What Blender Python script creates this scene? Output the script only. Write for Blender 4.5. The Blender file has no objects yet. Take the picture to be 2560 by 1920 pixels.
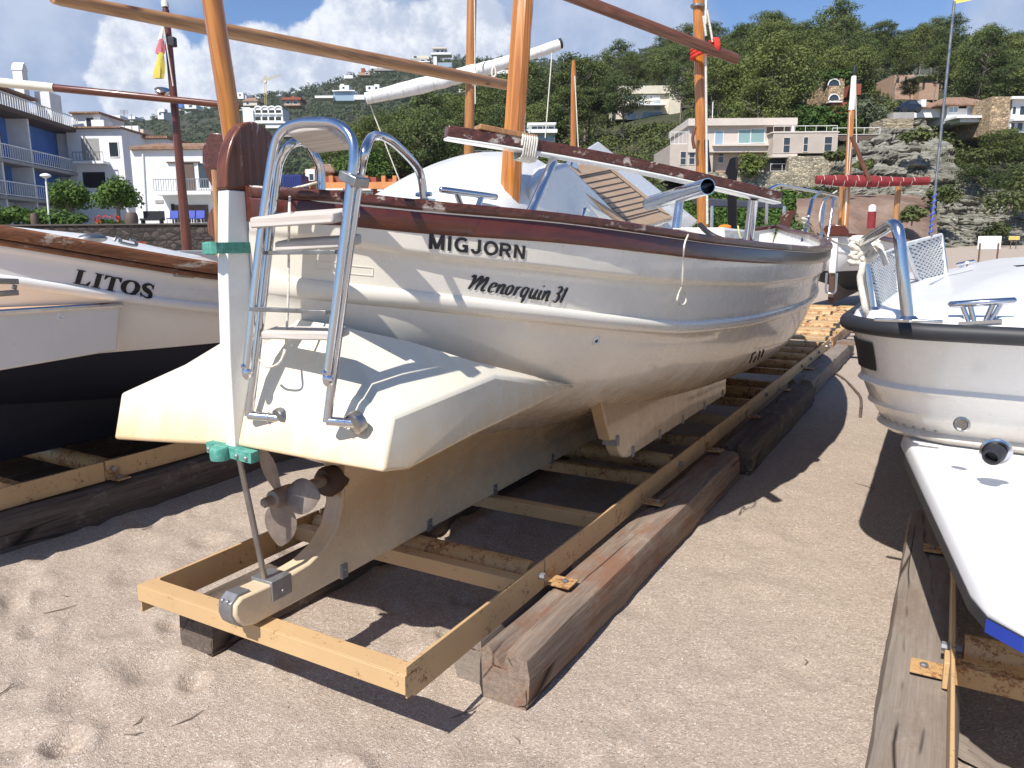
import bpy, bmesh, math, random
from mathutils import Vector, Matrix, noise as mnoise
random.seed(7)
sc = bpy.context.scene
col = sc.collection
def R(d): return math.radians(d)

# ------------------------------------------------------------------ camera frame
F = 1900.0; EYE = 1.6; PITCH = math.atan(350/1900); ROLL = 0.008
CAM = Vector((0, 0, EYE))
FW = Vector((0, math.cos(PITCH), -math.sin(PITCH)))
UP0 = Vector((0, math.sin(PITCH), math.cos(PITCH)))
RT = math.cos(ROLL)*Vector((1, 0, 0)) - math.sin(ROLL)*UP0
UP = math.cos(ROLL)*UP0 + math.sin(ROLL)*Vector((1, 0, 0))
def ray(x, y): return FW + RT*((x-1280)/F) - UP*((y-960)/F)
def G(x, y, z=0.0):
    d = ray(x, y); return CAM + d*((z-EYE)/d.z)
def D(x, y, Y):
    d = ray(x, y); return CAM + d*(Y/d.y)
TH = R(30)
AX = Vector((math.sin(TH), math.cos(TH), 0)); RX = Vector((math.cos(TH), -math.sin(TH), 0))
O = G(616, 1550, .34); O.z = 0.0
# boat frame: local x = lateral (starboard), local y = forward, z up
def BL(x, y, l):
    d = ray(x, y); t = (l + O.dot(RX) - CAM.dot(RX))/d.dot(RX); p = CAM + d*t - O
    return Vector((l, p.dot(AX), p.z))
def BS(x, y, s):
    d = ray(x, y); t = (s + O.dot(AX) - CAM.dot(AX))/d.dot(AX); p = CAM + d*t - O
    return Vector((p.dot(RX), s, p.z))
def BZ(x, y, z):
    p = G(x, y, z) - O; return Vector((p.dot(RX), p.dot(AX), z))
def toW(v): return O + RX*v[0] + AX*v[1] + Vector((0, 0, v[2]))

cam = bpy.data.cameras.new('camera'); camo = bpy.data.objects.new('camera', cam); col.objects.link(camo)
cam.sensor_width = 36; cam.lens = F/2560*36; cam.clip_start = .05; cam.clip_end = 6000
M = Matrix.Identity(4)
for i, a in enumerate((RT, UP, -FW)):
    for j in range(3): M[j][i] = a[j]
M.translation = CAM
camo.matrix_world = M
sc.camera = camo

# ------------------------------------------------------------------ objects
def tag(o, label=None, cat=None, group=None, kind=None):
    if label: o['label'] = label
    if cat: o['category'] = cat
    if group: o['group'] = group
    if kind: o['kind'] = kind
    return o
def empty(name, loc=(0, 0, 0), rz=0.0, label=None, cat=None, group=None):
    o = bpy.data.objects.new(name, None); col.objects.link(o)
    o.location = loc; o.rotation_euler = (0, 0, rz); o.empty_display_size = .2
    return tag(o, label, cat, group)
class MB:
    def __init__(s): s.v = []; s.f = []
    def add(s, vs, fs):
        b = len(s.v); s.v += [tuple(v) for v in vs]; s.f += [tuple(i+b for i in f) for f in fs]
    def bx(s, x0, x1, y0, y1, z0, z1):
        s.hexa([(x0,y0,z0),(x1,y0,z0),(x1,y1,z0),(x0,y1,z0),(x0,y0,z1),(x1,y0,z1),(x1,y1,z1),(x0,y1,z1)])
    def hexa(s, p):
        s.add(p, [(0,3,2,1),(4,5,6,7),(0,1,5,4),(1,2,6,5),(2,3,7,6),(3,0,4,7)])
    def obox(s, c, ux, uy, uz):            # centre and half vectors
        c, ux, uy, uz = map(Vector, (c, ux, uy, uz))
        s.hexa([c-ux-uy-uz, c+ux-uy-uz, c+ux+uy-uz, c-ux+uy-uz, c-ux-uy+uz, c+ux-uy+uz, c+ux+uy+uz, c-ux+uy+uz])
    def beam(s, p, q, w, h, up=(0,0,1)):
        p, q, up = Vector(p), Vector(q), Vector(up); d = (q-p); n = d.normalized()
        x = n.cross(up).normalized(); z = x.cross(n)
        s.obox((p+q)/2, x*w/2, d/2, z*h/2)
    def tube(s, pts, r, n=10, cap=True):
        pts = [Vector(p) for p in pts]; m = len(pts)
        rs = r if isinstance(r, (list, tuple)) else [r]*m
        t0 = (pts[1]-pts[0]).normalized()
        u = t0.orthogonal().normalized(); rings = []
        for i in range(m):
            if i == 0: t = pts[1]-pts[0]
            elif i == m-1: t = pts[-1]-pts[-2]
            else: t = (pts[i+1]-pts[i]).normalized() + (pts[i]-pts[i-1]).normalized()
            t.normalize(); u = (u - t*u.dot(t)).normalized(); w = t.cross(u)
            rings.append([pts[i] + (u*math.cos(a)+w*math.sin(a))*rs[i] for a in [2*math.pi*k/n for k in range(n)]])
        s.loft(rings, True, cap)
    def loft(s, rings, closed=True, cap=False, capn=None):
        n = len(rings[0]); vs = [v for r in rings for v in r]; fs = []
        for i in range(len(rings)-1):
            for k in range(n if closed else n-1):
                a = i*n+k; b = i*n+(k+1) % n
                fs.append((a, b, b+n, a+n))
        if cap:
            fs.append(tuple(range(n-1, -1, -1))); fs.append(tuple((len(rings)-1)*n+k for k in range(n)))
        s.add(vs, fs)
    def ext(s, pts, vec):
        pts = [Vector(p) for p in pts]; vec = Vector(vec); n = len(pts)
        s.add(pts + [p+vec for p in pts], [tuple(range(n-1, -1, -1)), tuple(range(n, 2*n))] + [(i, (i+1) % n, (i+1) % n+n, i+n) for i in range(n)])
    def lathe(s, prof, o=(0,0,0), ax=(0,0,1), n=16):
        o, ax = Vector(o), Vector(ax).normalized(); u = ax.orthogonal().normalized(); w = ax.cross(u)
        s.loft([[o+ax*z+(u*math.cos(a)+w*math.sin(a))*max(r, 1e-4) for a in [2*math.pi*k/n for k in range(n)]] for r, z in prof], True, True)
    def ball(s, c, r, n=10, m=6):
        r = (r, r, r) if not isinstance(r, (tuple, list)) else r
        c = Vector(c)
        rings = [[c+Vector((r[0]*math.sin(t)*math.cos(a), r[1]*math.sin(t)*math.sin(a), r[2]*math.cos(t))) for a in [2*math.pi*k/n for k in range(n)]] for t in [max(.03, min(math.pi-.03, math.pi*i/m)) for i in range(m+1)]]
        s.loft(rings, True, True)
    def quad(s, *p): s.add(p, [tuple(range(len(p)))])
    def build(s, name, mat=None, parent=None, smooth=True, ang=35, bevel=0, seg=2, flipfix=True):
        me = bpy.data.meshes.new(name); me.from_pydata(s.v, [], s.f); me.update()
        if flipfix:
            bm = bmesh.new(); bm.from_mesh(me); bmesh.ops.recalc_face_normals(bm, faces=bm.faces); bm.to_mesh(me); bm.free()
        o = bpy.data.objects.new(name, me); col.objects.link(o)
        if mat: me.materials.append(mat)
        if smooth:
            me.polygons.foreach_set('use_smooth', [True]*len(me.polygons)); me.set_sharp_from_angle(angle=R(ang))
        if bevel:
            b = o.modifiers.new('bevel', 'BEVEL'); b.width = bevel; b.segments = seg; b.limit_method = 'ANGLE'; b.angle_limit = R(40)
        if parent: o.parent = parent
        return o
def spline(pts, n=8):
    pts = [Vector(p) for p in pts]; out = []
    for i in range(len(pts)-1):
        p0 = pts[max(i-1, 0)]; p1 = pts[i]; p2 = pts[i+1]; p3 = pts[min(i+2, len(pts)-1)]
        for k in range(n):
            t = k/n
            out.append(.5*((2*p1)+(p2-p0)*t+(2*p0-5*p1+4*p2-p3)*t*t+(3*p1-p0-3*p2+p3)*t**3))
    out.append(pts[-1]); return out
def rnd(pts, r=.05, n=5):                     # polyline with rounded corners
    pts = [Vector(p) for p in pts]; out = [pts[0]]
    for i in range(1, len(pts)-1):
        a, b, c = pts[i-1], pts[i], pts[i+1]
        rr = min(r, (a-b).length*.45, (c-b).length*.45)
        p, q = b+(a-b).normalized()*rr, b+(c-b).normalized()*rr
        for k in range(n+1):
            t = k/n; out.append(p*(1-t)**2+b*2*t*(1-t)+q*t*t)
    out.append(pts[-1]); return out
def ip(x, xs, ys):                            # smooth interpolation (Catmull-Rom on uneven knots)
    if x <= xs[0]: return ys[0]
    if x >= xs[-1]: return ys[-1]
    for i in range(len(xs)-1):
        if x <= xs[i+1]: break
    h = xs[i+1]-xs[i]; t = (x-xs[i])/h
    def sl(j):
        if j == 0: return (ys[1]-ys[0])/(xs[1]-xs[0])
        if j == len(xs)-1: return (ys[-1]-ys[-2])/(xs[-1]-xs[-2])
        d0 = (ys[j]-ys[j-1])/(xs[j]-xs[j-1]); d1 = (ys[j+1]-ys[j])/(xs[j+1]-xs[j])
        if d0*d1 <= 0: return 0
        return 2*d0*d1/(d0+d1)
    m0, m1 = sl(i)*h, sl(i+1)*h
    return (2*t**3-3*t*t+1)*ys[i]+(t**3-2*t*t+t)*m0+(-2*t**3+3*t*t)*ys[i+1]+(t**3-t*t)*m1
def lerp(a, b, t): return Vector(a)*(1-t)+Vector(b)*t
def spar(name, p, q, r0, r1, mat, parent=None, n=14, prof=None):
    p, q = Vector(p), Vector(q); L = (q-p).length
    mb = MB()
    prof = prof or [(r0, 0), (r0*.35+r1*.65 if r0 > r1 else r0*.65+r1*.35, L*.5), (r1, L*.985), (r1*.7, L)]
    mb.lathe(prof, n=n)
    o = mb.build(name, mat, parent)
    o.rotation_mode = 'QUATERNION'; o.location = p; o.rotation_quaternion = (q-p).to_track_quat('Z', 'Y')
    return o
def copy_tree(o, parent=None):
    c = o.copy(); col.objects.link(c)
    if parent: c.parent = parent
    for ch in list(o.children): copy_tree(ch, c)
    return c

# ------------------------------------------------------------------ materials
class NT:
    def __init__(s, name):
        s.m = bpy.data.materials.new(name); s.m.use_nodes = True; s.t = s.m.node_tree; s.n = s.t.nodes; s.n.clear()
        s.out = s.n.new('ShaderNodeOutputMaterial'); s.b = s.n.new('ShaderNodeBsdfPrincipled')
        s.t.links.new(s.b.outputs[0], s.out.inputs[0])
    def N(s, t, **kw):
        n = s.n.new(t)
        for k, v in kw.items():
            if k.startswith('_'): setattr(n, k[1:], v)
            else: n.inputs[k.replace('__', ' ')].default_value = v
        return n
    def L(s, a, b): s.t.links.new(a, b)
    def coord(s, kind='Object', scale=(1,1,1)):
        c = s.N('ShaderNodeTexCoord'); m = s.N('ShaderNodeMapping'); m.inputs['Scale'].default_value = scale
        s.L(c.outputs[kind], m.inputs[0]); return m.outputs[0]
    def noise(s, vec, scale, detail=4, rough=.6, dist=0):
        n = s.N('ShaderNodeTexNoise', Scale=scale, Detail=detail, Roughness=rough, Distortion=dist)
        if vec is not None: s.L(vec, n.inputs['Vector'])
        return n.outputs['Fac']
    def ramp(s, fac, stops):
        r = s.N('ShaderNodeValToRGB'); e = r.color_ramp.elements
        while len(e) < len(stops): e.new(.5)
        for el, (p, c) in zip(e, stops): el.position = p; el.color = tuple(c)+((1,) if len(c) == 3 else ())
        s.L(fac, r.inputs[0]); return r.outputs[0]
    def mix(s, fac, a, b, mode='MIX'):
        n = s.N('ShaderNodeMix', _data_type='RGBA', _blend_type=mode)
        for sock, v in ((n.inputs[0], fac), (n.inputs[6], a), (n.inputs[7], b)):
            if isinstance(v, (int, float)): sock.default_value = v
            elif isinstance(v, (tuple, list)): sock.default_value = tuple(v)+((1,) if len(v) == 3 else ())
            else: s.L(v, sock)
        return n.outputs[2]
    def math(s, op, a, b=0.0, clamp=False):
        n = s.N('ShaderNodeMath', _operation=op, _use_clamp=clamp)
        for i, v in enumerate((a, b)):
            if isinstance(v, (int, float)): n.inputs[i].default_value = v
            else: s.L(v, n.inputs[i])
        return n.outputs[0]
    def bump(s, h, strength=.3, dist=.01, prev=None):
        n = s.N('ShaderNodeBump', Strength=strength, Distance=dist); s.L(h, n.inputs['Height'])
        if prev is not None: s.L(prev, n.inputs['Normal'])
        s.L(n.outputs[0], s.b.inputs['Normal']); return n.outputs[0]
    def set(s, color=None, rough=None, metal=None, **kw):
        def st(k, v):
            i = s.b.inputs[k]
            if isinstance(v, (int, float)): i.default_value = v
            elif isinstance(v, (tuple, list)): i.default_value = tuple(v)+((1,) if len(v) == 3 else ())
            else: s.L(v, i)
        if color is not None: st('Base Color', color)
        if rough is not None: st('Roughness', rough)
        if metal is not None: st('Metallic', metal)
        for k, v in kw.items(): st(k.replace('__', ' '), v)
        return s
def plain(name, c, rough=.6, metal=0, var=.12, vs=6, bump=0, bs=60, bd=.003, spec=.5):
    t = NT(name); v = t.coord()
    f = t.noise(v, vs, 5, .65)
    lo = tuple(x*(1-var) for x in c); hi = tuple(min(1, x*(1+var)) for x in c)
    t.set(t.ramp(f, [(.3, lo), (.7, hi)]), rough, metal); t.b.inputs['Specular IOR Level'].default_value = spec
    if bump: t.bump(t.noise(v, bs, 4), bump, bd)
    return t.m
MT = {}
def wood(name, c1, c2, axis='y', rough=.45, ring=14, wear=None, knots=False, coat=0, bump=.15, fine=1):
    t = NT(name); sc_ = {'x': (.06, 1, 1), 'y': (1, .06, 1), 'z': (1, 1, .06)}[axis]
    v = t.coord('Object', sc_)
    n1 = t.noise(v, ring, 3, .55, 1.2); n2 = t.noise(v, ring*7*fine, 4, .7)
    w = t.math('FRACT', t.math('MULTIPLY', n1, 7.0)); w = t.math('PINGPONG', w, .5)
    w = t.math('ADD', t.math('MULTIPLY', w, 1.1), t.math('MULTIPLY', n2, .45))
    c = t.ramp(w, [(.12, c2), (.7, c1)])
    lg = t.noise(t.coord('Object', (1, 1, 1)), 1.7, 3); c = t.mix(t.math('MULTIPLY', lg, .5), c, tuple(x*.6 for x in c2))
    if knots:
        k = t.N('ShaderNodeTexVoronoi', Scale=3.2); t.L(t.coord('Object', {'x': (.5, 1.6, 1.6), 'y': (1.6, .5, 1.6), 'z': (1.6, 1.6, .5)}[axis]), k.inputs['Vector'])
        c = t.mix(t.ramp(k.outputs['Distance'], [(.05, (1,)*3), (.13, (0,)*3)]), c, (.05, .02, .008))
    r = rough
    if wear:
        wn = t.noise(t.coord('Object', tuple(max(x, .25) for x in sc_)), 9, 6, .75)
        wf = t.ramp(wn, [(wear[1], (0,)*3), (wear[1]+.06, (1,)*3)])
        c = t.mix(wf, c, wear[0]); r = t.mix(wf, (rough,)*3, (.85,)*3)
    t.set(c, r)
    if coat: t.b.inputs['Coat Weight'].default_value = coat; t.b.inputs['Coat Roughness'].default_value = .12
    t.bump(t.math('ADD', n2, w), bump, .004)
    return t.m
def steel(name='stainless_steel', c=(.62, .63, .66), rough=.13):
    t = NT(name); v = t.coord()
    n = t.noise(v, 18, 4); t.set(c, t.ramp(n, [(.3, (rough*.6,)*3), (.75, (rough*2.2,)*3)]), 1.0)
    t.bump(t.noise(v, 14, 3), .06, .01)
    return t.m
def gelcoat(name, c=(.80, .79, .74), stain_shade=None, z0=0, z1=1, rough=.22, streak=True):
    """second colour for stains, on the keel also painted shade: full at z0, none at z1, broken up by streaks"""
    t = NT(name); v = t.coord()
    f = t.noise(v, 3.0, 6, .65)
    base = t.ramp(f, [(.3, tuple(x*.93 for x in c)), (.7, c)])
    if stain_shade:
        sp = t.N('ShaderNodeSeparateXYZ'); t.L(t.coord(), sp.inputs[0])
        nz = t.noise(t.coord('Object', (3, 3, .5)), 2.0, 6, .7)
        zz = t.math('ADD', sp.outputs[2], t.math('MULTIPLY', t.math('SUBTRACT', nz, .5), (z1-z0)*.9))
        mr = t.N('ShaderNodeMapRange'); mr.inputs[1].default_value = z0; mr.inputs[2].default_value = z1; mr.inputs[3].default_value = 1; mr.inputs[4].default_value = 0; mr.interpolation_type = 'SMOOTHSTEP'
        t.L(zz, mr.inputs[0]); base = t.mix(mr.outputs[0], base, stain_shade)
    sn = t.noise(t.coord('Object', (5, 5, .5)), 3, 5, .65)
    base = t.mix(t.ramp(sn, [(.56, (0,)*3), (.8, (.12,)*3)]), base, (.42, .36, .27))
    sk = t.N('ShaderNodeTexVoronoi', Scale=7.0); t.L(t.coord('Object', (1, 1, 3)), sk.inputs['Vector'])
    base = t.mix(t.ramp(sk.outputs['Distance'], [(.028, (.6,)*3), (.04, (0,)*3)]), base, (.2, .17, .13))
    t.set(base, t.ramp(t.noise(v, 9, 4), [(.3, (rough*.8,)*3), (.7, (rough*1.6,)*3)]))
    t.b.inputs['Coat Weight'].default_value = .5; t.b.inputs['Coat Roughness'].default_value = .05
    t.bump(t.noise(v, 2.2, 2), .03, .012)
    return t.m
def rusty(name, c=(.62, .38, .14), rust=(.16, .055, .02), amt=.6, rough=.5):
    t = NT(name); v = t.coord()
    f = t.ramp(t.math('ADD', t.math('MULTIPLY', t.noise(v, 7, 8, .8), .6), t.math('MULTIPLY', t.noise(v, 60, 4, .8), .4)), [(amt-.03, (0,)*3), (amt+.03, (1,)*3)])
    f2 = t.noise(v, 2.5, 4)
    base = t.ramp(f2, [(.3, tuple(x*.85 for x in c)), (.7, c)])
    t.set(t.mix(f, base, rust), t.mix(f, (rough,)*3, (.9,)*3)); t.bump(t.noise(v, 45, 5), .2, .003)
    return t.m

def timber_mat(name, c1, c2, red=None, seed=0.0):
    """sawn, weathered baulk: fine straight grain, drying cracks, worn patches, sand dust on top"""
    t = NT(name); v = t.coord('Object', (1, .045, 1)); g = t.noise(v, 42, 5, .7); g2 = t.noise(v, 130, 3, .7)
    pt = t.noise(t.coord('Object', (2.2, .8, 2.2)), 2.2, 6, .72)
    c = t.ramp(t.math('ADD', t.math('MULTIPLY', g, .7), t.math('MULTIPLY', g2, .35)), [(.34, c2), (.66, c1)])
    if red: c = t.mix(t.ramp(pt, [(.50, (0,)*3), (.60, (.8,)*3)]), c, red)
    dust = t.noise(t.coord(), 7, 7, .8); c = t.mix(t.ramp(dust, [(.56, (0,)*3), (.68, (.55,)*3)]), c, (.34, .28, .225))
    cv = t.N('ShaderNodeTexVoronoi', Scale=9.0, _feature='DISTANCE_TO_EDGE'); t.L(t.coord('Object', (1, .05, 1)), cv.inputs['Vector'])
    ck = t.ramp(cv.outputs[0], [(.0, (1,)*3), (.035, (0,)*3)]); ck = t.math('MULTIPLY', ck, t.ramp(t.noise(t.coord('Object', (3, .5, 3)), 2.5, 3), [(.5, (0,)*3), (.58, (1,)*3)]))
    c = t.mix(ck, c, (.018, .012, .009)); t.set(c, .88); t.b.inputs['Specular IOR Level'].default_value = .3
    h = t.math('SUBTRACT', t.math('ADD', g, t.math('MULTIPLY', g2, .5)), t.math('MULTIPLY', ck, 2.0)); t.bump(h, .55, .008); return t.m
# ================================================================== materials used by boats
M_hull = gelcoat('hull_gelcoat', (.83, .775, .665), (.47, .305, .16), .58, 1.06)
M_plat = gelcoat('platform_gelcoat', (.77, .71, .575), (.64, .43, .20), .84, 1.14)
M_keel = gelcoat('keel_gelcoat', (.72, .575, .385), (.50, .335, .18), .70, .36)  # brown above the cream heel: staining plus shade painted into the colour
M_white = gelcoat('deck_gelcoat', (.79, .78, .74))
M_mahog = wood('varnished_mahogany', (.125, .028, .014), (.075, .018, .010), 'y', .28, 5, ((.34, .26, .21), .68), coat=.35)
M_mahog_worn = wood('worn_mahogany', (.125, .038, .022), (.05, .015, .010), 'y', .32, 10, ((.42, .36, .31), .575), coat=.2)
M_strake_gray = wood('bleached_strake', (.115, .040, .025), (.05, .018, .013), 'y', .4, 9, ((.30, .20, .16), .50), coat=.15)
M_head = wood('worn_post_head', (.20, .065, .025), (.075, .02, .01), 'z', .35, 6, ((.42, .36, .31), .585), coat=.2)
M_mast = wood('varnished_mast', (.60, .24, .045), (.30, .095, .014), 'z', .22, 9, None, False, .6, .08)
M_pine = wood('dry_pine_spar', (.48, .255, .105), (.27, .12, .045), 'z', .45, 8, ((.52, .36, .22), .66), True, .15)
M_darkspar = wood('dark_spar', (.22, .085, .045), (.09, .03, .016), 'z', .35, 8, ((.45, .33, .24), .62), False, .3)
M_redmast = wood('redbrown_mast', (.17, .045, .02), (.08, .02, .01), 'z', .3, 8, None, False, .3)
M_tread = wood('bleached_teak', (.66, .61, .56), (.48, .42, .37), 'x', .8, 8)
M_teak = wood('teak_deck', (.64, .44, .27), (.56, .37, .22), 'y', .6, 5, None, False, 0, .05)
M_steel = steel()
M_steel_dull = steel('dull_steel', (.36, .35, .34), .32)
M_rope = plain('white_rope', (.62, .58, .50), .9, 0, .25, 60, .6, 160, .004)
M_black = plain('black_lettering', (.012, .012, .014), .45, 0, .1)
M_caulk = plain('black_caulking', (.05, .025, .014), .6)
def green_bronze():
    t = NT('green_bronze'); v = t.coord(); n = t.noise(v, 30, 6, .75)
    t.set(t.ramp(n, [(.3, (.03, .17, .13)), (.55, (.10, .34, .27)), (.75, (.26, .50, .42))]), .7, .15); t.bump(t.noise(v, 60, 4), .4, .003); return t.m
M_bronze = green_bronze()
def prop_metal():
    t = NT('bare_bronze'); v = t.coord(); n = t.noise(v, 14, 6, .7)
    t.set(t.ramp(n, [(.3, (.18, .14, .12)), (.7, (.32, .265, .225))]), .5, .5); return t.m
M_prop = prop_metal()
M_shoe = plain('grey_metal_shoe', (.30, .30, .31), .45, .7, .2, 20)
M_rubber = plain('black_rubber', (.02, .021, .025), .55, 0, .2, 8)
M_navy = plain('navy_antifouling', (.006, .009, .022), .6, 0, .3, 4)
M_yellowrope = plain('yellow_cord', (.55, .45, .22), .9, 0, .3, 60)
M_orange = plain('orange_plastic', (.8, .22, .02), .5)

# ================================================================== MIGJORN
boat = empty('motor_sailboat', O, -TH, 'cream double-ended sailboat lettered MIGJORN with a steel stern ladder and wooden rub rail', 'boat')
KS = [.1, .25, .5, 1, 1.5, 2, 3, 4, 5, 6, 7, 8, 8.6]
LG = [.03, .20, .40, .67, .86, .99, 1.13, 1.17, 1.10, .95, .68, .28, .03]
ZG = [1.775, 1.762, 1.735, 1.70, 1.655, 1.615, 1.572, 1.552, 1.556, 1.60, 1.66, 1.74, 1.80]
Z1 = [1.645, 1.618, 1.565, 1.503, 1.445, 1.408, 1.365, 1.354, 1.36, 1.39, 1.44, 1.52, 1.58]
Z2 = [1.485, 1.453, 1.411, 1.327, 1.25, 1.192, 1.157, 1.152, 1.16, 1.19, 1.24, 1.33, 1.38]
L3 = [.03, .15, .30, .50, .66, .78, .94, 1.0, .93, .75, .46, .14, .03]
Z3 = [1.30, 1.25, 1.20, 1.10, 1.02, .97, .92, .90, .90, .92, .97, 1.05, 1.12]
L4 = [.03, .10, .18, .33, .46, .58, .76, .80, .70, .52, .28, .08, .03]
Z4 = [1.14, 1.08, 1.02, .92, .85, .80, .74, .71, .70, .72, .77, .88, .98]
L5 = [.03, .05, .08, .15, .21, .28, .40, .44, .38, .26, .13, .05, .03]
Z5 = [1.02, .93, .87, .79, .72, .66, .61, .57, .56, .57, .62, .75, .88]
Z6 = [.96, .87, .76, .68, .62, .57, .50, .46, .44, .44, .48, .62, .78]
def st_s(u, z):
    s = u
    if u > 6: s -= ((u-6)/2.6)**1.5*(1.8-z)*.6
    return s
_sc = {}
def sect(u):
    k = round(u, 4)
    if k not in _sc:
        q = lambda a: ip(u, KS, a)
        lg = q(LG)
        _sc[k] = ([q(Z6), q(Z5), q(Z4), q(Z3), q(Z2), q(Z1), q(ZG)], [.03, q(L5), q(L4), q(L3), lg*.93, lg*.965, lg])
    return _sc[k]
def hull_l(u, z):
    zs, ls = sect(u); l = ip(z, zs, ls); f = min(1, ls[6]/.2)
    z1, z2 = zs[5], zs[4]
    t = max(0, min(1, (z-(z1-.012))/.024)); l += .030*f*(t*t*(3-2*t))
    d = abs(z-z2)/.034
    if d < 1: l += .024*f*(1-d*d)**.6
    return l
def hull_p(u, z, off=0, side=1): return Vector((side*(hull_l(u, z)+off), st_s(u, z), z))
US = [.1+i*.045 for i in range(0, 20)] + [1.0] + [1+.125*i for i in range(1, 45)] + [6.5+.1*i for i in range(1, 22)]
US[-1] = 8.6
def zlist(u):
    zs, _ = sect(u); z6, z5, z4, z3, z2, z1, zg = zs; o = []
    o += [zg-(zg-z1-.02)*i/5 for i in range(5)]
    o += [z1+.02, z1+.012, z1+.006, z1, z1-.006, z1-.012]
    o += [z1-.012-(z1-z2-.05)*i/4 for i in range(1, 4)]
    o += [z2+.034*math.cos(math.pi*i/10) for i in range(11)]
    o += [z2-.034-(z2-.034-z3)*i/4 for i in range(1, 4)]
    o += [z3-(z3-z4)*i/4 for i in range(4)] + [z4-(z4-z5)*i/4 for i in range(4)] + [z5-(z5-z6)*i/3 for i in range(4)]
    return o
mb = MB(); rings = []
for u in US:
    zl = zlist(u)
    rings.append([hull_p(u, z, 0, 1) for z in zl] + [hull_p(u, z, 0, -1) for z in reversed(zl)])
mb.loft(rings, False)
hull = mb.build('hull', M_hull, boat, ang=50)
# bulwark inside and deck
mb = MB(); rings = []
for u in US[3:]:
    zg = ip(u, KS, ZG); lg = max(.02, ip(u, KS, LG)-.035)
    zd = zg-.26
    s1 = st_s(u, zg); s2 = st_s(u, zd)
    rings.append([(lg, s1, zg), (lg-.004, s1, zg-.05), (max(.01, lg-.03), s2, zd+.03), (max(.005, lg-.06), s2, zd), (-max(.005, lg-.06), s2, zd), (-max(.01, lg-.03), s2, zd+.03), (-lg+.004, s1, zg-.05), (-lg, s1, zg)])
mb.loft(rings, False); mb.build('deck', M_white, boat, ang=40)
# wooden strake and cap rail swept along the gunwale
def sweep(name, mat, prof, u0=0.0, u1=8.6):
    """prof: list of (lateral offset from gunwale, height offset)"""
    mb = MB()
    for side in (1, -1):
        rings = []
        for u in US:
            if u < u0 or u > u1: continue
            zg = ip(u, KS, ZG); lg = ip(u, KS, LG)
            rings.append([(side*max(.004, lg+a*min(1, lg/.1+.3)), st_s(u, zg)-(.02 if u < .03 and False else 0), zg+b) for a, b in prof])
        mb.loft(rings, True, True)
    return mb.build(name, mat, boat, ang=40)
sweep('rub_rail', M_mahog, [(-.01, -.098), (.022, -.098), (.030, -.090), (.030, -.030), (.024, -.022), (-.01, -.022)], .02)
sweep('cap_rail', M_mahog_worn, [(-.06, -.022), (.030, -.022), (.040, -.014), (.040, .004), (.030, .014), (-.05, .016), (-.06, .010)], .0)
# sternpost and wooden head
mb = MB()
pp = [(-.010, .955), (-.006, 1.243), (.012, 1.55), (.035, 1.772), (.22, 1.772), (.22, 1.4), (.14, 1.2), (.1, .955)]
mb.ext([(-.0235, s, z) for s, z in pp], (.047, 0, 0)); mb.build('sternpost', M_white, boat, ang=30, bevel=.004)
cp = spline([(0, s, z) for s, z in [(.028, 1.776), (.038, 1.85), (.064, 1.92), (.10, 1.968), (.145, 1.99), (.19, 1.985), (.235, 1.955), (.265, 1.90), (.265, 1.84), (.235, 1.776)]], 4)
mb = MB(); mb.ext([(-.024, p.y, p.z) for p in cp], (.048, 0, 0)); mb.build('sternpost_head', M_head, boat, ang=40, bevel=.006)
# keel with heel
kp = [(-.066, .372), (-.078, .40), (-.074, .435), (-.045, .452), (.14, .445), (.26, .455), (.345, .485), (.41, .54), (.448, .62), (.462, .735), (.5, .86), (.8, .80), (1, .75), (2, .63), (3, .56), (5, .50), (6.6, .50), (7.35, .62), (7.30, .52), (7.0, .40), (6.6, .345), (6.0, .333), (0, .333), (-.045, .348)]
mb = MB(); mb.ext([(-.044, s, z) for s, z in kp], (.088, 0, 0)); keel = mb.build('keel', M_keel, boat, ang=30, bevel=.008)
# deadwood fairing: hull bottom thickens into keel
mb = MB()
rings = []
for s in [.462, .6, .8, 1.0, 1.5, 2, 3, 4, 5, 6, 6.6]:
    zt = ip(s, KS, Z5)-.01; w = ip(s, KS, L5)*.85
    z0 = .35 if s > .5 else .6
    zz = [zt+(z0-zt)*i/6 for i in range(7)]
    ww = [w+(.046-w)*(1-(1-i/6)**2.2) for i in range(7)]
    rings.append([(a, s, z) for a, z in zip(ww, zz)]+[(-a, s, z) for a, z in reversed(list(zip(ww, zz)))])
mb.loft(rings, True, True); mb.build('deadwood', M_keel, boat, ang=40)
# metal shoe: cap on the heel, bracket, clips
mb = MB()
hc = [(.012, .338), (-.045, .340), (-.074, .368), (-.086, .40), (-.082, .440), (-.05, .462), (.0, .459)]
mb2 = [(s+.006, z+(.006 if z < .4 else -.006)) for s, z in hc]
mb.loft([[(x, s, z) for s, z in hc]+[(x, s*.86, .40+(z-.40)*.84) for s, z in reversed(hc)] for x in (-.03, .03)], True, True)
for x in (-.012, .012): mb.ball((x, -.079, .443), .008, 8, 4)
mb.build('heel_cap', M_shoe, keel, bevel=.004)
mb = MB(); mb.bx(-.052, .052, .075, .165, .385, .458)
mb.ball((.053, .12, .41), .007, 8, 4); mb.build('heel_bracket', M_shoe, keel, bevel=.004)
for s in (.42, .98, 1.55, 2.2, 2.9, 3.7):
    mb = MB(); mb.bx(-.052, .052, s, s+.035, .328, .385); mb.ball((.053, s+.018, .365), .006, 6, 4); mb.build('keel_clip', M_shoe, keel, bevel=.002)
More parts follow.
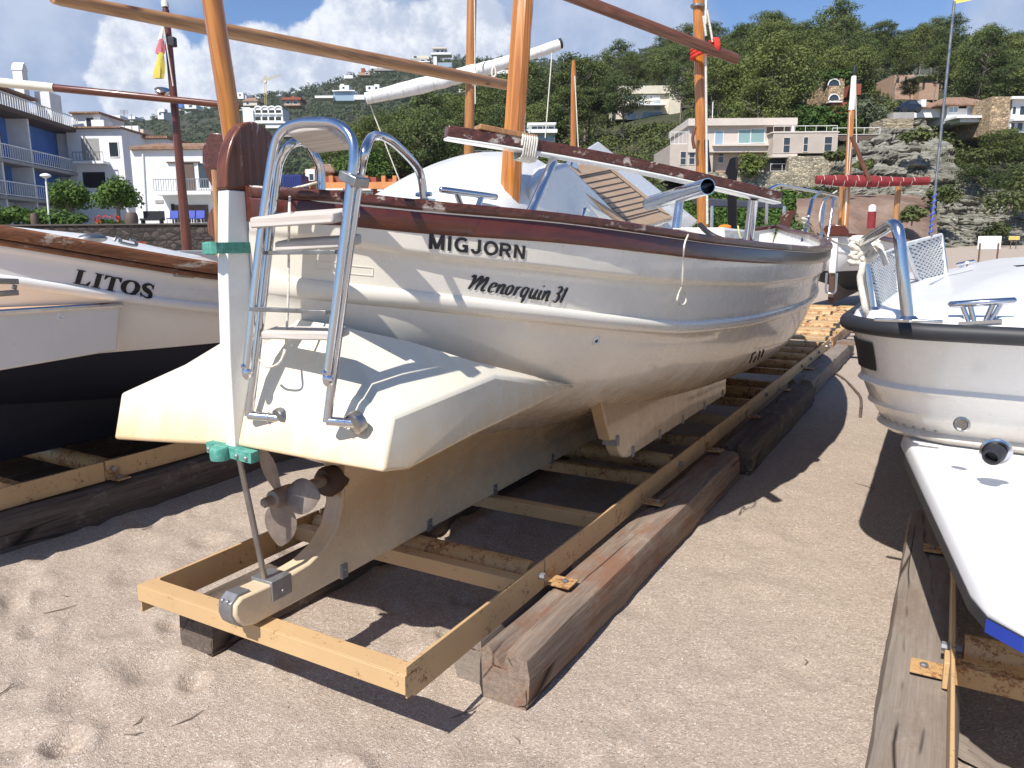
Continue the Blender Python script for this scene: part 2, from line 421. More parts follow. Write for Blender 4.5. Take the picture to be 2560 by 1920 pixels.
# bilge keels
for sd in (1, -1):
    mb = MB()
    fp = spline([(0, 1.90, .60), (0, 1.97, .585), (0, 2.0, .53), (0, 2.06, .475), (0, 2.15, .448)], 4)
    poly = [(1.76, .86), (1.84, .70)] + [(p.y, p.z) for p in fp] + [(4.2, .44), (4.2, .66), (3.2, .80), (2.4, .86)]
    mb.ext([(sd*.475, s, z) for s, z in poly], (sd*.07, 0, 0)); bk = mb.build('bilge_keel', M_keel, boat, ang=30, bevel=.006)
    for s, z in ((1.97, .56), (2.2, .445), (2.65, .442), (3.1, .442), (3.6, .44), (4.1, .44)):
        mb = MB(); mb.bx(sd*.467, sd*.553, s, s+.03, z-.006, z+.05); mb.build('clip', M_shoe, bk, bevel=.002)
# stern platform
def plat(l, s, z): return (l*1.06, s*.8, z+.095*l) if l < 0 else (l, s, z)
PV = {}; mb = MB()
def pv(k, l, s, z):
    PV[k] = len(mb.v); mb.v.append({'Lt2': (-.668, .055, 1.062), 'Lt1': (-.33, .075, 1.185), 'Lh1': (-.29, .20, 1.225), 'Lh2': (-.46, .38, 1.15), 'Lh3': (-.58, .6, 1.10), 'Le3': (-.65, .6, 1.075)}.get(k, plat(l, s, z)))
for sd, sx in (('R', 1), ('L', -1)):
    for k, l, s, z in (('b1', .34, 0, .955), ('b2', .625, .005, .955), ('t1', .30, .115, 1.185), ('t2', .575, .115, 1.092),
                       ('h1', .26, .22, 1.345), ('h2', .42, .42, 1.275), ('h3', .54, .62, 1.19), ('e3', .615, .66, 1.14), ('tip', .60, 1.34, .98),
                       ('u1', .615, .14, .925), ('u2', .61, .5, .948), ('u3', .60, 1.0, .962), ('v1', .2, .10, .94), ('v3', .3, 1.0, .90)):
        pv(sd+k, l*sx, s, z)
for k, l, s, z in (('b0', 0, 0, .957), ('t0', 0, .10, 1.27), ('h0', 0, .18, 1.37), ('v0', 0, .12, .94), ('v9', 0, 1.0, .88), ('h9', 0, .62, 1.2)): pv(k, l, s, z)
for sd in 'RL':
    for f in (('b0', '.b1', '.t1', 't0'), ('.b1', '.b2', '.t2', '.t1'), ('t0', '.t1', '.h1', 'h0'), ('.t1', '.t2', '.e3', '.h2', '.h1'), ('.h2', '.e3', '.h3'),
              ('.b2', '.u1', '.u2', '.e3', '.t2'), ('.u2', '.u3', '.tip', '.e3'), ('.h3', '.e3', '.tip'), ('b0', 'v0', '.v1', '.b1'), ('.b1', '.v1', '.u1', '.b2'), ('.v1', '.v3', '.u3', '.u2', '.u1'),
              ('v0', 'v9', '.v3', '.v1'), ('.v3', '.tip', '.u3')):
        ff = [PV[sd+k[1:]] if k[0] == '.' else PV[k] for k in f]
        mb.f.append(tuple(ff if sd == 'R' else ff[::-1]))
platform = mb.build('stern_platform', M_plat, boat, ang=28, bevel=.013, seg=3)
# gudgeons, rudder rod
mb = MB()
bo = [(-.027, .115), (-.027, .0), (-.027, -.03), (-.018, -.042), (0, -.046), (.018, -.042), (.027, -.03), (.027, .0), (.027, .115)]
mb.loft([[(x*k, y+o_, z) for x, y in bo] for k, o_, z in ((.9, .008, 1.578), (1.14, 0, 1.578), (1.14, 0, 1.612), (.9, .008, 1.612))], False)
mb.lathe([(.012, 1.574), (.021, 1.578), (.021, 1.61), (.014, 1.614)], (0, -.028, 0)); mb.build('upper_gudgeon', M_bronze, boat)
a, b = BS(524, 1128, -.012), BS(634, 1142, -.012)
mb = MB(); mb.hexa([(a.x, -.024, .925), (b.x, -.024, .915), (b.x, .01, .915), (a.x, .01, .925), (a.x, -.024, .962), (b.x, -.024, .952), (b.x, .01, .952), (a.x, .01, .962)])
cx = a.x*.62+b.x*.38
mb.lathe([(.012, .915), (.03, .915), (.032, .922), (.032, .952), (.028, .960), (.014, .962)], (cx, -.035, 0), n=14)
gd = mb.build('lower_gudgeon', M_bronze, boat, bevel=.002)
for t in (.07, .7, .9):
    mb = MB(); mb.ball((a.x+(b.x-a.x)*t, -.025, .940-.01*t), .008, 8, 5); mb.build('bolt', M_shoe, gd)
mb = MB(); mb.tube([(.012, .01, .925), (.004, .09, .44)], .0105, 10); mb.build('rudder_rod', M_steel_dull, boat)
# propeller
hubc = Vector((.0, .19, .725))
pr = empty('propeller', hubc); pr.parent = boat
mb = MB(); mb.lathe([(.012, -.085), (.017, -.08), (.019, -.045), (.032, -.04), (.036, .0), (.034, .05), (.022, .055), (.02, .30)], (0, 0, 0), (0, 1, 0), 16); mb.build('hub', M_prop, pr)
for k in range(3):
    mb = MB(); a0 = math.radians((-97, 10, 118)[k]); rings = []
    for i in range(9):
        t = i/8; rr = .03+.160*t; w = .060*math.sin(math.pi*min(1, (t*.86+.13)))**.7+.004; pitch = .42-.2*t
        ring = []
        for j in range(12):
            ph = 2*math.pi*j/12; cx_ = w*math.cos(ph); th_ = .006*math.sin(ph)*(1-.5*t)
            tx = cx_*math.cos(pitch)-th_*math.sin(pitch); ty = cx_*math.sin(pitch)+th_*math.cos(pitch)
            aa = tx/max(rr, .06); 
            ring.append((rr*math.cos(a0)-tx*math.sin(a0), ty*.9, rr*math.sin(a0)+tx*math.cos(a0)))
        rings.append(ring)
    mb.loft(rings, True, True); mb.build('blade', M_prop, pr, ang=60)
mb = MB(); mb.lathe([(.05, 0), (.06, .02), (.05, .1)], (0, .40, .715), (0, 1, 0)); mb.build('stern_bearing', M_caulk, boat)

# ------------------------------------------------------------------ ladder
lad = empty('boarding_ladder', (0, 0, 0)); lad.parent = boat
def LP(x, y, ds=0.0):
    s = .03
    for _ in range(4):
        p = BS(x, y, s); s = -.045+ds+.13*(p.z-1.08)
    return p
def tubeobj(name, pts, r, par=boat, mat=None, n=12):
    mb = MB(); mb.tube(pts, r, n); return mb.build(name, mat or M_steel, par, ang=60)
# hooked front section
fr = [LP(617, 922), LP(640, 700), LP(664, 500), LP(684, 375), LP(705, 328), LP(745, 308), LP(800, 305), LP(845, 312), LP(878, 345), LP(884, 400), LP(872, 500), LP(846, 720), LP(819, 938)]
tubeobj('front_frame', spline(fr, 6), .014, lad)
for (x, y) in ((617, 922), (819, 938)):
    p = LP(x, y); mb = MB(); mb.ball(p+Vector((0, 0, -.012)), (.017, .017, .024), 10, 6); mb.ball(p+Vector((0, -.012, .01)), .009, 6, 4); mb.build('hook', M_steel, lad)
# lower section, its pipes rise behind and bend forward over the rail
def LB(x, y): return LP(x, y, .05)
g1 = Vector((hull_l(.50, 1.71)-.05, .50, 1.715)); g0 = BL(803, 478, .2)
rgt = [LB(818, 1055), LB(850, 800), LB(876, 600), LB(899, 440), LB(915, 370)] + [BL(935, 340, .40), BL(975, 350, .39), BL(1030, 402, .38), BL(1052, 440, .37), BL(1060, 500, .37)]
tubeobj('handrail', spline(rgt, 6), .014, lad)
lft = [LB(622, 1040), LB(640, 900), LB(668, 650), LB(690, 450), LB(702, 395), LB(728, 360), BL(765, 358, .18), BL(793, 400, .2), BL(802, 430, .2), BL(803, 482, .2)]
tubeobj('handrail', spline(lft, 6), .014, lad)
mb = MB(); p = BL(1060, 497, .37); mb.bx(p.x-.035, p.x+.035, p.y-.02, p.y+.02, p.z-.012, p.z); mb.tube([p+Vector((-.032, 0, .015)), p+Vector((.032, 0, .015))], .008, 8); mb.build('rail_foot', M_steel, lad)
# feet: stub tubes and round flanges on the platform
for (x0, y0, x1, y1) in ((622, 1038, 702, 1046), (818, 1052, 888, 1058)):
    p = LB(x0, y0); q = BS(x1, y1, .045)
    mb = MB(); mb.tube([p, q], .0145, 12); mb.tube([lerp(p, q, .62), lerp(p, q, .66)], .0175, 12); mb.build('foot_tube', M_steel, lad, ang=60)
    d = (q-p).normalized(); mb = MB(); mb.lathe([(.016, -.012), (.034, -.008), (.036, .0), (.034, .02)], q, (.25, 1, .35), 16); mb.build('flange', M_steel_dull, lad)
# treads
def tread(xa, ya, xb, yb, dep, th, fwd=.05, ds=0.0, n='tread', mat=None):
    a, b = LP(xa, ya, ds), LP(xb, yb, ds); mb = MB()
    e = Vector((0, dep, dep*.16)); f = Vector((0, -fwd, 0)); h = Vector((0, 0, th))
    mb.hexa([a+f, b+f, b+f+e, a+f+e, a+f+h, b+f+h, b+f+e+h, a+f+e+h])
    return mb.build(n, mat or M_tread, lad, bevel=.006)
tread(644, 572, 850, 560, .12, .032, .03)
tread(668, 630, 848, 620, .07, .030, -.03)
tread(632, 852, 818, 856, .07, .026, -.03)
a, b = LP(716, 336), LP(815, 324); mb = MB(); e = Vector((.0, .115, -.045)); h = Vector((0, 0, .03))
mb.hexa([a, b, b+e, a+e, a+h, b+h, b+e+h, a+e+h]); mb.build('tread', M_tread, lad, bevel=.006)
a, b = LP(632, 772), LP(822, 780); mb = MB(); mb.beam(a, b, .03, .012); mb.build('rung', M_steel_dull, lad, bevel=.002)
a, b = LP(668, 632, .04), LP(848, 630, .04); mb = MB(); mb.beam(a, b, .04, .012); mb.build('rung', M_steel_dull, lad, bevel=.002)
mb = MB(); p = LP(885, 448); mb.obox(p, (.03, 0, -.012), (0, .03, 0), (.004, 0, .013)); mb.build('pipe_clamp', M_steel_dull, lad, bevel=.003)
# cord hanging along the ladder
tubeobj('hanging_cord', spline([BL(798, 455, .21), BL(760, 465, .18), BL(738, 470, .12), BL(726, 480, .1), LP(723, 540), LP(722, 640, .06), LP(720, 760, .06), LP(716, 832, .06), LP(713, 870, .07), LP(700, 905, .03), LP(672, 918, .03), LP(648, 900, .02)], 6), .0042, boat, M_rope, 6)

# ------------------------------------------------------------------ fittings on deck
mast = spar('mast', BL(1258, 545, 0)+Vector((0, 0, -.35)), BL(1322, -200, 0), .056, .053, M_mast, boat, 8)
spar('mizzen_mast', BL(600, 420, -.26)+Vector((0, 0, -.1)), BL(502, -190, -.26), .036, .034, M_mast, boat, 12)
# lashed beam
pa, pb = BL(1115, 333, -.0), BL(1945, 497, 1.15)
mb = MB()
bp = [lerp(pa, pb, t)+Vector((0, 0, .02*math.sin(math.pi*t))) for t in [i/10 for i in range(11)]]
d = (pb-pa).normalized(); x = d.cross(Vector((0, 0, 1))).normalized(); zz = x.cross(d)
for nm, mat, z0, z1 in (('lashed_beam', M_mahog_worn, -.018, .032), ('white_underside', M_white, -.029, -.0182)):
    mb = MB(); rings = []
    for i, p in enumerate(bp):
        k = .8 if i in (0, 10) else 1
        rings.append([p+x*(-.04)*k+zz*z0, p+x*.04*k+zz*z0, p+x*.04*k+zz*z1, p+x*(-.04)*k+zz*z1])
    mb.loft(rings, True, True)
    if nm == 'lashed_beam': lbm = mb.build(nm, mat, boat, bevel=.006)
    else: mb.build(nm, mat, lbm, bevel=.003)
mb = MB(); c0 = lerp(pa, pb, .15)+zz*.05; mb.obox(c0, d*.14, x*.045, zz*.012); mb.build('wedge_block', M_pine, boat, bevel=.004)
rp = []
for i in range(7*12):
    a_ = 2*math.pi*i/12; c_ = lerp(pa, pb, .185+.0052*i/12*1.2)
    rp.append(c_+x*(.052*max(-1, min(1, 1.35*math.cos(a_))))+zz*(.004+.055*max(-1, min(1, 1.35*math.sin(a_)))))
tubeobj('beam_lashing', rp, .0058, boat, M_rope, 6)
# stanchions
q = lerp(pa, pb, .285); tubeobj('stanchion', [q-zz*.03, BL(1300, 590, .3)], .023, boat)
q = lerp(pa, pb, .915); tubeobj('stanchion', [q-zz*.03, BL(1868, 625, 1.02)], .027, boat)
a, b = BL(1622, 509, .62), BL(1769, 466, 1.08)
dd = (b-a).normalized()
mb = MB(); mb.lathe([(.030, 0), (.0345, .004), (.035, .03), (.035, (b-a).length-.03), (.0345, (b-a).length), (.031, (b-a).length), (.030, (b-a).length-.3), (.001, (b-a).length-.3)], a, dd, 24); rh = mb.build('rod_holder', M_steel, boat, ang=50)
f = BL(1688, 585, .88); mb = MB(); mb.tube([lerp(a, b, .58)-Vector((0, 0, .03)), f], .02, 12); mb.build('holder_post', M_steel, rh)
mb = MB(); mb.bx(f.x-.05, f.x+.04, f.y-.05, f.y+.05, f.z-.012, f.z+.003); mb.build('post_foot', M_steel, rh, bevel=.004)
# mooring cleat
a, b = BL(1100, 474, .40), BL(1242, 493, .44)
mb = MB(); mb.lathe([(.006, 0), (.0115, .006), (.0125, .06), (.0125, (b-a).length-.06), (.0115, (b-a).length-.006), (.006, (b-a).length)], a, b-a, 12)
for t0, t1 in ((.27, .40), (.72, .58)): mb.tube([lerp(a, b, t0), lerp(a, b, t1)+Vector((0, 0, -.085))], .011, 10)
mb.bx(a.x-.02, a.x+.02, a.y*.7+b.y*.3, a.y*.3+b.y*.7, a.z-.10, a.z-.086); mb.build('mooring_cleat', M_steel, boat, ang=50)
# looped cord on the side
tp = BL(1709, 583, .93)
cord = spline([tp+Vector((-.05, 0, .02)), tp+Vector((.02, 0, .008)), BL(1711, 612, .985), BL(1708, 660, .97), BL(1706, 715, .96), BL(1716, 740, .95), BL(1712, 758, .945), BL(1703, 762, .945), BL(1693, 752, .95), BL(1696, 735, .95), BL(1704, 718, .962)], 5)
tubeobj('looped_cord', cord, .0042, boat, M_rope, 6)
# through-hull fitting
def fitting(x, y, r=.02):
    u = 1.0
    best = min([(abs(hull_l(uu*.02, BS(x, y, uu*.02).z)-BS(x, y, uu*.02).x), uu*.02) for uu in range(5, 200) if .7 < BS(x, y, uu*.02).z < 1.6])[1]
    p = BS(x, y, best); n = Vector((1, -.45 if best < 2 else -.1, -.25)).normalized()
    mb = MB(); mb.lathe([(r*.45, -.01), (r*.45, .004), (r*.6, .008), (r*.9, .006), (r, 0), (r, -.02)], p, n, 14); o = mb.build('skin_fitting', M_white, boat)
    mb = MB(); mb.lathe([(r*.46, 0), (r*.46, .002)], p-n*.001, n, 12); mb.build('bore', M_caulk, o)
fitting(1490, 851, .022)
# cabin: curved coach roof, sloped side with planked hatch
mb = MB(); rings = []
for i in range(13):
    t = i/12; s = 1.35+1.15*t; zt = 1.76+.375*math.sin(min(1, t*1.1)*math.pi/2)**.9; w = .55-.15*t
    rings.append([(w*math.sin(a_)*1.0-.40, s+.1*(1-math.cos(a_)), 1.45+(zt-1.45)*max(0, math.cos(a_))**.45) for a_ in [math.radians(-90+180*k/18) for k in range(19)]])
mb.loft(rings, False); mb.quad(*rings[0]); mb.quad(*rings[-1]); mb.build('coach_roof', M_white, boat, ang=40)
TL, TR, BR, BLc = BL(1382, 425, .0), BL(1505, 402, -.34), BL(1680, 545, -.18), BL(1572, 575, .14)
nn = (TR-TL).cross(BLc-TL).normalized()
if nn.x < 0: nn = -nn
def inset(k):   # inset quad, k metres on each edge
    c = (TL+TR+BR+BLc)/4; return [p+(c-p).normalized()*k for p in (TL, TR, BR, BLc)]
def slab(q4, h0, h1, n=8):
    rings = []
    for i in range(n+1):
        t = i/n; a_, b_ = lerp(q4[0], q4[3], t), lerp(q4[1], q4[2], t)
        rings.append([lerp(a_, b_, k/n)+nn*h1 for k in range(n+1)]+[lerp(a_, b_, k/n)+nn*h0 for k in range(n, -1, -1)])
    m = MB(); m.loft(rings, True, True); return m
oq = inset(-.075); slab(oq, -.075, -.008).build('hatch_frame', M_white, boat, bevel=.014, seg=3)
iq = inset(.0); hp = slab(iq, -.012, .011).build('planked_hatch', M_teak, boat, bevel=.003)
def qp(a_, b_): return lerp(lerp(iq[0], iq[1], a_), lerp(iq[3], iq[2], a_), b_)+nn*.0125
def caulk(a0, b0, a1, b1):
    for k in range(6):
        p, q_ = qp(a0+(a1-a0)*k/6, b0+(b1-b0)*k/6), qp(a0+(a1-a0)*(k+1)/6, b0+(b1-b0)*(k+1)/6); mb.obox((p+q_)/2, (q_-p)/2, (q_-p).normalized().cross(nn)*.0026, nn*.002)
mb = MB()
for k in range(9): caulk(.09, .17+k*.081, .87, .17+k*.081)
for b_ in (.145, .86): caulk(.09, b_, .87, b_)
for (a_, c_) in ((.09, 0), (.87, 1)):
    caulk(a_, .145, a_, .86); caulk(a_, .145, a_*.3+(.7 if c_ else 0), .05); caulk(a_, .86, a_*.3+(.7 if c_ else 0), .95)
mb.build('seams', M_caulk, hp)
mb = MB()   # solid cabin side under the hatch
dn = Vector((0, 0, -1))
base = [Vector((p.x-.02, p.y, 1.38)) for p in oq]
mb.hexa([base[0], base[1], base[2], base[3]]+[p-nn*.078 for p in oq]); mb.build('cabin_side', M_white, boat, bevel=.02, seg=3)
mb = MB(); sh = [BL(1322, 560, .06), BL(1330, 470, .06), BL(1372, 424, .04), BL(1420, 408, .02), BL(1600, 590, .12), BL(1590, 640, .12)]
mb.loft([[p for p in sh], [p+Vector((-.12, .05, .012)) for p in sh], [p+Vector((-.7, .1, -.02)) for p in sh]], True, True); mb.build('cabin_shoulder', M_white, boat, bevel=.02, seg=3)
# thick white coaming running beside the hatch
ua, ub, la, lbb = BL(1496, 352, -.60), BL(1748, 552, -.36), BL(1440, 388, -.38), BL(1690, 602, -.14)
cn = (ub-ua).cross(la-ua).normalized()
if cn.z < 0: cn = -cn
mb = MB(); mb.hexa([la-cn*.16, lbb-cn*.16, ub-cn*.16, ua-cn*.16, la, lbb, ub, ua]); mb.build('coaming', M_white, boat, bevel=.018, seg=3)
for (x, y, l) in ((1452, 540, .46), (1436, 350, -.1)):
    p = BL(1460, 535, .14) if l > 0 else BL(1430, 412, -.1)
    mb = MB(); mb.obox(p, (.012, 0, 0), (0, .05, -.02), (0, .01, .028)); mb.tube([p+Vector((.014, -.05, -.02)), p+Vector((.02, -.02, .03)), p+Vector((.014, .04, .02))], .007, 6); mb.build('hatch_latch', M_steel, boat)
# locker box with cushion edge near the bow
mb = MB(); p = BL(1745, 590, .3); q_ = BL(1865, 560, .1)
mb.hexa([(.0, 4.75, 1.35), (.42, 4.6, 1.35), (.42, 5.7, 1.35), (.0, 5.85, 1.35), (-.05, 4.65, 1.725), (.40, 4.5, 1.715), (.40, 5.8, 1.70), (-.05, 5.95, 1.71)]); mb.build('deck_locker', M_white, boat, bevel=.02, seg=3)
mb = MB(); mb.ball((.2, 5.3, 1.735), (.06, .06, .022), 10, 5); mb.build('orange_cap', M_orange, boat)
hz = spline([BL(1750, 562, .62), BL(1775, 585, .72), BL(1810, 600, .8), BL(1850, 603, .85), BL(1880, 598, .8)], 6); tubeobj('black_hose', hz, .016, boat, M_rubber)
tubeobj('tie_cord', spline([BL(1845, 565, .41), BL(1848, 585, .45), BL(1855, 598, .6), BL(1868, 602, .7)], 5), .006, boat, M_yellowrope, 6)
# bow pulpit
def PB(x, y, l): return BL(x, y, l)
tubeobj('pulpit_rail', rnd([PB(2006, 608, .55), PB(2030, 500, .5), PB(2050, 480, .45), PB(2092, 490, .40), PB(2098, 520, .38)], .08), .022, boat)
tubeobj('pulpit_rail', rnd([PB(1915, 560, -.2), PB(1918, 475, -.2), PB(1945, 462, -.15), PB(2080, 487, .1), PB(2094, 500, .25)], .1), .022, boat)
for (x0, y0, x1, y1, l) in ((2052, 585, 2062, 500, .42), (2066, 612, 2084, 500, .40), (1886, 565, 1912, 570, -.3)):
    if x0 < 1900: continue
    tubeobj('pulpit_leg', [PB(x0, y0+12, l), PB(x1, y1-6, l)], .018, boat)
tubeobj('bow_rope', spline([PB(2092, 478, .4), PB(2060, 505, .42), PB(2050, 560, .44), PB(2075, 598, .42), PB(2110, 612, .35), PB(2150, 612, .2)], 6), .014, boat, M_rope)
tubeobj('rope_wrap', [PB(2014+4*math.sin(i*1.9), 540+i*3, .53)+Vector((.03*math.cos(i*1.9), .03*math.sin(i*1.9), 0)) for i in range(16)], .012, boat, M_rope, 6)

# ------------------------------------------------------------------ lettering on the hull
def hull_u(x, y):      # station where the sight line meets the starboard side
    best = None
    for i in range(7, 200):
        s = i*.02; p = BS(x, y, s); e = p.x-hull_l(s, max(.6, min(1.75, p.z)))
        if best is not None and prev > 0 >= e or best is not None and prev <= 0 < e: return s, p.z
        prev = e; best = s
    return s, p.z
def wrap_text(name, polys_fn, bl, br, tl, tr, lift=.0022, par=None):
    """map unit text space (0..1, 0..1) onto the hull between four measured corners given as (station, height)"""
    vs, fs = polys_fn; mb = MB(); out = []
    for (u, v, *e) in vs:
        s = (bl[0]*(1-u)+br[0]*u)*(1-v)+(tl[0]*(1-u)+tr[0]*u)*v; z = (bl[1]*(1-u)+br[1]*u)*(1-v)+(tl[1]*(1-u)+tr[1]*u)*v
        out.append(hull_p(s, z, lift+(e[0] if e else 0)))
    mb.add(out, fs); o = mb.build(name, M_black, boat, smooth=False, flipfix=False); return o
def block(letters, w=.2):
    vs, fs = [], []; x0 = 0; layer = 0
    for adv, strokes in letters:
        for stv in strokes:
            pts = [Vector((a_, b_, 0)) for a_, b_ in stv]; b = len(vs); m = len(pts)
            for i, p in enumerate(pts):
                t1 = (pts[i]-pts[i-1]).normalized() if i else (pts[1]-pts[0]).normalized(); t2 = (pts[i+1]-pts[i]).normalized() if i < m-1 else t1
                n = Vector((-(t1+t2).y, (t1+t2).x, 0)).normalized(); n = n*(w/2)/max(.5, n.dot(Vector((-t1.y, t1.x, 0))))
                for q_ in (p+n, p-n): vs.append((x0+q_.x, max(-.02, min(1.02, q_.y)), layer*.00012))
            fs += [(b+2*i, b+2*i+2, b+2*i+3, b+2*i+1) for i in range(m-1)]; layer += 1
        x0 += adv
    xs = [v[0] for v in vs]; lo, hi = min(xs), max(xs)
    return [((v[0]-lo)/(hi-lo), v[1], v[2]) for v in vs], fs
def arc(cx, cy, rx, ry, a0, a1, n=18): return [(cx+rx*math.cos(R(a0+(a1-a0)*i/n)), cy+ry*math.sin(R(a0+(a1-a0)*i/n))) for i in range(n+1)]
BLK = [(1.04, [[(.1, 0), (.1, 1)], [(.12, 1), (.43, .05)], [(.43, .05), (.74, 1)], [(.76, 0), (.76, 1)]]), (.38, [[(.1, 0), (.1, 1)]]),
       (1.0, [arc(.45, .5, .36, .42, 48, 310, 22), [(.71, .0), (.71, .5)], [(.46, .44), (.8, .44)]]), (.76, [[(.48, 1), (.48, .3)]+arc(.27, .3, .21, .22, 0, -180, 12)]),
       (1.02, [arc(.46, .5, .37, .42, 0, 360, 30)]), (.95, [[(.1, 0), (.1, 1)], [(.1, .91), (.45, .91)]+arc(.45, .70, .21, .21, 90, -90, 10)+[(.1, .49)], [(.42, .49), (.70, 0)]]),
       (.9, [[(.1, 0), (.1, 1)], [(.12, 1), (.66, 0)], [(.68, 0), (.68, 1)]])]
c4 = [hull_u(1055, 622), hull_u(1301, 648), hull_u(1059, 584), hull_u(1306, 615)]
wrap_text('boat_name', block(BLK), *c4)
# brush script: strokes on an italic grid, x-height 1
def brush(letters, slant=.32, nib=.265):
    vs, fs = [], []; x0 = 0; layer = 0
    for adv, strokes in letters:
        for stv in strokes:
            pts = spline([(a_, b_, 0) for a_, b_ in stv], 6) if len(stv) > 2 else [Vector((a_, b_, 0)) for a_, b_ in stv]
            L_, R_ = [], []
            for i, p in enumerate(pts):
                t = (pts[min(i+1, len(pts)-1)]-pts[max(i-1, 0)]).normalized()
                w = nib*(.38+.62*abs(t.y)**1.5)*.5; k = min(1, .55+3*min(i, len(pts)-1-i)/len(pts))
                n = Vector((-t.y, t.x, 0))*w*k
                for lst, q_ in ((L_, p+n), (R_, p-n)): lst.append((x0+q_.x+slant*q_.y, q_.y, layer*.00012))
            b = len(vs); m = len(pts); vs += L_+R_
            fs += [(b+i, b+i+1, b+m+i+1, b+m+i) for i in range(m-1)]; layer += 1
        x0 += adv
    xs = [v[0] for v in vs]; lo, hi = min(xs), max(xs)
    return [((v[0]-lo)/(hi-lo), v[1], v[2]) for v in vs], fs
SCRIPT = [(1.55, [[(-.18, 1.25), (0, 1.5), (.1, 1.3), (.12, .6), (.02, 0)], [(.06, .25), (.4, 1.1), (.62, 1.5), (.66, 1.0), (.55, 0)], [(.58, .25), (.9, 1.1), (1.1, 1.45), (1.16, 1.0), (1.06, .3), (1.15, 0), (1.4, .15)]]),
          (.72, [[(.12, .5), (.45, .62), (.5, .9), (.3, 1.0), (.1, .7), (.08, .25), (.25, 0), (.6, .2)]]),
          (.82, [[(.06, .95), (.1, .5), (.06, 0)], [(.08, .4), (.35, .95), (.52, .85), (.5, .35), (.55, 0), (.75, .12)]]),
          (.78, [[(.3, 1.0), (.08, .75), (.06, .2), (.25, 0), (.46, .25), (.48, .8), (.3, 1.0), (.6, .85)]]),
          (.62, [[(.06, .95), (.1, .5), (.06, 0)], [(.08, .5), (.25, .9), (.5, .95)]]),
          (.85, [[(.5, .9), (.25, 1.0), (.06, .7), (.06, .2), (.22, 0), (.45, .3)], [(.52, 1.0), (.48, .3), (.42, -.6)]]),
          (.85, [[(.06, 1.0), (.04, .4), (.15, 0), (.35, .15), (.5, .6)], [(.55, 1.0), (.5, .4), (.56, 0), (.74, .15)]]),
          (.42, [[(.1, .95), (.06, .35), (.12, 0), (.32, .12)], [(.14, 1.28), (.17, 1.42)]]),
          (1.15, [[(.06, .95), (.1, .5), (.06, 0)], [(.08, .4), (.35, .95), (.52, .85), (.5, .35), (.55, 0), (.75, .12)]]),
          (.78, [[(.05, 1.35), (.3, 1.55), (.5, 1.3), (.38, .95), (.2, .85), (.42, .75), (.5, .35), (.3, -.02), (.02, .15)]]),
          (.3, [[(.02, 1.2), (.22, 1.55)], [(.24, 1.55), (.16, .8), (.1, 0)]])]
c4 = [hull_u(1157, 722), hull_u(1412, 760), hull_u(1160, 698), hull_u(1416, 734)]
wrap_text('model_lettering', brush(SCRIPT), *c4, lift=.002)

# faint raised plates near the ladder and a worn mark low on the bow
for (x0, y0, x1, y1) in ((777, 652, 836, 672), (866, 664, 916, 684)):
    q4 = [hull_u(x, y) for x, y in ((x0, y0), (x1, y0+(x1-x0)*.10), (x1, y1+(x1-x0)*.10), (x0, y1))]
    pts = []
    for i in range(4):
        (ua_, za_), (ub_, zb_) = q4[i], q4[(i+1) % 4]
        pts += [hull_p(ua_*(1-k/6)+ub_*k/6, za_*(1-k/6)+zb_*k/6, .0005) for k in range(6)]
    tubeobj('raised_plate', pts+[pts[0]], .0016, boat, M_hull, 5)
mb = MB()
for (x0, y0, x1, y1) in ((1873, 906, 1880, 886), (1880, 886, 1888, 880), (1882, 904, 1889, 892), (1893, 898, 1899, 878), (1902, 892, 1907, 875)):
    a_, b_ = hull_u(x0, y0), hull_u(x1, y1); mb.tube([hull_p(a_[0]*(1-k/4)+b_[0]*k/4, a_[1]*(1-k/4)+b_[1]*k/4, .001) for k in range(5)], .006, 5)
mb.build('bow_marks', M_black, boat)
# ================================================================== light, sky
SUN_AZ, SUN_EL = R(33), R(50)          # heading of the light, height of the sun
sun = bpy.data.lights.new('sun', 'SUN'); suno = bpy.data.objects.new('sun', sun); col.objects.link(suno)
sun.energy = 4.8; sun.angle = R(.5); sun.color = (1, .955, .89)
suno.rotation_mode = 'QUATERNION'
suno.rotation_quaternion = Vector((math.sin(SUN_AZ)*math.cos(SUN_EL), math.cos(SUN_AZ)*math.cos(SUN_EL), -math.sin(SUN_EL))).to_track_quat('-Z', 'Y')
suno.location = (-30, -50, 60)
W_ = bpy.data.worlds.new('World'); sc.world = W_; W_.use_nodes = True
wt = W_.node_tree; wn = wt.nodes; wn.clear()
def WN(t, **kw):
    n = wn.new(t)
    for k, v in kw.items():
        if k.startswith('_'): setattr(n, k[1:], v)
        else: n.inputs[k].default_value = v
    return n
def WM(op, a, b=0.0, clamp=False):
    n = WN('ShaderNodeMath', _operation=op, _use_clamp=clamp)
    for i, v in enumerate((a, b)):
        if isinstance(v, (int, float)): n.inputs[i].default_value = v
        else: wt.links.new(v, n.inputs[i])
    return n.outputs[0]
sky = WN('ShaderNodeTexSky', _sky_type='NISHITA', _sun_disc=False, _sun_elevation=SUN_EL, _sun_rotation=R(213), _altitude=0, _air_density=1.0, _dust_density=.35, _ozone_density=2.2)
tc = WN('ShaderNodeTexCoord'); nrm = WN('ShaderNodeVectorMath', _operation='NORMALIZE'); wt.links.new(tc.outputs['Generated'], nrm.inputs[0])
DIR = nrm.outputs[0]
def wnoise(scale, detail=6, rough=.6, dist=0.0):
    n = WN('ShaderNodeTexNoise'); n.inputs['Scale'].default_value = scale; n.inputs['Detail'].default_value = detail; n.inputs['Roughness'].default_value = rough; n.inputs['Distortion'].default_value = dist
    wt.links.new(DIR, n.inputs['Vector']); return n.outputs['Fac']
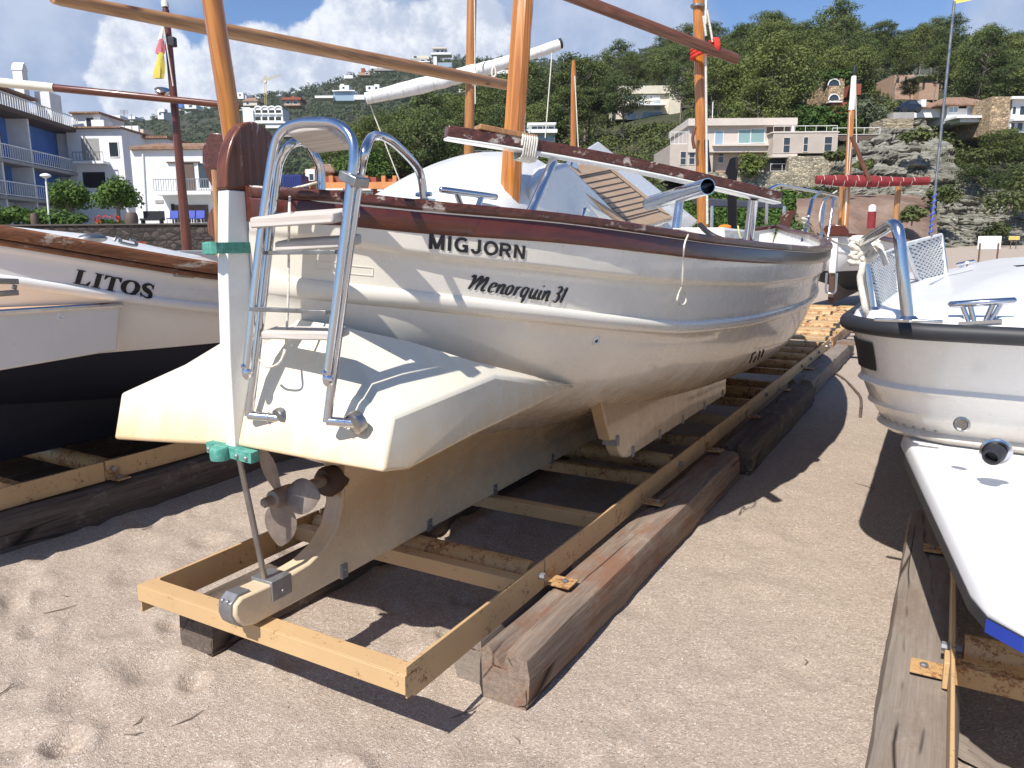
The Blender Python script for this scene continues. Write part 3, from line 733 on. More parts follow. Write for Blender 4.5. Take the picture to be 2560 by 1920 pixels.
def blobs(lst, noisef, amp):
    tot = None
    for x, y, r in lst:
        d = ray(x, y).normalized(); n = WN('ShaderNodeVectorMath', _operation='DISTANCE'); wt.links.new(DIR, n.inputs[0]); n.inputs[1].default_value = d
        v = WM('SUBTRACT', 1.0, WM('DIVIDE', n.outputs['Value'], r/F))
        tot = v if tot is None else WM('MAXIMUM', tot, v)
    return WM('ADD', tot, WM('MULTIPLY', WM('SUBTRACT', noisef, .5), amp))
def ramp(f, a, b):
    m = WN('ShaderNodeMapRange', _interpolation_type='SMOOTHSTEP'); wt.links.new(f, m.inputs[0]); m.inputs[1].default_value = a; m.inputs[2].default_value = b; return m.outputs[0]
n_big, n_mid, n_fine = wnoise(5, 5), wnoise(14, 8, .62), wnoise(30, 8, .65)
cum = ramp(blobs([(330, 110, 75), (385, 150, 80), (310, 195, 80), (420, 215, 90), (360, 260, 90), (590, 150, 80), (660, 165, 90), (560, 215, 95), (690, 215, 100), (900, 60, 85), (960, 100, 95), (850, 110, 80), (800, 160, 90), (900, 170, 110), (1010, 150, 100), (1080, 100, 100), (480, 250, 100), (780, 220, 100), (1180, 60, 90), (-500, 120, 200), (3000, 200, 220)], n_mid, 1.1), -.02, .16)
strat = ramp(blobs([(60, 60, 250), (200, 200, 230), (-100, 200, 300), (150, -60, 260), (1300, 40, 260), (1500, 60, 220), (1150, 20, 220), (1620, 90, 160), (2620, 60, 190), (2540, 90, 130), (420, -90, 120)], n_big, 1.0), -.1, .42)
def wmix(f, a, b):
    n = WN('ShaderNodeMix', _data_type='RGBA'); wt.links.new(f, n.inputs[0])
    for s_, v in ((n.inputs[6], a), (n.inputs[7], b)):
        if isinstance(v, tuple): s_.default_value = v+((1,) if len(v) == 3 else ())
        else: wt.links.new(v, s_)
    return n.outputs[2]
SKY_K = .07
CL = 1/SKY_K
shade = ramp(WM('ADD', n_fine, WM('MULTIPLY', n_mid, .6)), .62, 1.0)
cumc = wmix(shade, (.42*CL, .47*CL, .58*CL), (.74*CL, .76*CL, .80*CL))
stc = wmix(ramp(n_mid, .3, .7), (.29*CL, .36*CL, .50*CL), (.45*CL, .50*CL, .62*CL))
g = WN('ShaderNodeGamma', Gamma=1.0)
tint = WN('ShaderNodeMix', _data_type='RGBA', _blend_type='MULTIPLY'); tint.inputs[0].default_value = 1; wt.links.new(sky.outputs[0], tint.inputs[6]); tint.inputs[7].default_value = (.95, 1.14, 1.42, 1)
c1 = wmix(WM('MULTIPLY', strat, .85), tint.outputs[2], stc)
c2 = wmix(WM('MULTIPLY', cum, .94), c1, cumc)
bg = WN('ShaderNodeBackground', Strength=SKY_K); wt.links.new(c2, bg.inputs[0])
wo = WN('ShaderNodeOutputWorld'); wt.links.new(bg.outputs[0], wo.inputs[0])
W_.cycles.sampling_method = 'MANUAL'; W_.cycles.sample_map_resolution = 512
sc.view_settings.view_transform = 'Standard'; sc.view_settings.look = 'None'; sc.view_settings.gamma = 1; sc.view_settings.exposure = 0.47

# ================================================================== sand
def M_sand_():
    t = NT('coarse_sand'); v = t.coord()
    vo = t.N('ShaderNodeTexVoronoi', Scale=185.0); t.L(v, vo.inputs['Vector'])
    sp = t.N('ShaderNodeSeparateColor'); t.L(vo.outputs['Color'], sp.inputs[0])
    grain = t.ramp(sp.outputs[0], [(.0, (.13, .10, .08)), (.14, (.30, .24, .19)), (.5, (.415, .34, .272)), (.86, (.55, .455, .37)), (.97, (.80, .74, .66))])
    red = t.mix(t.ramp(sp.outputs[1], [(.72, (0,)*3), (.8, (.35,)*3)]), grain, (.38, .25, .19))
    lg = t.noise(v, 1.4, 5, .6); c = t.mix(.5, red, t.ramp(lg, [(.3, (.365, .298, .242)), (.7, (.44, .36, .29))]))
    gl = t.noise(v, 9, 5, .7); c = t.mix(t.math('MULTIPLY', gl, .2), c, (.27, .215, .17))
    t.set(c, .92); t.b.inputs['Specular IOR Level'].default_value = .2
    b1 = t.N('ShaderNodeBump', Strength=.55, Distance=.005); t.L(vo.outputs['Distance'], b1.inputs['Height'])
    b2 = t.N('ShaderNodeBump', Strength=.6, Distance=.02); t.L(t.noise(v, 16, 6, .7), b2.inputs['Height']); t.L(b1.outputs[0], b2.inputs['Normal']); t.L(b2.outputs[0], t.b.inputs['Normal'])
    return t.m
M_sand = M_sand_()
random.seed(3)
dimples = [(random.uniform(-4, 5), random.uniform(1.2, 9), random.uniform(.05, .13), random.uniform(.004, .017)) for _ in range(520)]
cells = {}
for d_ in dimples: cells.setdefault((int(math.floor(d_[0]*2)), int(math.floor(d_[1]*2))), []).append(d_)
def sstep(a, b, x):
    t = max(0, min(1, (x-a)/(b-a))); return t*t*(3-2*t)
def far_rise(x, y): return sstep(24, 85, math.hypot(x, y))*1.15
def sand_z(x, y):
    r = math.hypot(x, y); z = far_rise(x, y)
    if r > 40: return z
    k = 1/(1+(r/14)**2)
    z += k*(.013*mnoise.noise((x*1.3, y*1.3, 0))+.010*mnoise.noise((x*3.4, y*3.4, 5))+.005*mnoise.noise((x*8, y*8, 9)))
    if r < 10:
        cx, cy = int(math.floor(x*2)), int(math.floor(y*2))
        for i in (-1, 0, 1):
            for j in (-1, 0, 1):
                for (dx, dy, rr, h) in cells.get((cx+i, cy+j), ()):
                    q = ((x-dx)**2+(y-dy)**2)/(rr*rr)
                    if q < 4: z += h*(2.1 if dx < .1 else .75)*(-math.exp(-q*1.6)+.45*math.exp(-(math.sqrt(q)-1.25)**2*6))
    return z
az = [R(-44+88*i/430) for i in range(431)] + [R(44+272*i/40) for i in range(1, 40)]
rad = [.35]
while rad[-1] < 16: rad.append(rad[-1]*1.0125)
while rad[-1] < 1350: rad.append(rad[-1]*1.10)
mb = MB(); n = len(az)
for r in rad:
    for a_ in az:
        x, y = r*math.sin(a_), r*math.cos(a_); mb.v.append((x, y, sand_z(x, y)))
mb.v.append((0, 0, 0)); c_ = len(mb.v)-1
for i in range(len(rad)-1):
    for k in range(n): mb.f.append((i*n+k, i*n+(k+1) % n, (i+1)*n+(k+1) % n, (i+1)*n+k))
for k in range(n): mb.f.append((c_, (k+1) % n, k))
sand = mb.build('ground', M_sand, ang=180); tag(sand, kind='structure')

# ================================================================== cradles
M_yel = rusty('ochre_paint', (.59, .39, .195), (.17, .06, .022), .585)
M_yelrust = rusty('rusty_ochre_paint', (.55, .34, .15), (.24, .10, .04), .53)
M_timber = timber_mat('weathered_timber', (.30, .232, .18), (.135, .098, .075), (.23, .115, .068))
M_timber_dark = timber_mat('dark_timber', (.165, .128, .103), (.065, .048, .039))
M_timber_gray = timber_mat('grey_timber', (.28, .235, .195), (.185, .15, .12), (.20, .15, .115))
def timber(l0, l1, s0, s1, z1, label, mat, root=O, group='squared timbers under the cradles', split=True, skew=0.0, z0=-.03):
    """squared baulk lying in the sand with worn edges and a drying crack at its end"""
    L_ = s1-s0; w = l1-l0; n = max(8, int(L_/.07)); mb = MB(); rings = []
    random.seed(int(abs(l0*1000+s0*77)))
    prof = [(0, 0), (w*.33, 0), (w*.66, 0), (w, 0), (w, .33), (w, .66), (w, 1), (w*.8, 1), (w*.55, 1), (w*.47, 1), (w*.2, 1), (0, 1), (0, .66), (0, .33)]
    for i in range(n+1):
        t = i/n; ring = []
        for j, (x, h) in enumerate(prof):
            a_ = mnoise.noise((x*5+l0, t*L_*2.1, h*4)); b_ = mnoise.noise((x*5+9, t*L_*6, h*4+3))
            dx = .007*a_+.005*b_; dz = .008*mnoise.noise((x*5+20, t*L_*2.3, h*3))+.006*b_
            cx = .014 if (j in (3, 0, 6, 11)) else 0
            xx = x+dx+(-cx if x > w/2 else cx); zz = z0+(z1-z0)*h+(dz if h > 0 else 0)-(cx if h == 1 else 0)
            if split and j == 9: zz -= max(0, .075*(1-t*L_/.6))
            e = .012*mnoise.noise((x*9, h*9, i)) if i in (0, n) else 0
            ring.append((xx+skew*t*L_, t*L_+e, zz))
        rings.append(ring)
    mb.loft(rings, True, True)
    o = mb.build('timber_baulk', mat, ang=40)
    o.location = root+RX*l0+AX*s0; o.rotation_euler = (0, 0, -TH)
    return tag(o, label, 'timber', group)
def cradle(label, c, s1, root=O, xs=(), rollers=(), front=True, hw=.62, start=.09, group='ochre steel boat cradles'):
    e = empty('boat_cradle', root+RX*c, -TH, label, 'cradle', group)
    for sd in (1, -1):
        mb = MB(); x = sd*hw; segs = [start+.0, .98, 2.1, 3.3, 4.5, 5.8, 7.2, 8.6, 10]
        for a_, b_ in zip(segs, segs[1:]):
            if a_ >= s1: break
            b_ = min(b_, s1)
            mb.bx(x-.006, x+.006, a_, b_-.012, .205, .325)
            if b_ < s1: mb.bx(x-.022, x-.0065, b_-.05, b_+.04, .21, .30)
        mb.build('side_rail', M_yel, e, bevel=.002)
        for s in [q for q in (1.02, 2.15, 3.35, 4.5, 5.8, 7.2) if q < s1]:
            mb = MB(); mb.bx(min(x, x+sd*.115)+.0065*(sd > 0), max(x, x+sd*.115)-.0065*(sd < 0), s-.045, s+.045, .216, .224); mb.bx(x+sd*.0062-.003, x+sd*.0062+.003, s-.05, s+.05, .224, .27)
            pl = mb.build('fixing_plate', M_yelrust, e, bevel=.001)
            mb = MB(); mb.lathe([(.014, .224), (.014, .232), (.008, .236)], (x+sd*.075, s+.0, 0), n=6); mb.build('bolt_head', M_shoe, pl)
    if front:
        mb = MB(); y0 = start-.075
        w = hw+.028
        mb.bx(-w, w, y0, y0+.008, .255, .318); mb.bx(-w, w, y0+.0081, y0+.075, .318-.008, .318); mb.bx(-w, -w+.007, y0+.0082, y0+.085, .205, .309); mb.bx(w-.007, w, y0+.0082, y0+.075, .24, .345)
        mb.build('front_channel', M_yel, e, bevel=.0015)
    for s in xs:
        mb = MB(); mb.bx(-hw+.007, hw-.007, s-.006, s+.006, .235, .30); mb.bx(-hw+.007, hw-.007, s+.0061, s+.05, .288, .30); mb.build('cross_bar', M_yelrust if int(s*10) % 2 else M_yel, e, bevel=.002)
    for s in rollers:
        mb = MB(); L_ = hw-.03
        mb.lathe([(.03, -L_+.0), (.052, -L_+.004), (.054, -L_+.2), (.0545, 0), (.054, L_-.2), (.052, L_-.004), (.03, L_)], (0, s, .272), (1, 0, 0), 20)
        mb.build('roller', M_yelrust, e)
        mb = MB(); mb.tube([(-hw-.03, s, .272), (hw+.03, s, .272)], .016, 8); mb.build('axle', M_shoe, e)
    return e
cradle('long ochre steel cradle with rollers carrying the MIGJORN boat', 0.02, 9.2, O, (.80, 1.60, 2.35, 3.30, 4.0, 4.75, 5.7, 6.5), (.93, 2.75, 5.2, 7.0, 7.6, 8.2, 8.8))
timber(.645, .85, .465, 3.45, .20, 'brown split-ended timber nearest the camera under the right rail of the MIGJORN cradle', M_timber)
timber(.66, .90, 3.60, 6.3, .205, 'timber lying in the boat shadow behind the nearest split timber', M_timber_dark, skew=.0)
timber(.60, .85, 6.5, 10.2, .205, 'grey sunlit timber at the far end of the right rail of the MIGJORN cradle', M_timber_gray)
timber(.50, .625, .52, 1.3, .195, 'short timber block tucked inside the right rail beside the split timber', M_timber_gray, split=False)
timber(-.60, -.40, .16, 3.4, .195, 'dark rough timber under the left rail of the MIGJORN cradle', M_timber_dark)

# twigs and bits of shell on the sand
random.seed(21); M_twig = plain('dry_twig', (.17, .125, .095), .9)
for (x, y, a_, L_) in ((150, 1525, 35, .13), (165, 1490, 160, .05), (10, 1728, 80, .10), (470, 1800, 50, .12), (480, 1565, 25, .10), (345, 1810, 80, .05), (335, 1840, 10, .06), (150, 1330, 80, .05), (370, 1320, 70, .08), (2180, 1220, 70, .16), (2160, 1215, 120, .14), (1170, 1770, 40, .16), (2010, 1650, 80, .05), (1290, 1850, 120, .05)):
    p = G(x, y, 0); z = sand_z(p.x, p.y); mb = MB(); d_ = Vector((math.cos(R(a_)), math.sin(R(a_)), 0))
    mb.tube([-d_*L_/2+Vector((0, 0, .001)), d_*L_*.05+Vector((.01, -.012, .006)), d_*L_/2+Vector((0, 0, .003))], [.002, .0025, .001], 5)
    o = mb.build('twig', M_twig); o.location = (p.x, p.y, z); tag(o, 'thin dry twig lying loose on the sand', 'twig', 'twigs scattered on the sand')
mb = MB()
for _ in range(1500):
    r = 1.4*(9/1.4)**random.random(); a_ = R(random.uniform(-42, 42)); x, y = r*math.sin(a_), r*math.cos(a_); z = sand_z(x, y); s_ = random.uniform(.0015, .0045)
    u = Vector((random.uniform(-1, 1), random.uniform(-1, 1), random.uniform(-.4, .4))).normalized()*s_; w = u.cross(Vector((0, 0, 1))).normalized()*s_*.7; h_ = Vector((0, 0, s_*.7)); c_ = Vector((x, y, z+s_*.3))
    b = len(mb.v); mb.v += [tuple(c_+u), tuple(c_+w), tuple(c_-u), tuple(c_-w), tuple(c_+h_), tuple(c_-h_)]; mb.f += [(b, b+1, b+4), (b+1, b+2, b+4), (b+2, b+3, b+4), (b+3, b, b+4), (b+1, b, b+5), (b+2, b+1, b+5), (b+3, b+2, b+5), (b, b+3, b+5)]
def grit():
    t = NT('shell_grit'); g = t.N('ShaderNodeNewGeometry'); t.set(t.ramp(g.outputs['Random Per Island'], [(.0, (.06, .045, .04)), (.45, (.16, .12, .10)), (.55, (.65, .60, .54)), (1, (.78, .74, .68))]), .7); return t.m
tag(mb.build('shell_grit', grit(), smooth=False), kind='stuff')
# ================================================================== neighbouring boats
class Hull:
    def __init__(s, K, **t): s.K = K; s.t = t; s.c = {}
    def q(s, u, k): return ip(u, s.K, s.t[k])
    def sect(s, u):
        k = round(u, 4)
        if k not in s.c:
            lg = s.q(u, 'LG'); s.c[k] = ([s.q(u, z) for z in ('Z6', 'Z5', 'Z4', 'Z3', 'Z2', 'Z1', 'ZG')], [.03, s.q(u, 'L5'), s.q(u, 'L4'), s.q(u, 'L3'), lg*.93, lg*.965, lg])
        return s.c[k]
    def l(s, u, z):
        zs, ls = s.sect(u); l = ip(z, zs, ls); f = min(1, ls[6]/.2)
        t = max(0, min(1, (z-(zs[5]-.012))/.024)); l += .016*f*(t*t*(3-2*t))
        d = abs(z-zs[4])/.032
        if d < 1: l += .022*f*(1-d*d)**.6
        return l
    def ss(s, u, z): return u - (((u-6)/2.6)**1.5*(s.q(u, 'ZG')-z)*.6 if u > 6 else 0)
    def p(s, u, z, off=0, sd=1): return Vector((sd*(s.l(u, z)+off), s.ss(u, z), z))
    def zl(s, u):
        z6, z5, z4, z3, z2, z1, zg = s.sect(u)[0]
        return [zg-(zg-z1-.02)*i/4 for i in range(4)]+[z1+.02, z1+.01, z1, z1-.012]+[z1-.012-(z1-z2-.05)*i/3 for i in range(1, 3)]+[z2+.032*math.cos(math.pi*i/8) for i in range(9)]+[z2-.032-(z2-.032-z3)*i/3 for i in range(1, 3)]+[z3-(z3-z4)*i/3 for i in range(3)]+[z4-(z4-z5)*i/3 for i in range(3)]+[z5-(z5-z6)*i/2 for i in range(3)]
    def build(s, root, mat, capmat, deckmat, n=46):
        us = [s.K[0]+(s.K[-1]-s.K[0])*(i/n)**1.25 for i in range(n+1)]; mb = MB(); rings = []
        for u in us:
            zl = s.zl(u); rings.append([s.p(u, z) for z in zl]+[s.p(u, z, 0, -1) for z in reversed(zl)])
        mb.loft(rings, False); mb.build('hull', mat, root, ang=50)
        mb = MB(); rings = []
        for u in us[2:]:
            zg, lg = s.q(u, 'ZG'), max(.02, s.q(u, 'LG')-.03); zd = zg-.22
            rings.append([(lg, u, zg), (lg-.02, s.ss(u, zd), zd), (-lg+.02, s.ss(u, zd), zd), (-lg, u, zg)])
        mb.loft(rings, False); mb.build('deck', deckmat, root)
        mb = MB()
        for sd in (1, -1):
            mb.loft([[(sd*max(.004, s.q(u, 'LG')+a), u, s.q(u, 'ZG')+b) for a, b in ((-.05, -.03), (.026, -.055), (.040, -.04), (.040, .0), (.028, .014), (-.045, .014))] for u in us], True, True)
        mb.build('cap_rail', capmat, root, ang=40)
def split_paint(name, top, low, z, rough=.3, wob=.0):
    m = gelcoat(name, top, None, rough=rough); t = m.node_tree; b = [n for n in t.nodes if n.type == 'BSDF_PRINCIPLED'][0]
    src = b.inputs['Base Color'].links[0].from_socket
    tc_ = t.nodes.new('ShaderNodeTexCoord'); sp = t.nodes.new('ShaderNodeSeparateXYZ'); t.links.new(tc_.outputs['Object'], sp.inputs[0])
    gt = t.nodes.new('ShaderNodeMath'); gt.operation = 'LESS_THAN'; gt.inputs[1].default_value = z; t.links.new(sp.outputs[2], gt.inputs[0])
    mx = t.nodes.new('ShaderNodeMix'); mx.data_type = 'RGBA'; t.links.new(gt.outputs[0], mx.inputs[0]); t.links.new(src, mx.inputs[6]); mx.inputs[7].default_value = low+(1,); t.links.new(mx.outputs[2], b.inputs['Base Color'])
    rm = t.nodes.new('ShaderNodeMapRange'); t.links.new(gt.outputs[0], rm.inputs[0]); rm.inputs[3].default_value = rough; rm.inputs[4].default_value = .75; t.links.new(rm.outputs[0], b.inputs['Roughness'])
    cm = t.nodes.new('ShaderNodeMapRange'); t.links.new(gt.outputs[0], cm.inputs[0]); cm.inputs[3].default_value = .25; cm.inputs[4].default_value = 0; t.links.new(cm.outputs[0], b.inputs['Coat Weight'])
    return m
M_oldrail = wood('sunbleached_rail', (.26, .10, .04), (.12, .045, .02), 'y', .45, 9, ((.42, .34, .27), .55), False, .1)
M_chrome = M_steel
# ------------------------------------------------------------------ LITOS
LC, LS = -2.92, -.45
lit = empty('sailboat', O+RX*LC+AX*LS, -TH, 'white sailboat lettered LITOS with a navy bottom and sun-bleached brown rail', 'boat')
def lb(v): return Vector((v.x-LC, v.y-LS, v.z))
ZGL = [1.90, 1.865, 1.80, 1.69, 1.58, 1.485, 1.37, 1.31, 1.30, 1.34, 1.42, 1.52, 1.58]
LH = Hull(KS, LG=[v*1.04 for v in LG], ZG=ZGL, Z1=[v-.115 for v in ZGL], Z2=[v-.268 for v in ZGL], L3=L3, Z3=[1.42, 1.36, 1.28, 1.14, 1.04, .97, .89, .86, .86, .88, .93, 1.0, 1.07], L4=L4, Z4=[1.2, 1.12, 1.04, .93, .85, .79, .71, .68, .67, .69, .74, .85, .95], L5=L5, Z5=Z5, Z6=Z6)
M_lit = split_paint('white_navy_paint', (.80, .79, .77), (.006, .009, .022), .985)
LH.build(lit, M_lit, M_oldrail, M_white)
mb = MB()
for u0, o_, w_ in ((0, .055, .012), ):
    mb.loft([[LH.p(.12+i*.16, LH.q(.12+i*.16, 'ZG')-.055-k*.0, .006+.012*(k in (1, 2)))+Vector((0, 0, -.012*k)) for k in range(4)] for i in range(50)], False)
mb.build('rubbing_strip', M_oldrail, lit)
mb = MB(); kp2 = [(.3, .40), (.3, .9), (1, .8), (2, .65), (5, .5), (7, .5), (7, .36), (.6, .335)]
mb.ext([(-.05, s_, z) for s_, z in kp2], (.1, 0, 0)); mb.build('keel', M_navy, lit, bevel=.008)
# its platform with steel edge and planked top
mb = MB(); zt = 1.315
a1 = lb(BL(300, 757, LC+.86)); a0 = Vector((.86, -.25, a1.z-.03))
top = [(-.84, -.25, a1.z-.0), (.84, -.25, a1.z+.01), (.87, a1.y*.6, a1.z+.005), (.86, a1.y, a1.z), (-.86, a1.y, a1.z)]
mb.ext(top, (0, 0, -.012)); pf = mb.build('stern_platform', M_teak, lit)
mb = MB(); bot = [(-.80, -.2, .96), (.80, -.2, .96), (.83, a1.y*.6, 1.0), (.82, a1.y-.02, 1.02), (-.82, a1.y-.02, 1.02)]
mb.loft([[Vector(p)+Vector((0, 0, -.013)) for p in top], bot], True, True); mb.build('platform_side', M_lit, pf, bevel=.01)
mb = MB(); mb.tube([Vector(p)+Vector((.004 if p[0] > 0 else -.004, 0, -.008)) for p in top], .016, 8); mb.build('steel_edge', M_steel, pf)
mb = MB()
p0 = lb(BL(-25, 736, LC+.86)); p1 = lb(BL(44, 731, LC+.86)); p2 = lb(BL(44, 704, LC+.86)); p3 = lb(BL(-25, 702, LC+.86))
for a_, b_ in ((p0, p1), (p3, p2)): mb.beam(a_, b_, .03, .028)
mb.beam(p1+Vector((-.01, -.01, .016)), p2+Vector((-.01, -.01, -.016)), .02, .02); mb.beam(lerp(p0, p1, .6)+Vector((0, 0, -.12)), lerp(p0, p1, .6)+Vector((0, 0, -.016)), .03, .03); mb.build('folded_step', M_steel_dull, lit, bevel=.004)
def hull_find(H, x, y, c, s0):
    prev = None
    for i in range(5, 260):
        u = i*.02
        p = BS(x, y, u+s0); e = (p.x-c)-H.l(u, max(.7, min(H.q(u, 'ZG'), p.z)))
        if prev is not None and prev > 0 >= e: return u, p.z
        prev = e
    return u, p.z
def litos():
    vs, fs = [], []; lay = [0]
    def poly(pts, x0):
        b = len(vs)
        if len(pts) == 4 and max(p[1] for p in pts)-min(p[1] for p in pts) > .5:
            for i in range(9):
                t = i/8
                for (xa, ya), (xb, yb) in ((pts[0], pts[3]), (pts[1], pts[2])): vs.append((x0+xa*(1-t)+xb*t, ya*(1-t)+yb*t, lay[0]*.00015))
            fs.extend([(b+2*i, b+2*i+1, b+2*i+3, b+2*i+2) for i in range(8)])
        else: vs.extend([(x0+x, y, lay[0]*.00015) for x, y in pts]); fs.append(tuple(range(b, b+len(pts))))
        lay[0] += 1
    def ribbon(c, w, x0):
        b = len(vs); m = len(c)
        for i, (x, y) in enumerate(c):
            t = (Vector(c[min(i+1, m-1)]+(0,))-Vector(c[max(i-1, 0)]+(0,))).normalized(); ww = w(i/(m-1), t)/2
            for sgn in (1, -1): vs.append((x0+x-t.y*ww*sgn, y+t.x*ww*sgn, lay[0]*.00015))
        fs.extend([(b+2*i, b+2*i+2, b+2*i+3, b+2*i+1) for i in range(m-1)]); lay[0] += 1
    # L
    poly([(.10, .03), (.36, .03), (.36, .97), (.10, .97)], 0); poly([(0, 0), (.3, 0), (.3, .06), (0, .06)], 0); poly([(0, .94), (.46, .94), (.46, 1), (0, 1)], 0); poly([(.3, 0), (.78, 0), (.84, .34), (.77, .34), (.62, .08), (.3, .07)], 0)
    # I
    for y in (0, .94): poly([(0, y), (.46, y), (.46, y+.06), (0, y+.06)], .92)
    poly([(.10, .03), (.36, .03), (.36, .97), (.10, .97)], .92)
    # T
    poly([(.32, .03), (.58, .03), (.58, .97), (.32, .97)], 1.44); poly([(.22, 0), (.68, 0), (.68, .06), (.22, .06)], 1.44); poly([(.0, 1), (.0, .68), (.06, .68), (.18, .90), (.34, .92), (.34, 1)], 1.44); poly([(.9, 1), (.9, .68), (.84, .68), (.72, .90), (.56, .92), (.56, 1)], 1.44)
    # O
    ribbon([(.47+.38*math.cos(2*math.pi*i/40), .5+.44*math.sin(2*math.pi*i/40)) for i in range(41)], lambda k, t: .10+.21*abs(t.y)**1.6, 2.42)
    # S
    sp_ = [(p.x, p.y) for p in spline([(.68, .72, 0), (.58, .90, 0), (.36, .95, 0), (.16, .80, 0), (.24, .60, 0), (.48, .46, 0), (.64, .28, 0), (.50, .07, 0), (.28, .05, 0), (.06, .28, 0)], 6)]
    ribbon(sp_, lambda k, t: .10+.22*max(0, 1-abs(k-.5)*2.6), 3.44); poly([(.64, .66), (.71, .66), (.70, 1.0), (.65, 1.0)], 3.44); poly([(.02, .0), (.08, .0), (.10, .34), (.03, .34)], 3.44)
    hi = 3.44+.74
    return [(x/hi, y, e) for x, y, e in vs], fs
c4 = [hull_find(LH, 176, 708, LC, LS), hull_find(LH, 376, 748, LC, LS), hull_find(LH, 182, 673, LC, LS), hull_find(LH, 380, 712, LC, LS)]
vs, fs = litos(); mb = MB(); out = []
bl_, br_, tl_, tr_ = c4
for (u, v, e) in vs:
    s_ = (bl_[0]*(1-u)+br_[0]*u)*(1-v)+(tl_[0]*(1-u)+tr_[0]*u)*v; z_ = (bl_[1]*(1-u)+br_[1]*u)*(1-v)+(tl_[1]*(1-u)+tr_[1]*u)*v
    out.append(LH.p(s_, z_, .0045+e))
mb.add(out, fs); mb.build('boat_name', M_black, lit, smooth=False, flipfix=False)
u, z = hull_find(LH, 450, 684, LC, LS); p = LH.p(u, z, .004)
mb = MB(); tdir = (LH.p(u+.1, z-.012)-LH.p(u-.1, z+.012)).normalized(); mb.obox(p, tdir*.062, Vector((0, 0, 1))*.022, tdir.cross(Vector((0, 0, 1)))*.006); cp_ = mb.build('chafe_plate', M_steel_dull, lit, bevel=.008)
for k in (-.042, .042):
    mb = MB(); mb.ball(p+tdir*k+tdir.cross(Vector((0, 0, 1)))*.006, .009, 8, 5); mb.build('screw', M_white, cp_)
u, z = hull_find(LH, 152, 793, LC, LS)
mb = MB(); q = lb(BL(152, 793, LC+.86)); mb.lathe([(.008, .0), (.01, .006), (.022, .004), (.024, -.01)], q, (1, -.2, 0), 14); mb.build('skin_fitting', M_white, lit)
c_ = [lb(BL(x, y, LC+.35)) for x, y in ((285, 602), (292, 594), (302, 598), (302, 606), (340, 614), (338, 603), (330, 598), (326, 602))]
mb = MB(); mb.tube(spline(c_, 4), .010, 8); mb.build('cleat', M_steel_dull, lit)
mb = MB(); a_ = lb(BL(0, 545, LC+.2)); mb.loft([[(w_*x, s_, z0_+h_*max(0, 1-x*x)) for x in [k/6-1 for k in range(13)]] for s_, w_, z0_, h_ in ((.9, .28, 1.60, .05), (1.2, .34, 1.54, .20), (1.9, .42, 1.40, .28), (2.6, .45, 1.3, .24), (3.4, .3, 1.25, .04))], False); mb.build('coach_roof', M_white, lit)
mb = MB(); mb.ball(lb(BL(232, 596, LC+.5)), (.05, .09, .028), 12, 6); mb.build('dome_vent', M_steel_dull, lit)
cradle('ochre steel cradle under the LITOS boat', -2.98, 7.5, O, (.5, 1.9, 3.5, 5.0), (1.02, 3.2), False, .62, -1.5)
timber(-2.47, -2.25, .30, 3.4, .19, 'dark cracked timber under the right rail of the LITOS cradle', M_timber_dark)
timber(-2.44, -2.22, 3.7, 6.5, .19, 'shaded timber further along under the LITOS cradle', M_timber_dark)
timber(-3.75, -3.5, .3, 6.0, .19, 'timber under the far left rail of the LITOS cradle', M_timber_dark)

# ------------------------------------------------------------------ white motor boat on the right
RC, RS = 2.75, .2
rbt = empty('motorboat', O+RX*RC+AX*RS, -TH, 'white motorboat with black rubber fender and low white swim platform', 'boat')
def rb(v): return Vector((v.x-RC, v.y-RS, v.z))
M_rbt = gelcoat('white_motorboat_paint', (.70, .68, .645), (.50, .42, .33), .55, 1.0)
M_rbtop = plain('white_motorboat_deck', (.80, .80, .80), .25, 0, .03, 2)
M_blue = plain('blue_waterline', (.015, .045, .33), .35)
def ring(hw, s_aft, r, z, sf=6.2, bul=.08, wf=1.0):
    """plan outline of the stern: port side, rounded quarter, aft edge, starboard side"""
    o = []
    for sd in (-1, 1):
        pts = [(sd*hw*wf, sf), (sd*hw*1.02, 4.0), (sd*hw, s_aft+r*1.6)]
        for k in range(9):
            a_ = math.pi/2*k/8; pts.append((sd*(hw-r+r*math.cos(a_)), s_aft+bul*((hw-r+r*math.cos(a_))/hw)**2+r*(1-math.sin(a_))))
        pts += [(sd*hw*.35, s_aft+bul*.12)]
        o += pts if sd == -1 else pts[::-1]
    return [(x, s_, z) for x, s_ in o]
g0 = rb(BZ(2122, 825, 1.255)); hw0 = -g0.x+.03; sa0 = rb(BZ(2560, 850, 1.255)).y
lv = [(1.255, 1.0, .02), (1.20, .985, .06), (1.05, .965, .17), (1.02, .962, .19), (1.0, .975, .185), (.985, .955, .21), (.90, .93, .28), (.885, .938, .285), (.87, .92, .30), (.80, .885, .36), (.78, .90, .34), (.75, .87, .38), (.55, .62, .9), (.40, .25, 1.3)]
mb = MB(); mb.loft([ring(hw0*k, sa0+ds, .32*k, z) for z, k, ds in lv], False); mb.build('hull', M_rbt, rbt, ang=40)
mb = MB(); fr_ = [Vector(p) for p in ring(hw0+.01, sa0-.01, .33, 1.265)]
mb.tube(fr_, .033, 12); mb.build('rubber_fender', M_rubber, rbt, ang=60)
mb = MB(); rr_ = [ring(hw0-.0, sa0+.0, .32, 1.262), ring(hw0-.02, sa0+.03, .30, 1.312), ring(hw0-.07, sa0+.08, .26, 1.325), ring(hw0-.30, sa0+.42, .2, 1.335), ring(hw0-.42, sa0+.75, .22, 1.365), ring(hw0-.52, sa0+1.15, .3, 1.40), ring(hw0-.70, sa0+1.9, .3, 1.44), ring(hw0-.95, sa0+2.8, .2, 1.46)]
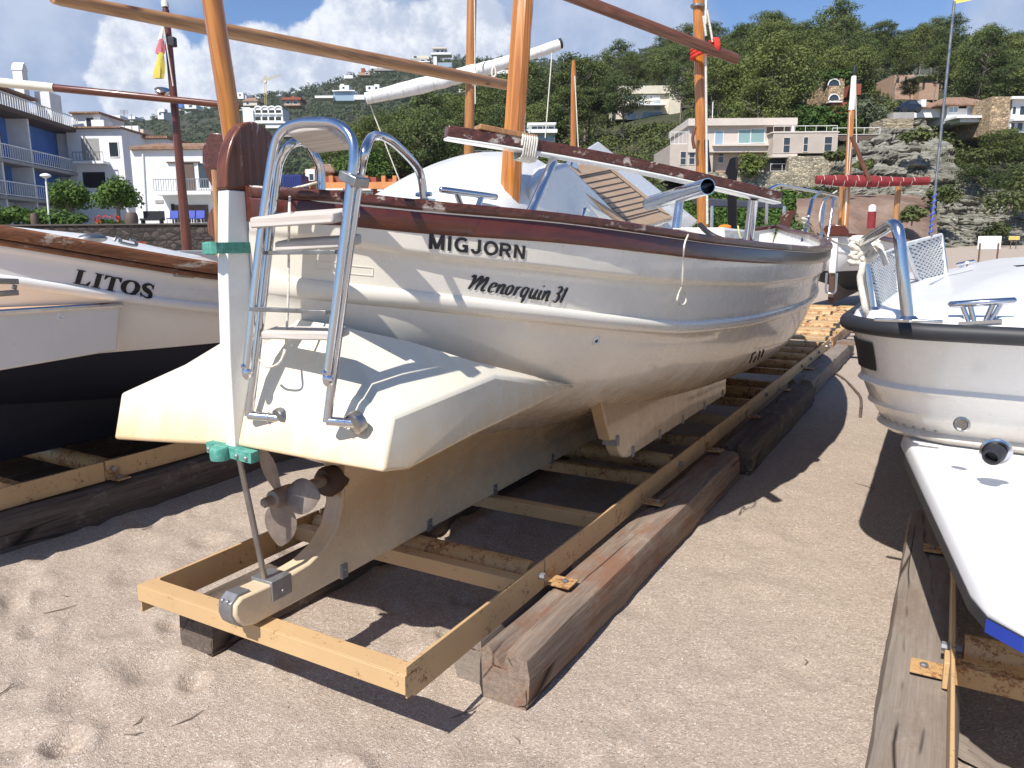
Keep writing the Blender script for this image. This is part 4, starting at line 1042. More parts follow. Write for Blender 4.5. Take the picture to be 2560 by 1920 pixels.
mb.loft(rr_, False); mb.build('deck', M_rbtop, rbt, ang=75)
# swim platform
def pz(x, y, z=.70): return rb(BZ(x, y, z))
A0, A1, A2 = pz(2252, 1112), pz(2446, 1532), pz(2560, 1588)
sw = Vector((A0.x, A0.y+.25, 0)); L_ = [Vector((A0.x+.02, A0.y+.3, 0)), Vector((A0.x, A0.y, 0)), lerp(A0, A1, .5), Vector((A1.x-.015, A1.y+.10, 0)), Vector((A1.x+.02, A1.y+.0, 0)), Vector((A1.x+.09, A1.y-.07, 0)), Vector((A2.x+.05, A2.y, 0)), Vector((-.15, A2.y-.1, 0))]
L_ = [Vector((p.x, p.y, 0)) for p in L_]; pl = L_+[Vector((-p.x, p.y, 0)) for p in reversed(L_)]
cen = Vector((0, 1.0, 0))
def off(k, z): return [Vector((p.x*(1-k), p.y+(.0 if p.y > A0.y else k*.8), z)) for p in pl]
mb = MB(); mb.loft([off(.05, .64), off(.0, .694), off(.0, .704), off(.006, .735), off(.018, .748), off(.04, .752), off(.12, .750), off(.16, .748)], True, True); sp_ = mb.build('swim_platform', M_rbtop, rbt, ang=40)
mb = MB(); mb.loft([off(.006, .655), off(-.004, .66), off(-.004, .692), off(.002, .694)], True, True); mb.build('edge_strip', M_rubber, sp_, ang=40)
mb = MB(); q0 = Vector((A1.x+.055, A1.y-.054, 0)); qs = [L_[4], L_[5], L_[6], L_[7]]; qs = qs+[Vector((-p.x, p.y, 0)) for p in reversed(qs)]
mb.loft([[Vector((p.x*1.006, p.y-.010, z)) for p in qs] for z in (.658, .694)], False); mb.build('blue_stripe', M_blue, sp_)
mb = MB(); mb.hexa([(-.3, 1.7, .34), (.3, 1.7, .34), (.4, 4.5, .34), (-.4, 4.5, .34), (-.50, 1.6, .63), (.50, 1.6, .63), (.8, 4.5, .61), (-.8, 4.5, .61)]); mb.build('underbody', M_navy, rbt)
# exhaust, oval plate, dark window
def on_stern(x, y, z): return rb(BZ(x, y, z))
e0 = on_stern(2490, 1128, .885); nrm_ = Vector((.0, -1, -.2)).normalized()
mb = MB(); mb.lathe([(.050, .0), (.050, .008), (.044, .012), (.033, .008)], e0, nrm_, 20); ex = mb.build('exhaust_outlet', M_steel, rbt)
mb = MB(); mb.lathe([(.033, 0), (.034, .02), (.029, .045), (.021, .045), (.021, .02)], e0+nrm_*.006, Vector((-.35, -1, -.30)), 16); mb.build('rubber_flap', M_rubber, ex)
e1 = on_stern(2405, 1060, .955); mb = MB(); mb.lathe([(.028, 0), (.028, .006), (.022, .008), (.018, .004)], e1, Vector((-.25, -1, -.1)), 16); mb.build('oval_plate', M_steel_dull, rbt)
def hullpt(k, ds, z, a_):     # point on the rounded port quarter
    hw = hw0*k; r = .32*k; return Vector((-(hw-r+r*math.cos(a_)), sa0+ds+.08*((hw-r+r*math.cos(a_))/hw)**2+r*(1-math.sin(a_)), z))
mb = MB(); rr = []
for z, k, ds in ((1.19, .986, .065), (1.13, .976, .11), (1.06, .969, .16)):
    rr.append([hullpt(k, ds, z, a_)+Vector((-.004*math.cos(a_), -.004*math.sin(a_), 0)) for a_ in [R(-5+ (50)*i/8) for i in range(9)]])
mb.loft(rr, False); mb.build('dark_window', M_rubber, rbt)
for i in range(9):
    p = hullpt(.888, .355, .81, R(8+i*9))+Vector((0, -.004, 0))
    mb = MB(); mb.ball(p, .007, 8, 4); mb.build('bolt', M_steel_dull, rbt)
# deck cleats
def cleat(xl, yl, xr, yr, l, h, par, nm='mooring_cleat', r=.012):
    a_, b_ = rs(xl, yl, l), rs(xr, yr, l); n = (b_-a_).length; mb = MB()
    mb.lathe([(r*.5, 0), (r, .006), (r*1.1, n*.5), (r, n-.006), (r*.5, n)], a_, b_-a_, 12)
    for t0, t1 in ((.2, .34), (.32, .42), (.8, .66), (.68, .58)): mb.tube([lerp(a_, b_, t0), lerp(a_, b_, t1)+Vector((0, 0, -h))], r*.75, 8)
    c_ = lerp(a_, b_, .5)+Vector((0, 0, -h)); d_ = (b_-a_).normalized(); mb.obox(c_, d_*n*.32, d_.cross(Vector((0, 0, 1)))*.025, Vector((0, 0, .006)))
    return mb.build(nm, M_steel, par, ang=50)
# pushpit rails
def post(xb, yb, zb): return BZ(xb, yb, zb)
def rs(x, y, s_): return rb(BS(x, y, s_))
cleat(2370, 762, 2542, 751, 1.62, .07, rbt); cleat(2390, 662, 2437, 652, 6.0, .08, rbt, r=.014)
b1 = post(2270, 803, 1.315); b2 = post(2178, 778, 1.315)
def rs(x, y, s_): return rb(BS(x, y, s_))
tubeobj('pushpit_rail', rnd([rb(b1), rs(2257, 680, b1.y), rs(2245, 552, b1.y+.02), rs(2158, 605, b2.y-.05)], .07), .021, rbt)
tubeobj('pushpit_rail', rnd([rb(b2), rs(2160, 640, b2.y), rs(2150, 620, b2.y)], .02), .019, rbt)
b3 = post(2243, 735, 1.315); tubeobj('pushpit_rail', rnd([rb(b3), rs(2236, 632, 3.0), rs(2172, 640, 2.4)], .05), .022, rbt)
b4 = post(2300, 706, 1.315); tubeobj('net_post', [rb(b4), rs(2276, 612, b4.y)], .024, rbt)
b5 = post(2364, 690, 1.315); tubeobj('net_post', [rb(b5), rs(2350, 588, b5.y)], .026, rbt)
for q in (b1, b2):
    mb = MB(); mb.lathe([(.034, 0), (.036, .008), (.024, .02)], rb(q)); mb.build('post_flange', M_steel, rbt)
mb = MB(); mb.obox(rb(b1)+Vector((0, -.02, .004)), (.11, -.0, 0), (0, .012, 0), (0, 0, .006)); mb.build('base_bar', M_steel, rbt, bevel=.003)
M_net = plain('white_netting', (.62, .62, .60), .9)
def net(c, n1, n2, r=.0042):
    a_, b_, c_, d_ = c; mb = MB()
    def P_(u, v): return lerp(lerp(a_, b_, u), lerp(d_, c_, u), v)
    n = n1+n2
    for k in range(1, n):
        for sg in (0, 1):
            pts = []
            for i in range(13):
                t = i/12; u = (k-n2*t)/n1 if sg == 0 else 1-(k-n2*t)/n1
                if 0 <= u <= 1: pts.append(P_(u, t)+Vector((0, .012*math.sin(u*9+t*7), 0)))
            if len(pts) > 1: mb.tube(pts, r, 4)
    mb.tube([a_, b_, c_, d_, a_], r*1.8, 6); return mb.build('safety_net', M_net, rbt)
net([rs(2168, 648, b2.y), rs(2236, 622, 3.0), rs(2244, 730, 3.0), rs(2188, 772, b2.y)], 9, 14)
net([rs(2262, 612, 3.6), rs(2352, 586, 5.5), rs(2364, 688, 5.5), rs(2296, 704, 4.3)], 7, 9, .008)
random.seed(5); kn = rs(2160, 625, b2.y-.03)
pts = [kn+Vector((.05*math.cos(i*1.7+i*i*.03), .03*math.sin(i*2.1), .045*math.sin(i*1.3)-.01*math.cos(i*.7))) for i in range(34)]
tubeobj('knotted_rope', spline(pts, 4), .011, rbt, M_rope, 7)
tubeobj('mooring_rope', spline([kn, kn+Vector((0, -.03, -.08)), rs(2150, 700, b2.y-.06), rs(2162, 765, b2.y-.08), rs(2165, 785, b2.y-.06)], 5), .013, rbt, M_rope, 7)
tubeobj('mooring_rope', spline([kn, kn+Vector((.05, -.02, .02)), rs(2205, 630, b2.y-.1), rs(2216, 662, b2.y-.1)], 5), .012, rbt, M_rope, 7)
fp0, fp1 = rs(2326, 590, 3.48), rs(2386, 4, 3.48)
tubeobj('flag_pole', [fp0, fp1], .0075, rbt, M_steel_dull, 8)
M_bluerope = plain('blue_rope', (.05, .11, .42), .85, 0, .3, 40)
tubeobj('blue_rope', [fp0+Vector((.007*math.cos(i*1.1), .007*math.sin(i*1.1), 0))+ (fp1-fp0)*(.185*i/40) for i in range(41)], .0065, rbt, M_bluerope, 6)
mb = MB(); f0 = fp1+Vector((0, 0, -.012)); mb.loft([[f0+Vector((.0, 0, 0)), f0+Vector((0, 0, .12))], [f0+Vector((.08, .02, .012)), f0+Vector((.08, .02, .13))], [f0+Vector((.17, -.01, .008)), f0+Vector((.17, -.01, .12))]], False); mb.build('flag', plain('yellow_cloth', (.72, .52, .12), .9), rbt)
cradle('rusty steel cradle under the white motorboat on the right', 2.72, 6.5, O, (.93, 2.4, 3.9), (1.10, 3.0), False, .62, -1.6)
timber(1.90, 2.13, -1.2, 2.75, .203, 'wide grey timber beside the rail of the motorboat cradle', M_timber_gray, split=False)
mb = MB(); c_ = BZ(2390, 1840, .05); random.seed(11)
rings = []
for i in range(7):
    t = i/6; w = .045*math.sin(math.pi*min(.98, .2+t*.75))+.004
    rings.append([Vector((w*1.1*math.cos(a_)*(1+.3*math.sin(3*a_+i)), -.17+.34*t, .045+.6*w*math.sin(a_)-.03*t)) for a_ in [2*math.pi*k/8 for k in range(8)]])
mb.loft(rings, True, True); bw = mb.build('driftwood_chunk', M_timber_gray, ang=30); bw.location = toW((c_.x, c_.y, 0)); bw.rotation_euler = (.1, .2, R(25)); tag(bw, 'grey splintered chunk of wood lying beside the motorboat cradle', 'driftwood')

# ------------------------------------------------------------------ boat at the far end of the trackway
BS0 = 14.4
bk = empty('sailboat', O+AX*BS0+RX*(-.05), -TH, 'distant white boat with dark bottom facing the end of the yellow trackway, red furled sail', 'boat')
M_bk = split_paint('white_black_paint', (.74, .74, .72), (.012, .012, .016), 1.02)
KB = KS; sc_b = .82
BH = Hull(KS, LG=[v*.95 for v in LG], ZG=[v-.02 for v in ZG], Z1=[v-.02 for v in Z1], Z2=[v-.06 for v in Z2], L3=L3, Z3=Z3, L4=L4, Z4=Z4, L5=L5, Z5=Z5, Z6=Z6)
BH.build(bk, M_bk, M_mahog, M_white, 30)
mb = MB(); mb.ext([(-.06, s_, z) for s_, z in ((-.02, 1.0), (.02, 1.72), (.2, 1.72), (.14, .95))], (.12, 0, 0)); mb.build('sternpost', M_white, bk, bevel=.01)
mb = MB(); mb.ext([(-.22, -.03+.0, 1.70), (.22, -.03, 1.70), (.25, -.03, 1.78), (.17, -.03, 1.90), (0, -.03, 1.93), (-.17, -.03, 1.90), (-.25, -.03, 1.78)], (0, .12, 0)); mb.build('post_head', M_mahog, bk, bevel=.02)
mb = MB(); mb.ext([(-.05, s_, z) for s_, z in ((.0, .95), (.05, .45), (.2, .40), (6, .38), (6, .55), (.5, .8))], (.1, 0, 0)); mb.build('keel', plain('rusty_keel', (.10, .055, .04), .8), bk)
tubeobj('steel_strap', rnd([(-.09, -.04, 1.0), (-.09, -.05, .60), (.09, -.05, .60), (.09, -.04, 1.0)], .08), .022, bk)
mast_y = 19.0
def bl2(p): 
    v = p-(O+AX*BS0+RX*(-.05)); return Vector((v.dot(RX), v.dot(AX), v.z))
spar('mast', bl2(D(2110, 590, mast_y)), bl2(D(2129, 275, mast_y)), .085, .070, M_mast, bk)
spar('mast_top', bl2(D(2129, 275, mast_y)), bl2(D(2135, 190, mast_y)), .071, .06, plain('white_mast_paint', (.8, .8, .78), .5), bk)
mb = MB(); mb.lathe([(.03, 0), (.05, .08), (.03, .2)], bl2(D(2135.5, 188, mast_y))); mb.build('masthead', M_rubber, bk)
def redsail(name, p, q, r, mat, par, ties=10, sag=.03):
    mb = MB(); rings = []; d_ = (q-p); 
    for i in range(41):
        t = i/40; c_ = p+d_*t+Vector((0, 0, -sag*math.sin(math.pi*t)))
        x_ = d_.cross(Vector((0, 0, 1))).normalized(); z_ = x_.cross(d_).normalized()
        k = r*(.75+.35*math.sin(math.pi*min(1, t*1.3)))*(1+.10*mnoise.noise((t*14, 3, 1)))
        pinch = 1-.07*(abs(((t*ties) % 1)-.5) < .06)
        rings.append([c_+(x_*math.cos(a_)*.85+z_*math.sin(a_))*k*pinch*(1+.10*mnoise.noise((math.cos(a_)*2, math.sin(a_)*2, t*9))) for a_ in [2*math.pi*j/14 for j in range(14)]])
    mb.loft(rings, True, True); o = mb.build(name, mat, par, ang=60)
    for k in range(1, ties):
        t = (k-.5)/ties; c_ = p+d_*t+Vector((0, 0, -sag*math.sin(math.pi*t))); mb = MB()
        rr_ = r*(.75+.35*math.sin(math.pi*min(1, t*1.3)))*.98
        mb.tube([c_+d_*(.012*math.cos(a_*.5))+(x_*math.cos(a_)*.9+z_*math.sin(a_))*rr_ for a_ in [2*math.pi*j/12 for j in range(13)]], r*.04, 5); mb.build('sail_tie', M_rope, o)
    return o
M_red = plain('red_sailcloth', (.20, .018, .022), .85, 0, .25, 8)
redsail('furled_sail', bl2(D(2040, 449, mast_y-.3)), bl2(D(2322, 452, mast_y-.3)), .13, M_red, bk)
spar('crutch', bl2(D(2237, 580, mast_y)), bl2(D(2247, 462, mast_y)), .07, .07, M_pine, bk); spar('crutch', bl2(D(2100, 590, mast_y+.5)), bl2(D(2104, 465, mast_y+.5)), .06, .06, M_pine, bk)
spar('strut', bl2(D(2175, 455, mast_y-.4)), bl2(D(2128, 340, mast_y-.4)), .05, .05, M_darkspar, bk)
mb = MB(); q = bl2(D(2178, 560, 18)); mb.lathe([(.09, -.1), (.09, .28), (.0, .281)], q); mb.build('red_post', M_red, bk); mb = MB(); mb.lathe([(.085, .282), (.085, .40), (.04, .44)], q); mb.build('white_cap', M_white, bk)
for (x0, y0, x1, y1) in ((2125, 280, 2112, 560), (2139, 200, 2142, 400), (2129, 350, 2110, 590)): tubeobj('rigging', [bl2(D(x0, y0, mast_y-.1)), bl2(D(x1, y1, mast_y-.1))], .012, bk, M_rope, 5)
# trackway between the boats
tw = empty('roller_trackway', O+AX*9.3, -TH, 'yellow steel roller trackway leading to the distant boat', 'trackway')
for sd in (1, -1):
    mb = MB(); mb.bx(sd*.66-.01, sd*.66+.01, .05, 6.2, .2, .33); mb.build('side_rail', M_yelrust, tw)
for k in range(11):
    s_ = .2+k*.56
    if k % 2:
        mb = MB(); mb.lathe([(.07, -.62), (.07, .62)], (0, s_, .27), (1, 0, 0), 14); mb.build('roller', M_yelrust, tw)
    else:
        mb = MB(); mb.bx(-.64, .64, s_-.11-.03*(k % 3), s_+.09, .27, .315); mb.build('cross_plate', M_yel, tw, bevel=.004)
mb = MB(); mb.bx(-.75, .75, -.04, .04, -.02, .2); tr = mb.build('sleeper', M_timber_gray, tw)
sd_ = timber(.66, 2.6, 9.6, 9.75, .26, 'rusty brown beam sticking out sideways from the trackway', M_timber, split=False, z0=.2, group=None)

# ------------------------------------------------------------------ masts and spars of hidden boats
def thing_mast(label, p, q, r0, r1, mat, name='mast'):
    e = empty(name, p, 0, label, 'mast'); return e
m2 = empty('sailboat_mast', D(1163, 520, 12), 0, 'varnished mast with long white furled sail hoisted aslant, behind the MIGJORN cabin', 'mast'); o2 = m2.location.copy()
spar('mast', Vector((0, 0, -1.0)), D(1182, -120, 12)-o2, .080, .070, M_mast2 if False else wood('pale_varnished_mast', (.50, .22, .06), (.30, .11, .025), 'z', .3, 7, None, True, .4, .08), m2)
M_canvas = plain('white_canvas', (.74, .73, .70), .9, 0, .1, 5, .35, 14, .02)
redsail('furled_sail', D(914, 246, 11.6)-o2, D(1398, 112, 12.2)-o2, .105, M_canvas, m2, 13, .05)
mb = MB(); q = D(1401, 112, 12.2)-o2; mb.lathe([(.06, 0), (.075, .02), (.075, .05), (.04, .06)], q-Vector((.03, 0, -.01)), (D(1398, 112, 12.2)-D(914, 246, 11.6)), 12); mb.build('spar_end', M_rubber, m2)
for (x0, y0, x1, y1) in ((925, 262, 1010, 480), (1380, 132, 1363, 345), (1186, -60, 1188, 260)): tubeobj('rigging', [D(x0, y0, 11.7)-o2, D(x1, y1, 11.7)-o2], .010, m2, M_rope, 5)
tubeobj('rope_tie', spline([D(1230, 178, 11.4)-o2, D(1236, 165, 11.4)-o2, D(1240, 185, 11.4)-o2, D(1232, 193, 11.4)-o2, D(1230, 178, 11.4)-o2], 4), .018, m2, M_rope, 6)
y1 = empty('wooden_yard', D(700, 110, 6.4), 0, 'long dry pine spar slanting overhead from top left to the main mast', 'spar'); oy = y1.location.copy()
spar('spar', D(1285, 216, 9.4)-oy, D(130, -6, 4.6)-oy, .055, .036, M_pine, y1, prof=[(.045, 0), (.056, .1), (.06, 1.5), (.052, 4.0), (.036, (D(1285, 216, 9.4)-D(130, -6, 4.6)).length-.05), (.03, (D(1285, 216, 9.4)-D(130, -6, 4.6)).length)])
c_ = D(1180, 196, 8.9)-oy; tubeobj('lashing', [c_+Vector((.012*(i/12), .066*math.cos(2*math.pi*i/12), .066*math.sin(2*math.pi*i/12))) for i in range(49)], .012, y1, M_rope, 6)
m3 = empty('sailboat_mast', D(1757, 640, 9.3), 0, 'varnished mast with red rope lashing carrying a dark slanting spar', 'mast'); o3 = m3.location.copy()
spar('mast', D(1759, 660, 9.3)-o3, D(1744, -90, 9.3)-o3, .070, .062, M_mast, m3)
spar('spar', D(1300, -58, 8.4)-o3, D(1846, 150, 9.1)-o3, .066, .058, M_darkspar, m3)
M_redrope = plain('red_rope', (.55, .035, .02), .85, 0, .3, 50)
c_ = D(1752, 128, 9.2)-o3; tubeobj('red_lashing', [c_+Vector((.10*math.cos(i*.55), .10*math.sin(i*.55), .0035*i-.06+.03*math.cos(i*.55))) for i in range(40)], .022, m3, M_redrope, 7)
c_ = D(1783, 118, 9.05)-o3; tubeobj('red_lashing', [c_+Vector((.0015*i, .085*math.cos(i*.6), .085*math.sin(i*.6))) for i in range(34)], .020, m3, M_redrope, 7)
for (x0, y0, x1, y1_) in ((1768, 25, 1782, 105), (1766, 0, 1764, 60), (1764, 110, 1768, 560), (1758, 40, 1765, 90)): tubeobj('halyard', [D(x0, y0, 9.05)-o3, D(x1, y1_, 9.05)-o3], .014, m3, M_rope, 6)
mb = MB(); mb.lathe([(.075, 0), (.095, .01), (.095, .03), (.075, .04)], D(1746, 22, 9.3)-o3, (.15, 0, 1), 16); mb.build('mast_ring', M_steel_dull, m3)
mb = MB(); pts_ = spline([D(1738, 318, 9.15)-o3, D(1732, 345, 9.15)-o3, D(1736, 372, 9.15)-o3], 4); mb.tube(pts_, [.02]*len(pts_), 8); mb.build('wooden_cleat', M_darkspar, m3)
mb = MB(); pts_ = spline([D(1766, 350, 9.15)-o3, D(1768, 390, 9.15)-o3, D(1773, 430, 9.15)-o3], 4); mb.tube(pts_, [.028]*len(pts_), 8); mb.build('wooden_cleat', M_rubber, m3)
m4 = empty('sailboat_mast', D(1434, 420, 15), 0, 'slim varnished mast with a white tip standing beyond the cabin', 'mast'); o4 = m4.location.copy()
spar('mast', D(1433, 470, 15)-o4, D(1434, 186, 15)-o4, .055, .035, M_mast, m4, prof=[(.055, 0), (.055, 1.1), (.05, 1.9), (.05, 2.05), (.03, 2.3)])
mb = MB(); mb.lathe([(.035, -.02), (.04, .05), (.02, .13)], D(1434, 186, 15)-o4); mb.build('white_tip', M_white, m4)
tubeobj('halyard', [D(1437, 190, 14.9)-o4, D(1446, 370, 14.9)-o4], .012, m4, M_rope, 5)
m5 = empty('sailboat_mast', D(470, 640, 11), 0, 'red-brown mast with furled flag and half-white yard, left of the stern', 'mast'); o5 = m5.location.copy()
spar('mast', D(472, 665, 11)-o5, D(414, 18, 11)-o5, .072, .046, M_redmast, m5)
mb = MB(); mb.lathe([(.048, 0), (.045, .07), (.03, .09)], D(413.5, 18, 11)-o5, (-.1, 0, 1)); mb.build('mast_cap', plain('pale_cap', (.6, .58, .5), .5), m5)
spar('yard', D(600, 266, 10.8)-o5, D(130, 219, 10.6)-o5, .044, .05, M_redmast, m5)
spar('yard_sleeve', D(135, 219.5, 10.6)-o5, D(-60, 200, 10.5)-o5, .056, .06, plain('cream_sleeve', (.72, .68, .55), .7), m5)
M_fl = [plain('white_flagcloth', (.70, .68, .66), .9), plain('pink_flagcloth', (.50, .16, .18), .9), plain('yellow_flagcloth', (.62, .48, .09), .9)]
for k, (x0, y0, x1, y1_, w_) in enumerate(((408, 68, 402, 100, .03), (403, 98, 401, 134, .055), (402, 132, 397, 196, .065))):
    mb = MB(); a_, b_ = D(x0, y0, 10.9)-o5, D(x1, y1_, 10.9)-o5; rings = []
    for i in range(9):
        t = i/8; rings.append([lerp(a_, b_, t)+Vector((w_*(.5+.6*t)*math.cos(2*math.pi*j/10)*(1+.4*math.sin(3*j+i*.4)), w_*.5*math.sin(2*math.pi*j/10), 0)) for j in range(10)])
    mb.loft(rings, True, True); mb.build('furled_flag', M_fl[k], m5)
tubeobj('halyard', [D(410, 70, 10.85)-o5, D(433, 215, 10.85)-o5], .010, m5, M_rope, 5)
mb = MB(); mb.lathe([(.02, -.09), (.085, -.03), (.10, .02), (.09, .03)], D(406, 228, 10.8)-o5, (.2, -.4, .9), 16); mb.build('deck_lamp', M_steel, m5)
mb = MB(); q = D(431, 105, 10.9)-o5; mb.bx(q.x-.045, q.x+.045, q.y-.05, q.y+.05, q.z-.06, q.z+.06); mb.build('navigation_lamp', M_rubber, m5, bevel=.01)
# brown rudder and small boat between the hulls
rd = empty('wooden_rudder', D(540, 600, 6.6), 0, 'curved brown wooden rudder standing upright just left of the carved post head', 'rudder'); orr = rd.location.copy()
def rdp(x, y, Y=6.6): return D(x, y, Y)-orr
mb = MB(); op = [(516, 345), (524, 332), (548, 332), (575, 340), (575, 420), (556, 418), (540, 424), (528, 438), (534, 462), (544, 485), (532, 470), (514, 440), (505, 405), (505, 375)]
mb.ext([rdp(x, y) for x, y in op], (.03, .16, 0)); mb.build('rudder_head', M_mahog_worn, rd, bevel=.012)
mb = MB(); op = [(542, 500), (556, 520), (556, 600), (536, 600), (520, 585), (516, 560), (522, 530)]
mb.ext([rdp(x, y) for x, y in op], (.03, .1, 0)); mb.build('rudder_blade', M_darkspar, rd, bevel=.012)
tubeobj('stock', [rdp(537, 425), rdp(548, 640)], .03, rd, M_pine, 8)
sb = empty('small_boat', D(490, 660, 9.5), -TH, 'small white boat with orange markings, mostly hidden behind the LITOS rail', 'boat'); osb = sb.location.copy()
mb = MB(); rings = []
for i in range(9):
    t = i/8; w = .75*math.sin(math.pi*min(1, .15+t*.6))**.6; rings.append([(w, -1+3.2*t, 1.55), (w*.9, -1+3.2*t, 1.25), (.05, -1+3.2*t, .7), (-w*.9, -1+3.2*t, 1.25), (-w, -1+3.2*t, 1.55)])
mb.loft([[(x, y, z-osb.z) for x, y, z in r_] for r_ in rings], False); mb.build('hull', M_white, sb)
mb = MB()
mb.hexa([(-.02, -1.03, 1.50-osb.z), (.15, -1.03, 1.50-osb.z), (.15, -.8, 1.54-osb.z), (-.02, -.8, 1.54-osb.z), (.1, -1.03, 1.66-osb.z), (.22, -1.03, 1.66-osb.z), (.22, -.8, 1.66-osb.z), (.1, -.8, 1.66-osb.z)])
mb.build('orange_markings', plain('orange_paint', (.72, .13, .04), .5), sb)
# dark stem post and navy awning beyond the bow
ds = empty('stem_post', D(1832, 600, 10.5), 0, 'dark weathered stem post rising beyond the MIGJORN bow', 'stem post'); od = ds.location.copy()
mb = MB(); q = [D(x, y, 10.5)-od for x, y in ((1820, 660), (1820, 440), (1813, 432), (1826, 396), (1845, 390), (1846, 430), (1842, 450), (1843, 660))]; mb.ext(q, (.03, .14, 0)); mb.build('post', wood('dark_stem', (.045, .026, .02), (.018, .011, .010), 'z', .4, 8), ds, bevel=.012)
aw = empty('awning', D(1860, 620, 15), 0, 'navy canvas awning on steel legs seen beyond the bow', 'awning'); oa = aw.location.copy()
mb = MB(); q = [D(x, y, 15)-oa for x, y in ((1765, 496), (1960, 508), (1958, 522), (1765, 516))]; mb.ext(q, (.1, 1.4, .1)); mb.build('canvas', plain('navy_canvas', (.045, .05, .07), .9), aw, bevel=.02)
for x in (1960, 1885, 1780): tubeobj('leg', [D(x, 515, 15)-oa, D(x-4, 650, 15)-oa], .035, aw)
st = empty('stem_post', D(1985, 610, 13), 0, 'peeling red-brown stem head of a hidden boat beside the bow pulpit', 'stem post'); os_ = st.location.copy()
mb = MB(); q = [D(x, y, 13)-os_ for x, y in ((1952, 580), (1954, 540), (1968, 527), (1992, 525), (1982, 545), (1974, 570), (1978, 590))]; mb.ext(q, (.03, .16, 0)); mb.build('post', M_mahog_worn, st, bevel=.012)
tubeobj('ground_rope', spline([toW(v)+Vector((0, 0, .012)) for v in (BZ(2040, 905, 0), BZ(2060, 925, 0), BZ(2085, 935, 0), BZ(2110, 950, 0), BZ(2135, 975, 0), BZ(2152, 1000, 0), BZ(2150, 1045, 0))], 6), .014, None, M_timber_dark, 7)
tag(bpy.data.objects['ground_rope'], 'thin dark rope lying on the sand at the edge of the boat shadow', 'rope')
# ================================================================== hills, cliff, vegetation
def tab(px, xs, ys):
    if px <= xs[0]: return ys[0]
    for i in range(len(xs)-1):
        if px <= xs[i+1]:
            t = (px-xs[i])/(xs[i+1]-xs[i]); t = t*t*(3-2*t)*.5+t*.5; return ys[i]*(1-t)+ys[i+1]*t
    return ys[-1]
NX = [650, 850, 1000, 1150, 1300, 1500, 1660, 1800, 2000, 2100, 2200, 2330, 2450, 2560, 2900]
NEAR = {58: [640]*15, 64: [628, 625, 622, 618, 615, 612, 610, 606, 604, 604, 604, 612, 622, 624, 624],
        70: [622, 606, 596, 588, 582, 577, 572, 565, 560, 560, 562, 596, 608, 612, 612],
        80: [620, 586, 566, 548, 532, 512, 490, 478, 474, 440, 420, 490, 560, 565, 565],
        92: [619, 566, 535, 505, 480, 445, 425, 420, 400, 330, 300, 350, 420, 420, 420],
        110: [618, 552, 512, 468, 430, 382, 340, 318, 302, 296, 290, 312, 330, 330, 330],
        140: [617, 532, 472, 420, 380, 326, 284, 262, 252, 248, 248, 258, 268, 270, 275],
        180: [616, 512, 432, 372, 330, 276, 226, 200, 190, 188, 188, 192, 212, 226, 235],
        225: [614, 535, 475, 425, 390, 345, 310, 295, 290, 290, 290, 295, 310, 320, 330]}
NY = sorted(NEAR)
RX_ = [-900, -200, 0, 280, 400, 520, 600, 700, 800, 900, 1000, 1100, 1200, 1300, 1400, 1500, 1640, 1750, 2000, 2560, 3300]
RY_ = [400, 370, 345, 310, 297, 272, 250, 240, 216, 190, 174, 150, 151, 153, 158, 150, 127, 120, 140, 150, 200]
FYs = [260, 330, 400, 470, 540, 620, 700, 800]
def terr_py(px, Y):
    if Y <= 225:
        for i in range(len(NY)-1):
            if Y <= NY[i+1]:
                a_, b_ = NY[i], NY[i+1]; t = max(0, (Y-a_)/(b_-a_)); return tab(px, NX, NEAR[a_])*(1-t)+tab(px, NX, NEAR[b_])*t
    t = (Y-225)/(800-225); base = tab(px, NX, NEAR[225]); base = max(base, 420 if px > 700 else 540) if Y > 225 else base
    top = tab(px, RX_, RY_)
    return base+(top-base)*min(1, t**.85)
def terr(px, Y):
    p = D(px, terr_py(px, Y), Y)
    n = mnoise.noise((p.x*.05, p.y*.05, 0))*min(2.2, Y*.006)+mnoise.noise((p.x*.2, p.y*.2, 4))*min(.5, Y*.003)
    return p+Vector((0, 0, n if Y > 64 else 0))
def M_hill_():
    t = NT('hill_ground'); v = t.coord(); a_ = t.noise(v, .08, 6, .7); b_ = t.noise(v, .6, 6, .75)
    c = t.ramp(t.math('ADD', t.math('MULTIPLY', a_, .6), t.math('MULTIPLY', b_, .5)), [(.36, (.018, .026, .010)), (.56, (.035, .042, .016)), (.68, (.085, .07, .042)), (.82, (.16, .13, .095))])
    t.set(c, .95); t.bump(b_, .8, .6); return t.m
M_hill = M_hill_()
YS = [58, 61, 64, 67, 70, 74, 78, 82, 86, 92, 98, 104, 110, 118, 126, 134, 142, 152, 162, 172, 182, 195, 210, 225]+FYs
mb = MB(); PXS = list(range(-900, 3400, 25))
for Y in YS: 
    for px in PXS: mb.v.append(terr(px, Y))
for px in PXS: p = terr(px, 800); mb.v.append((p.x*1.3, 1100, p.z-60))
n = len(PXS)
for i in range(len(YS)):
    for k in range(n-1): mb.f.append((i*n+k, i*n+k+1, (i+1)*n+k+1, (i+1)*n+k))
tag(mb.build('hills', M_hill, ang=180), kind='structure')

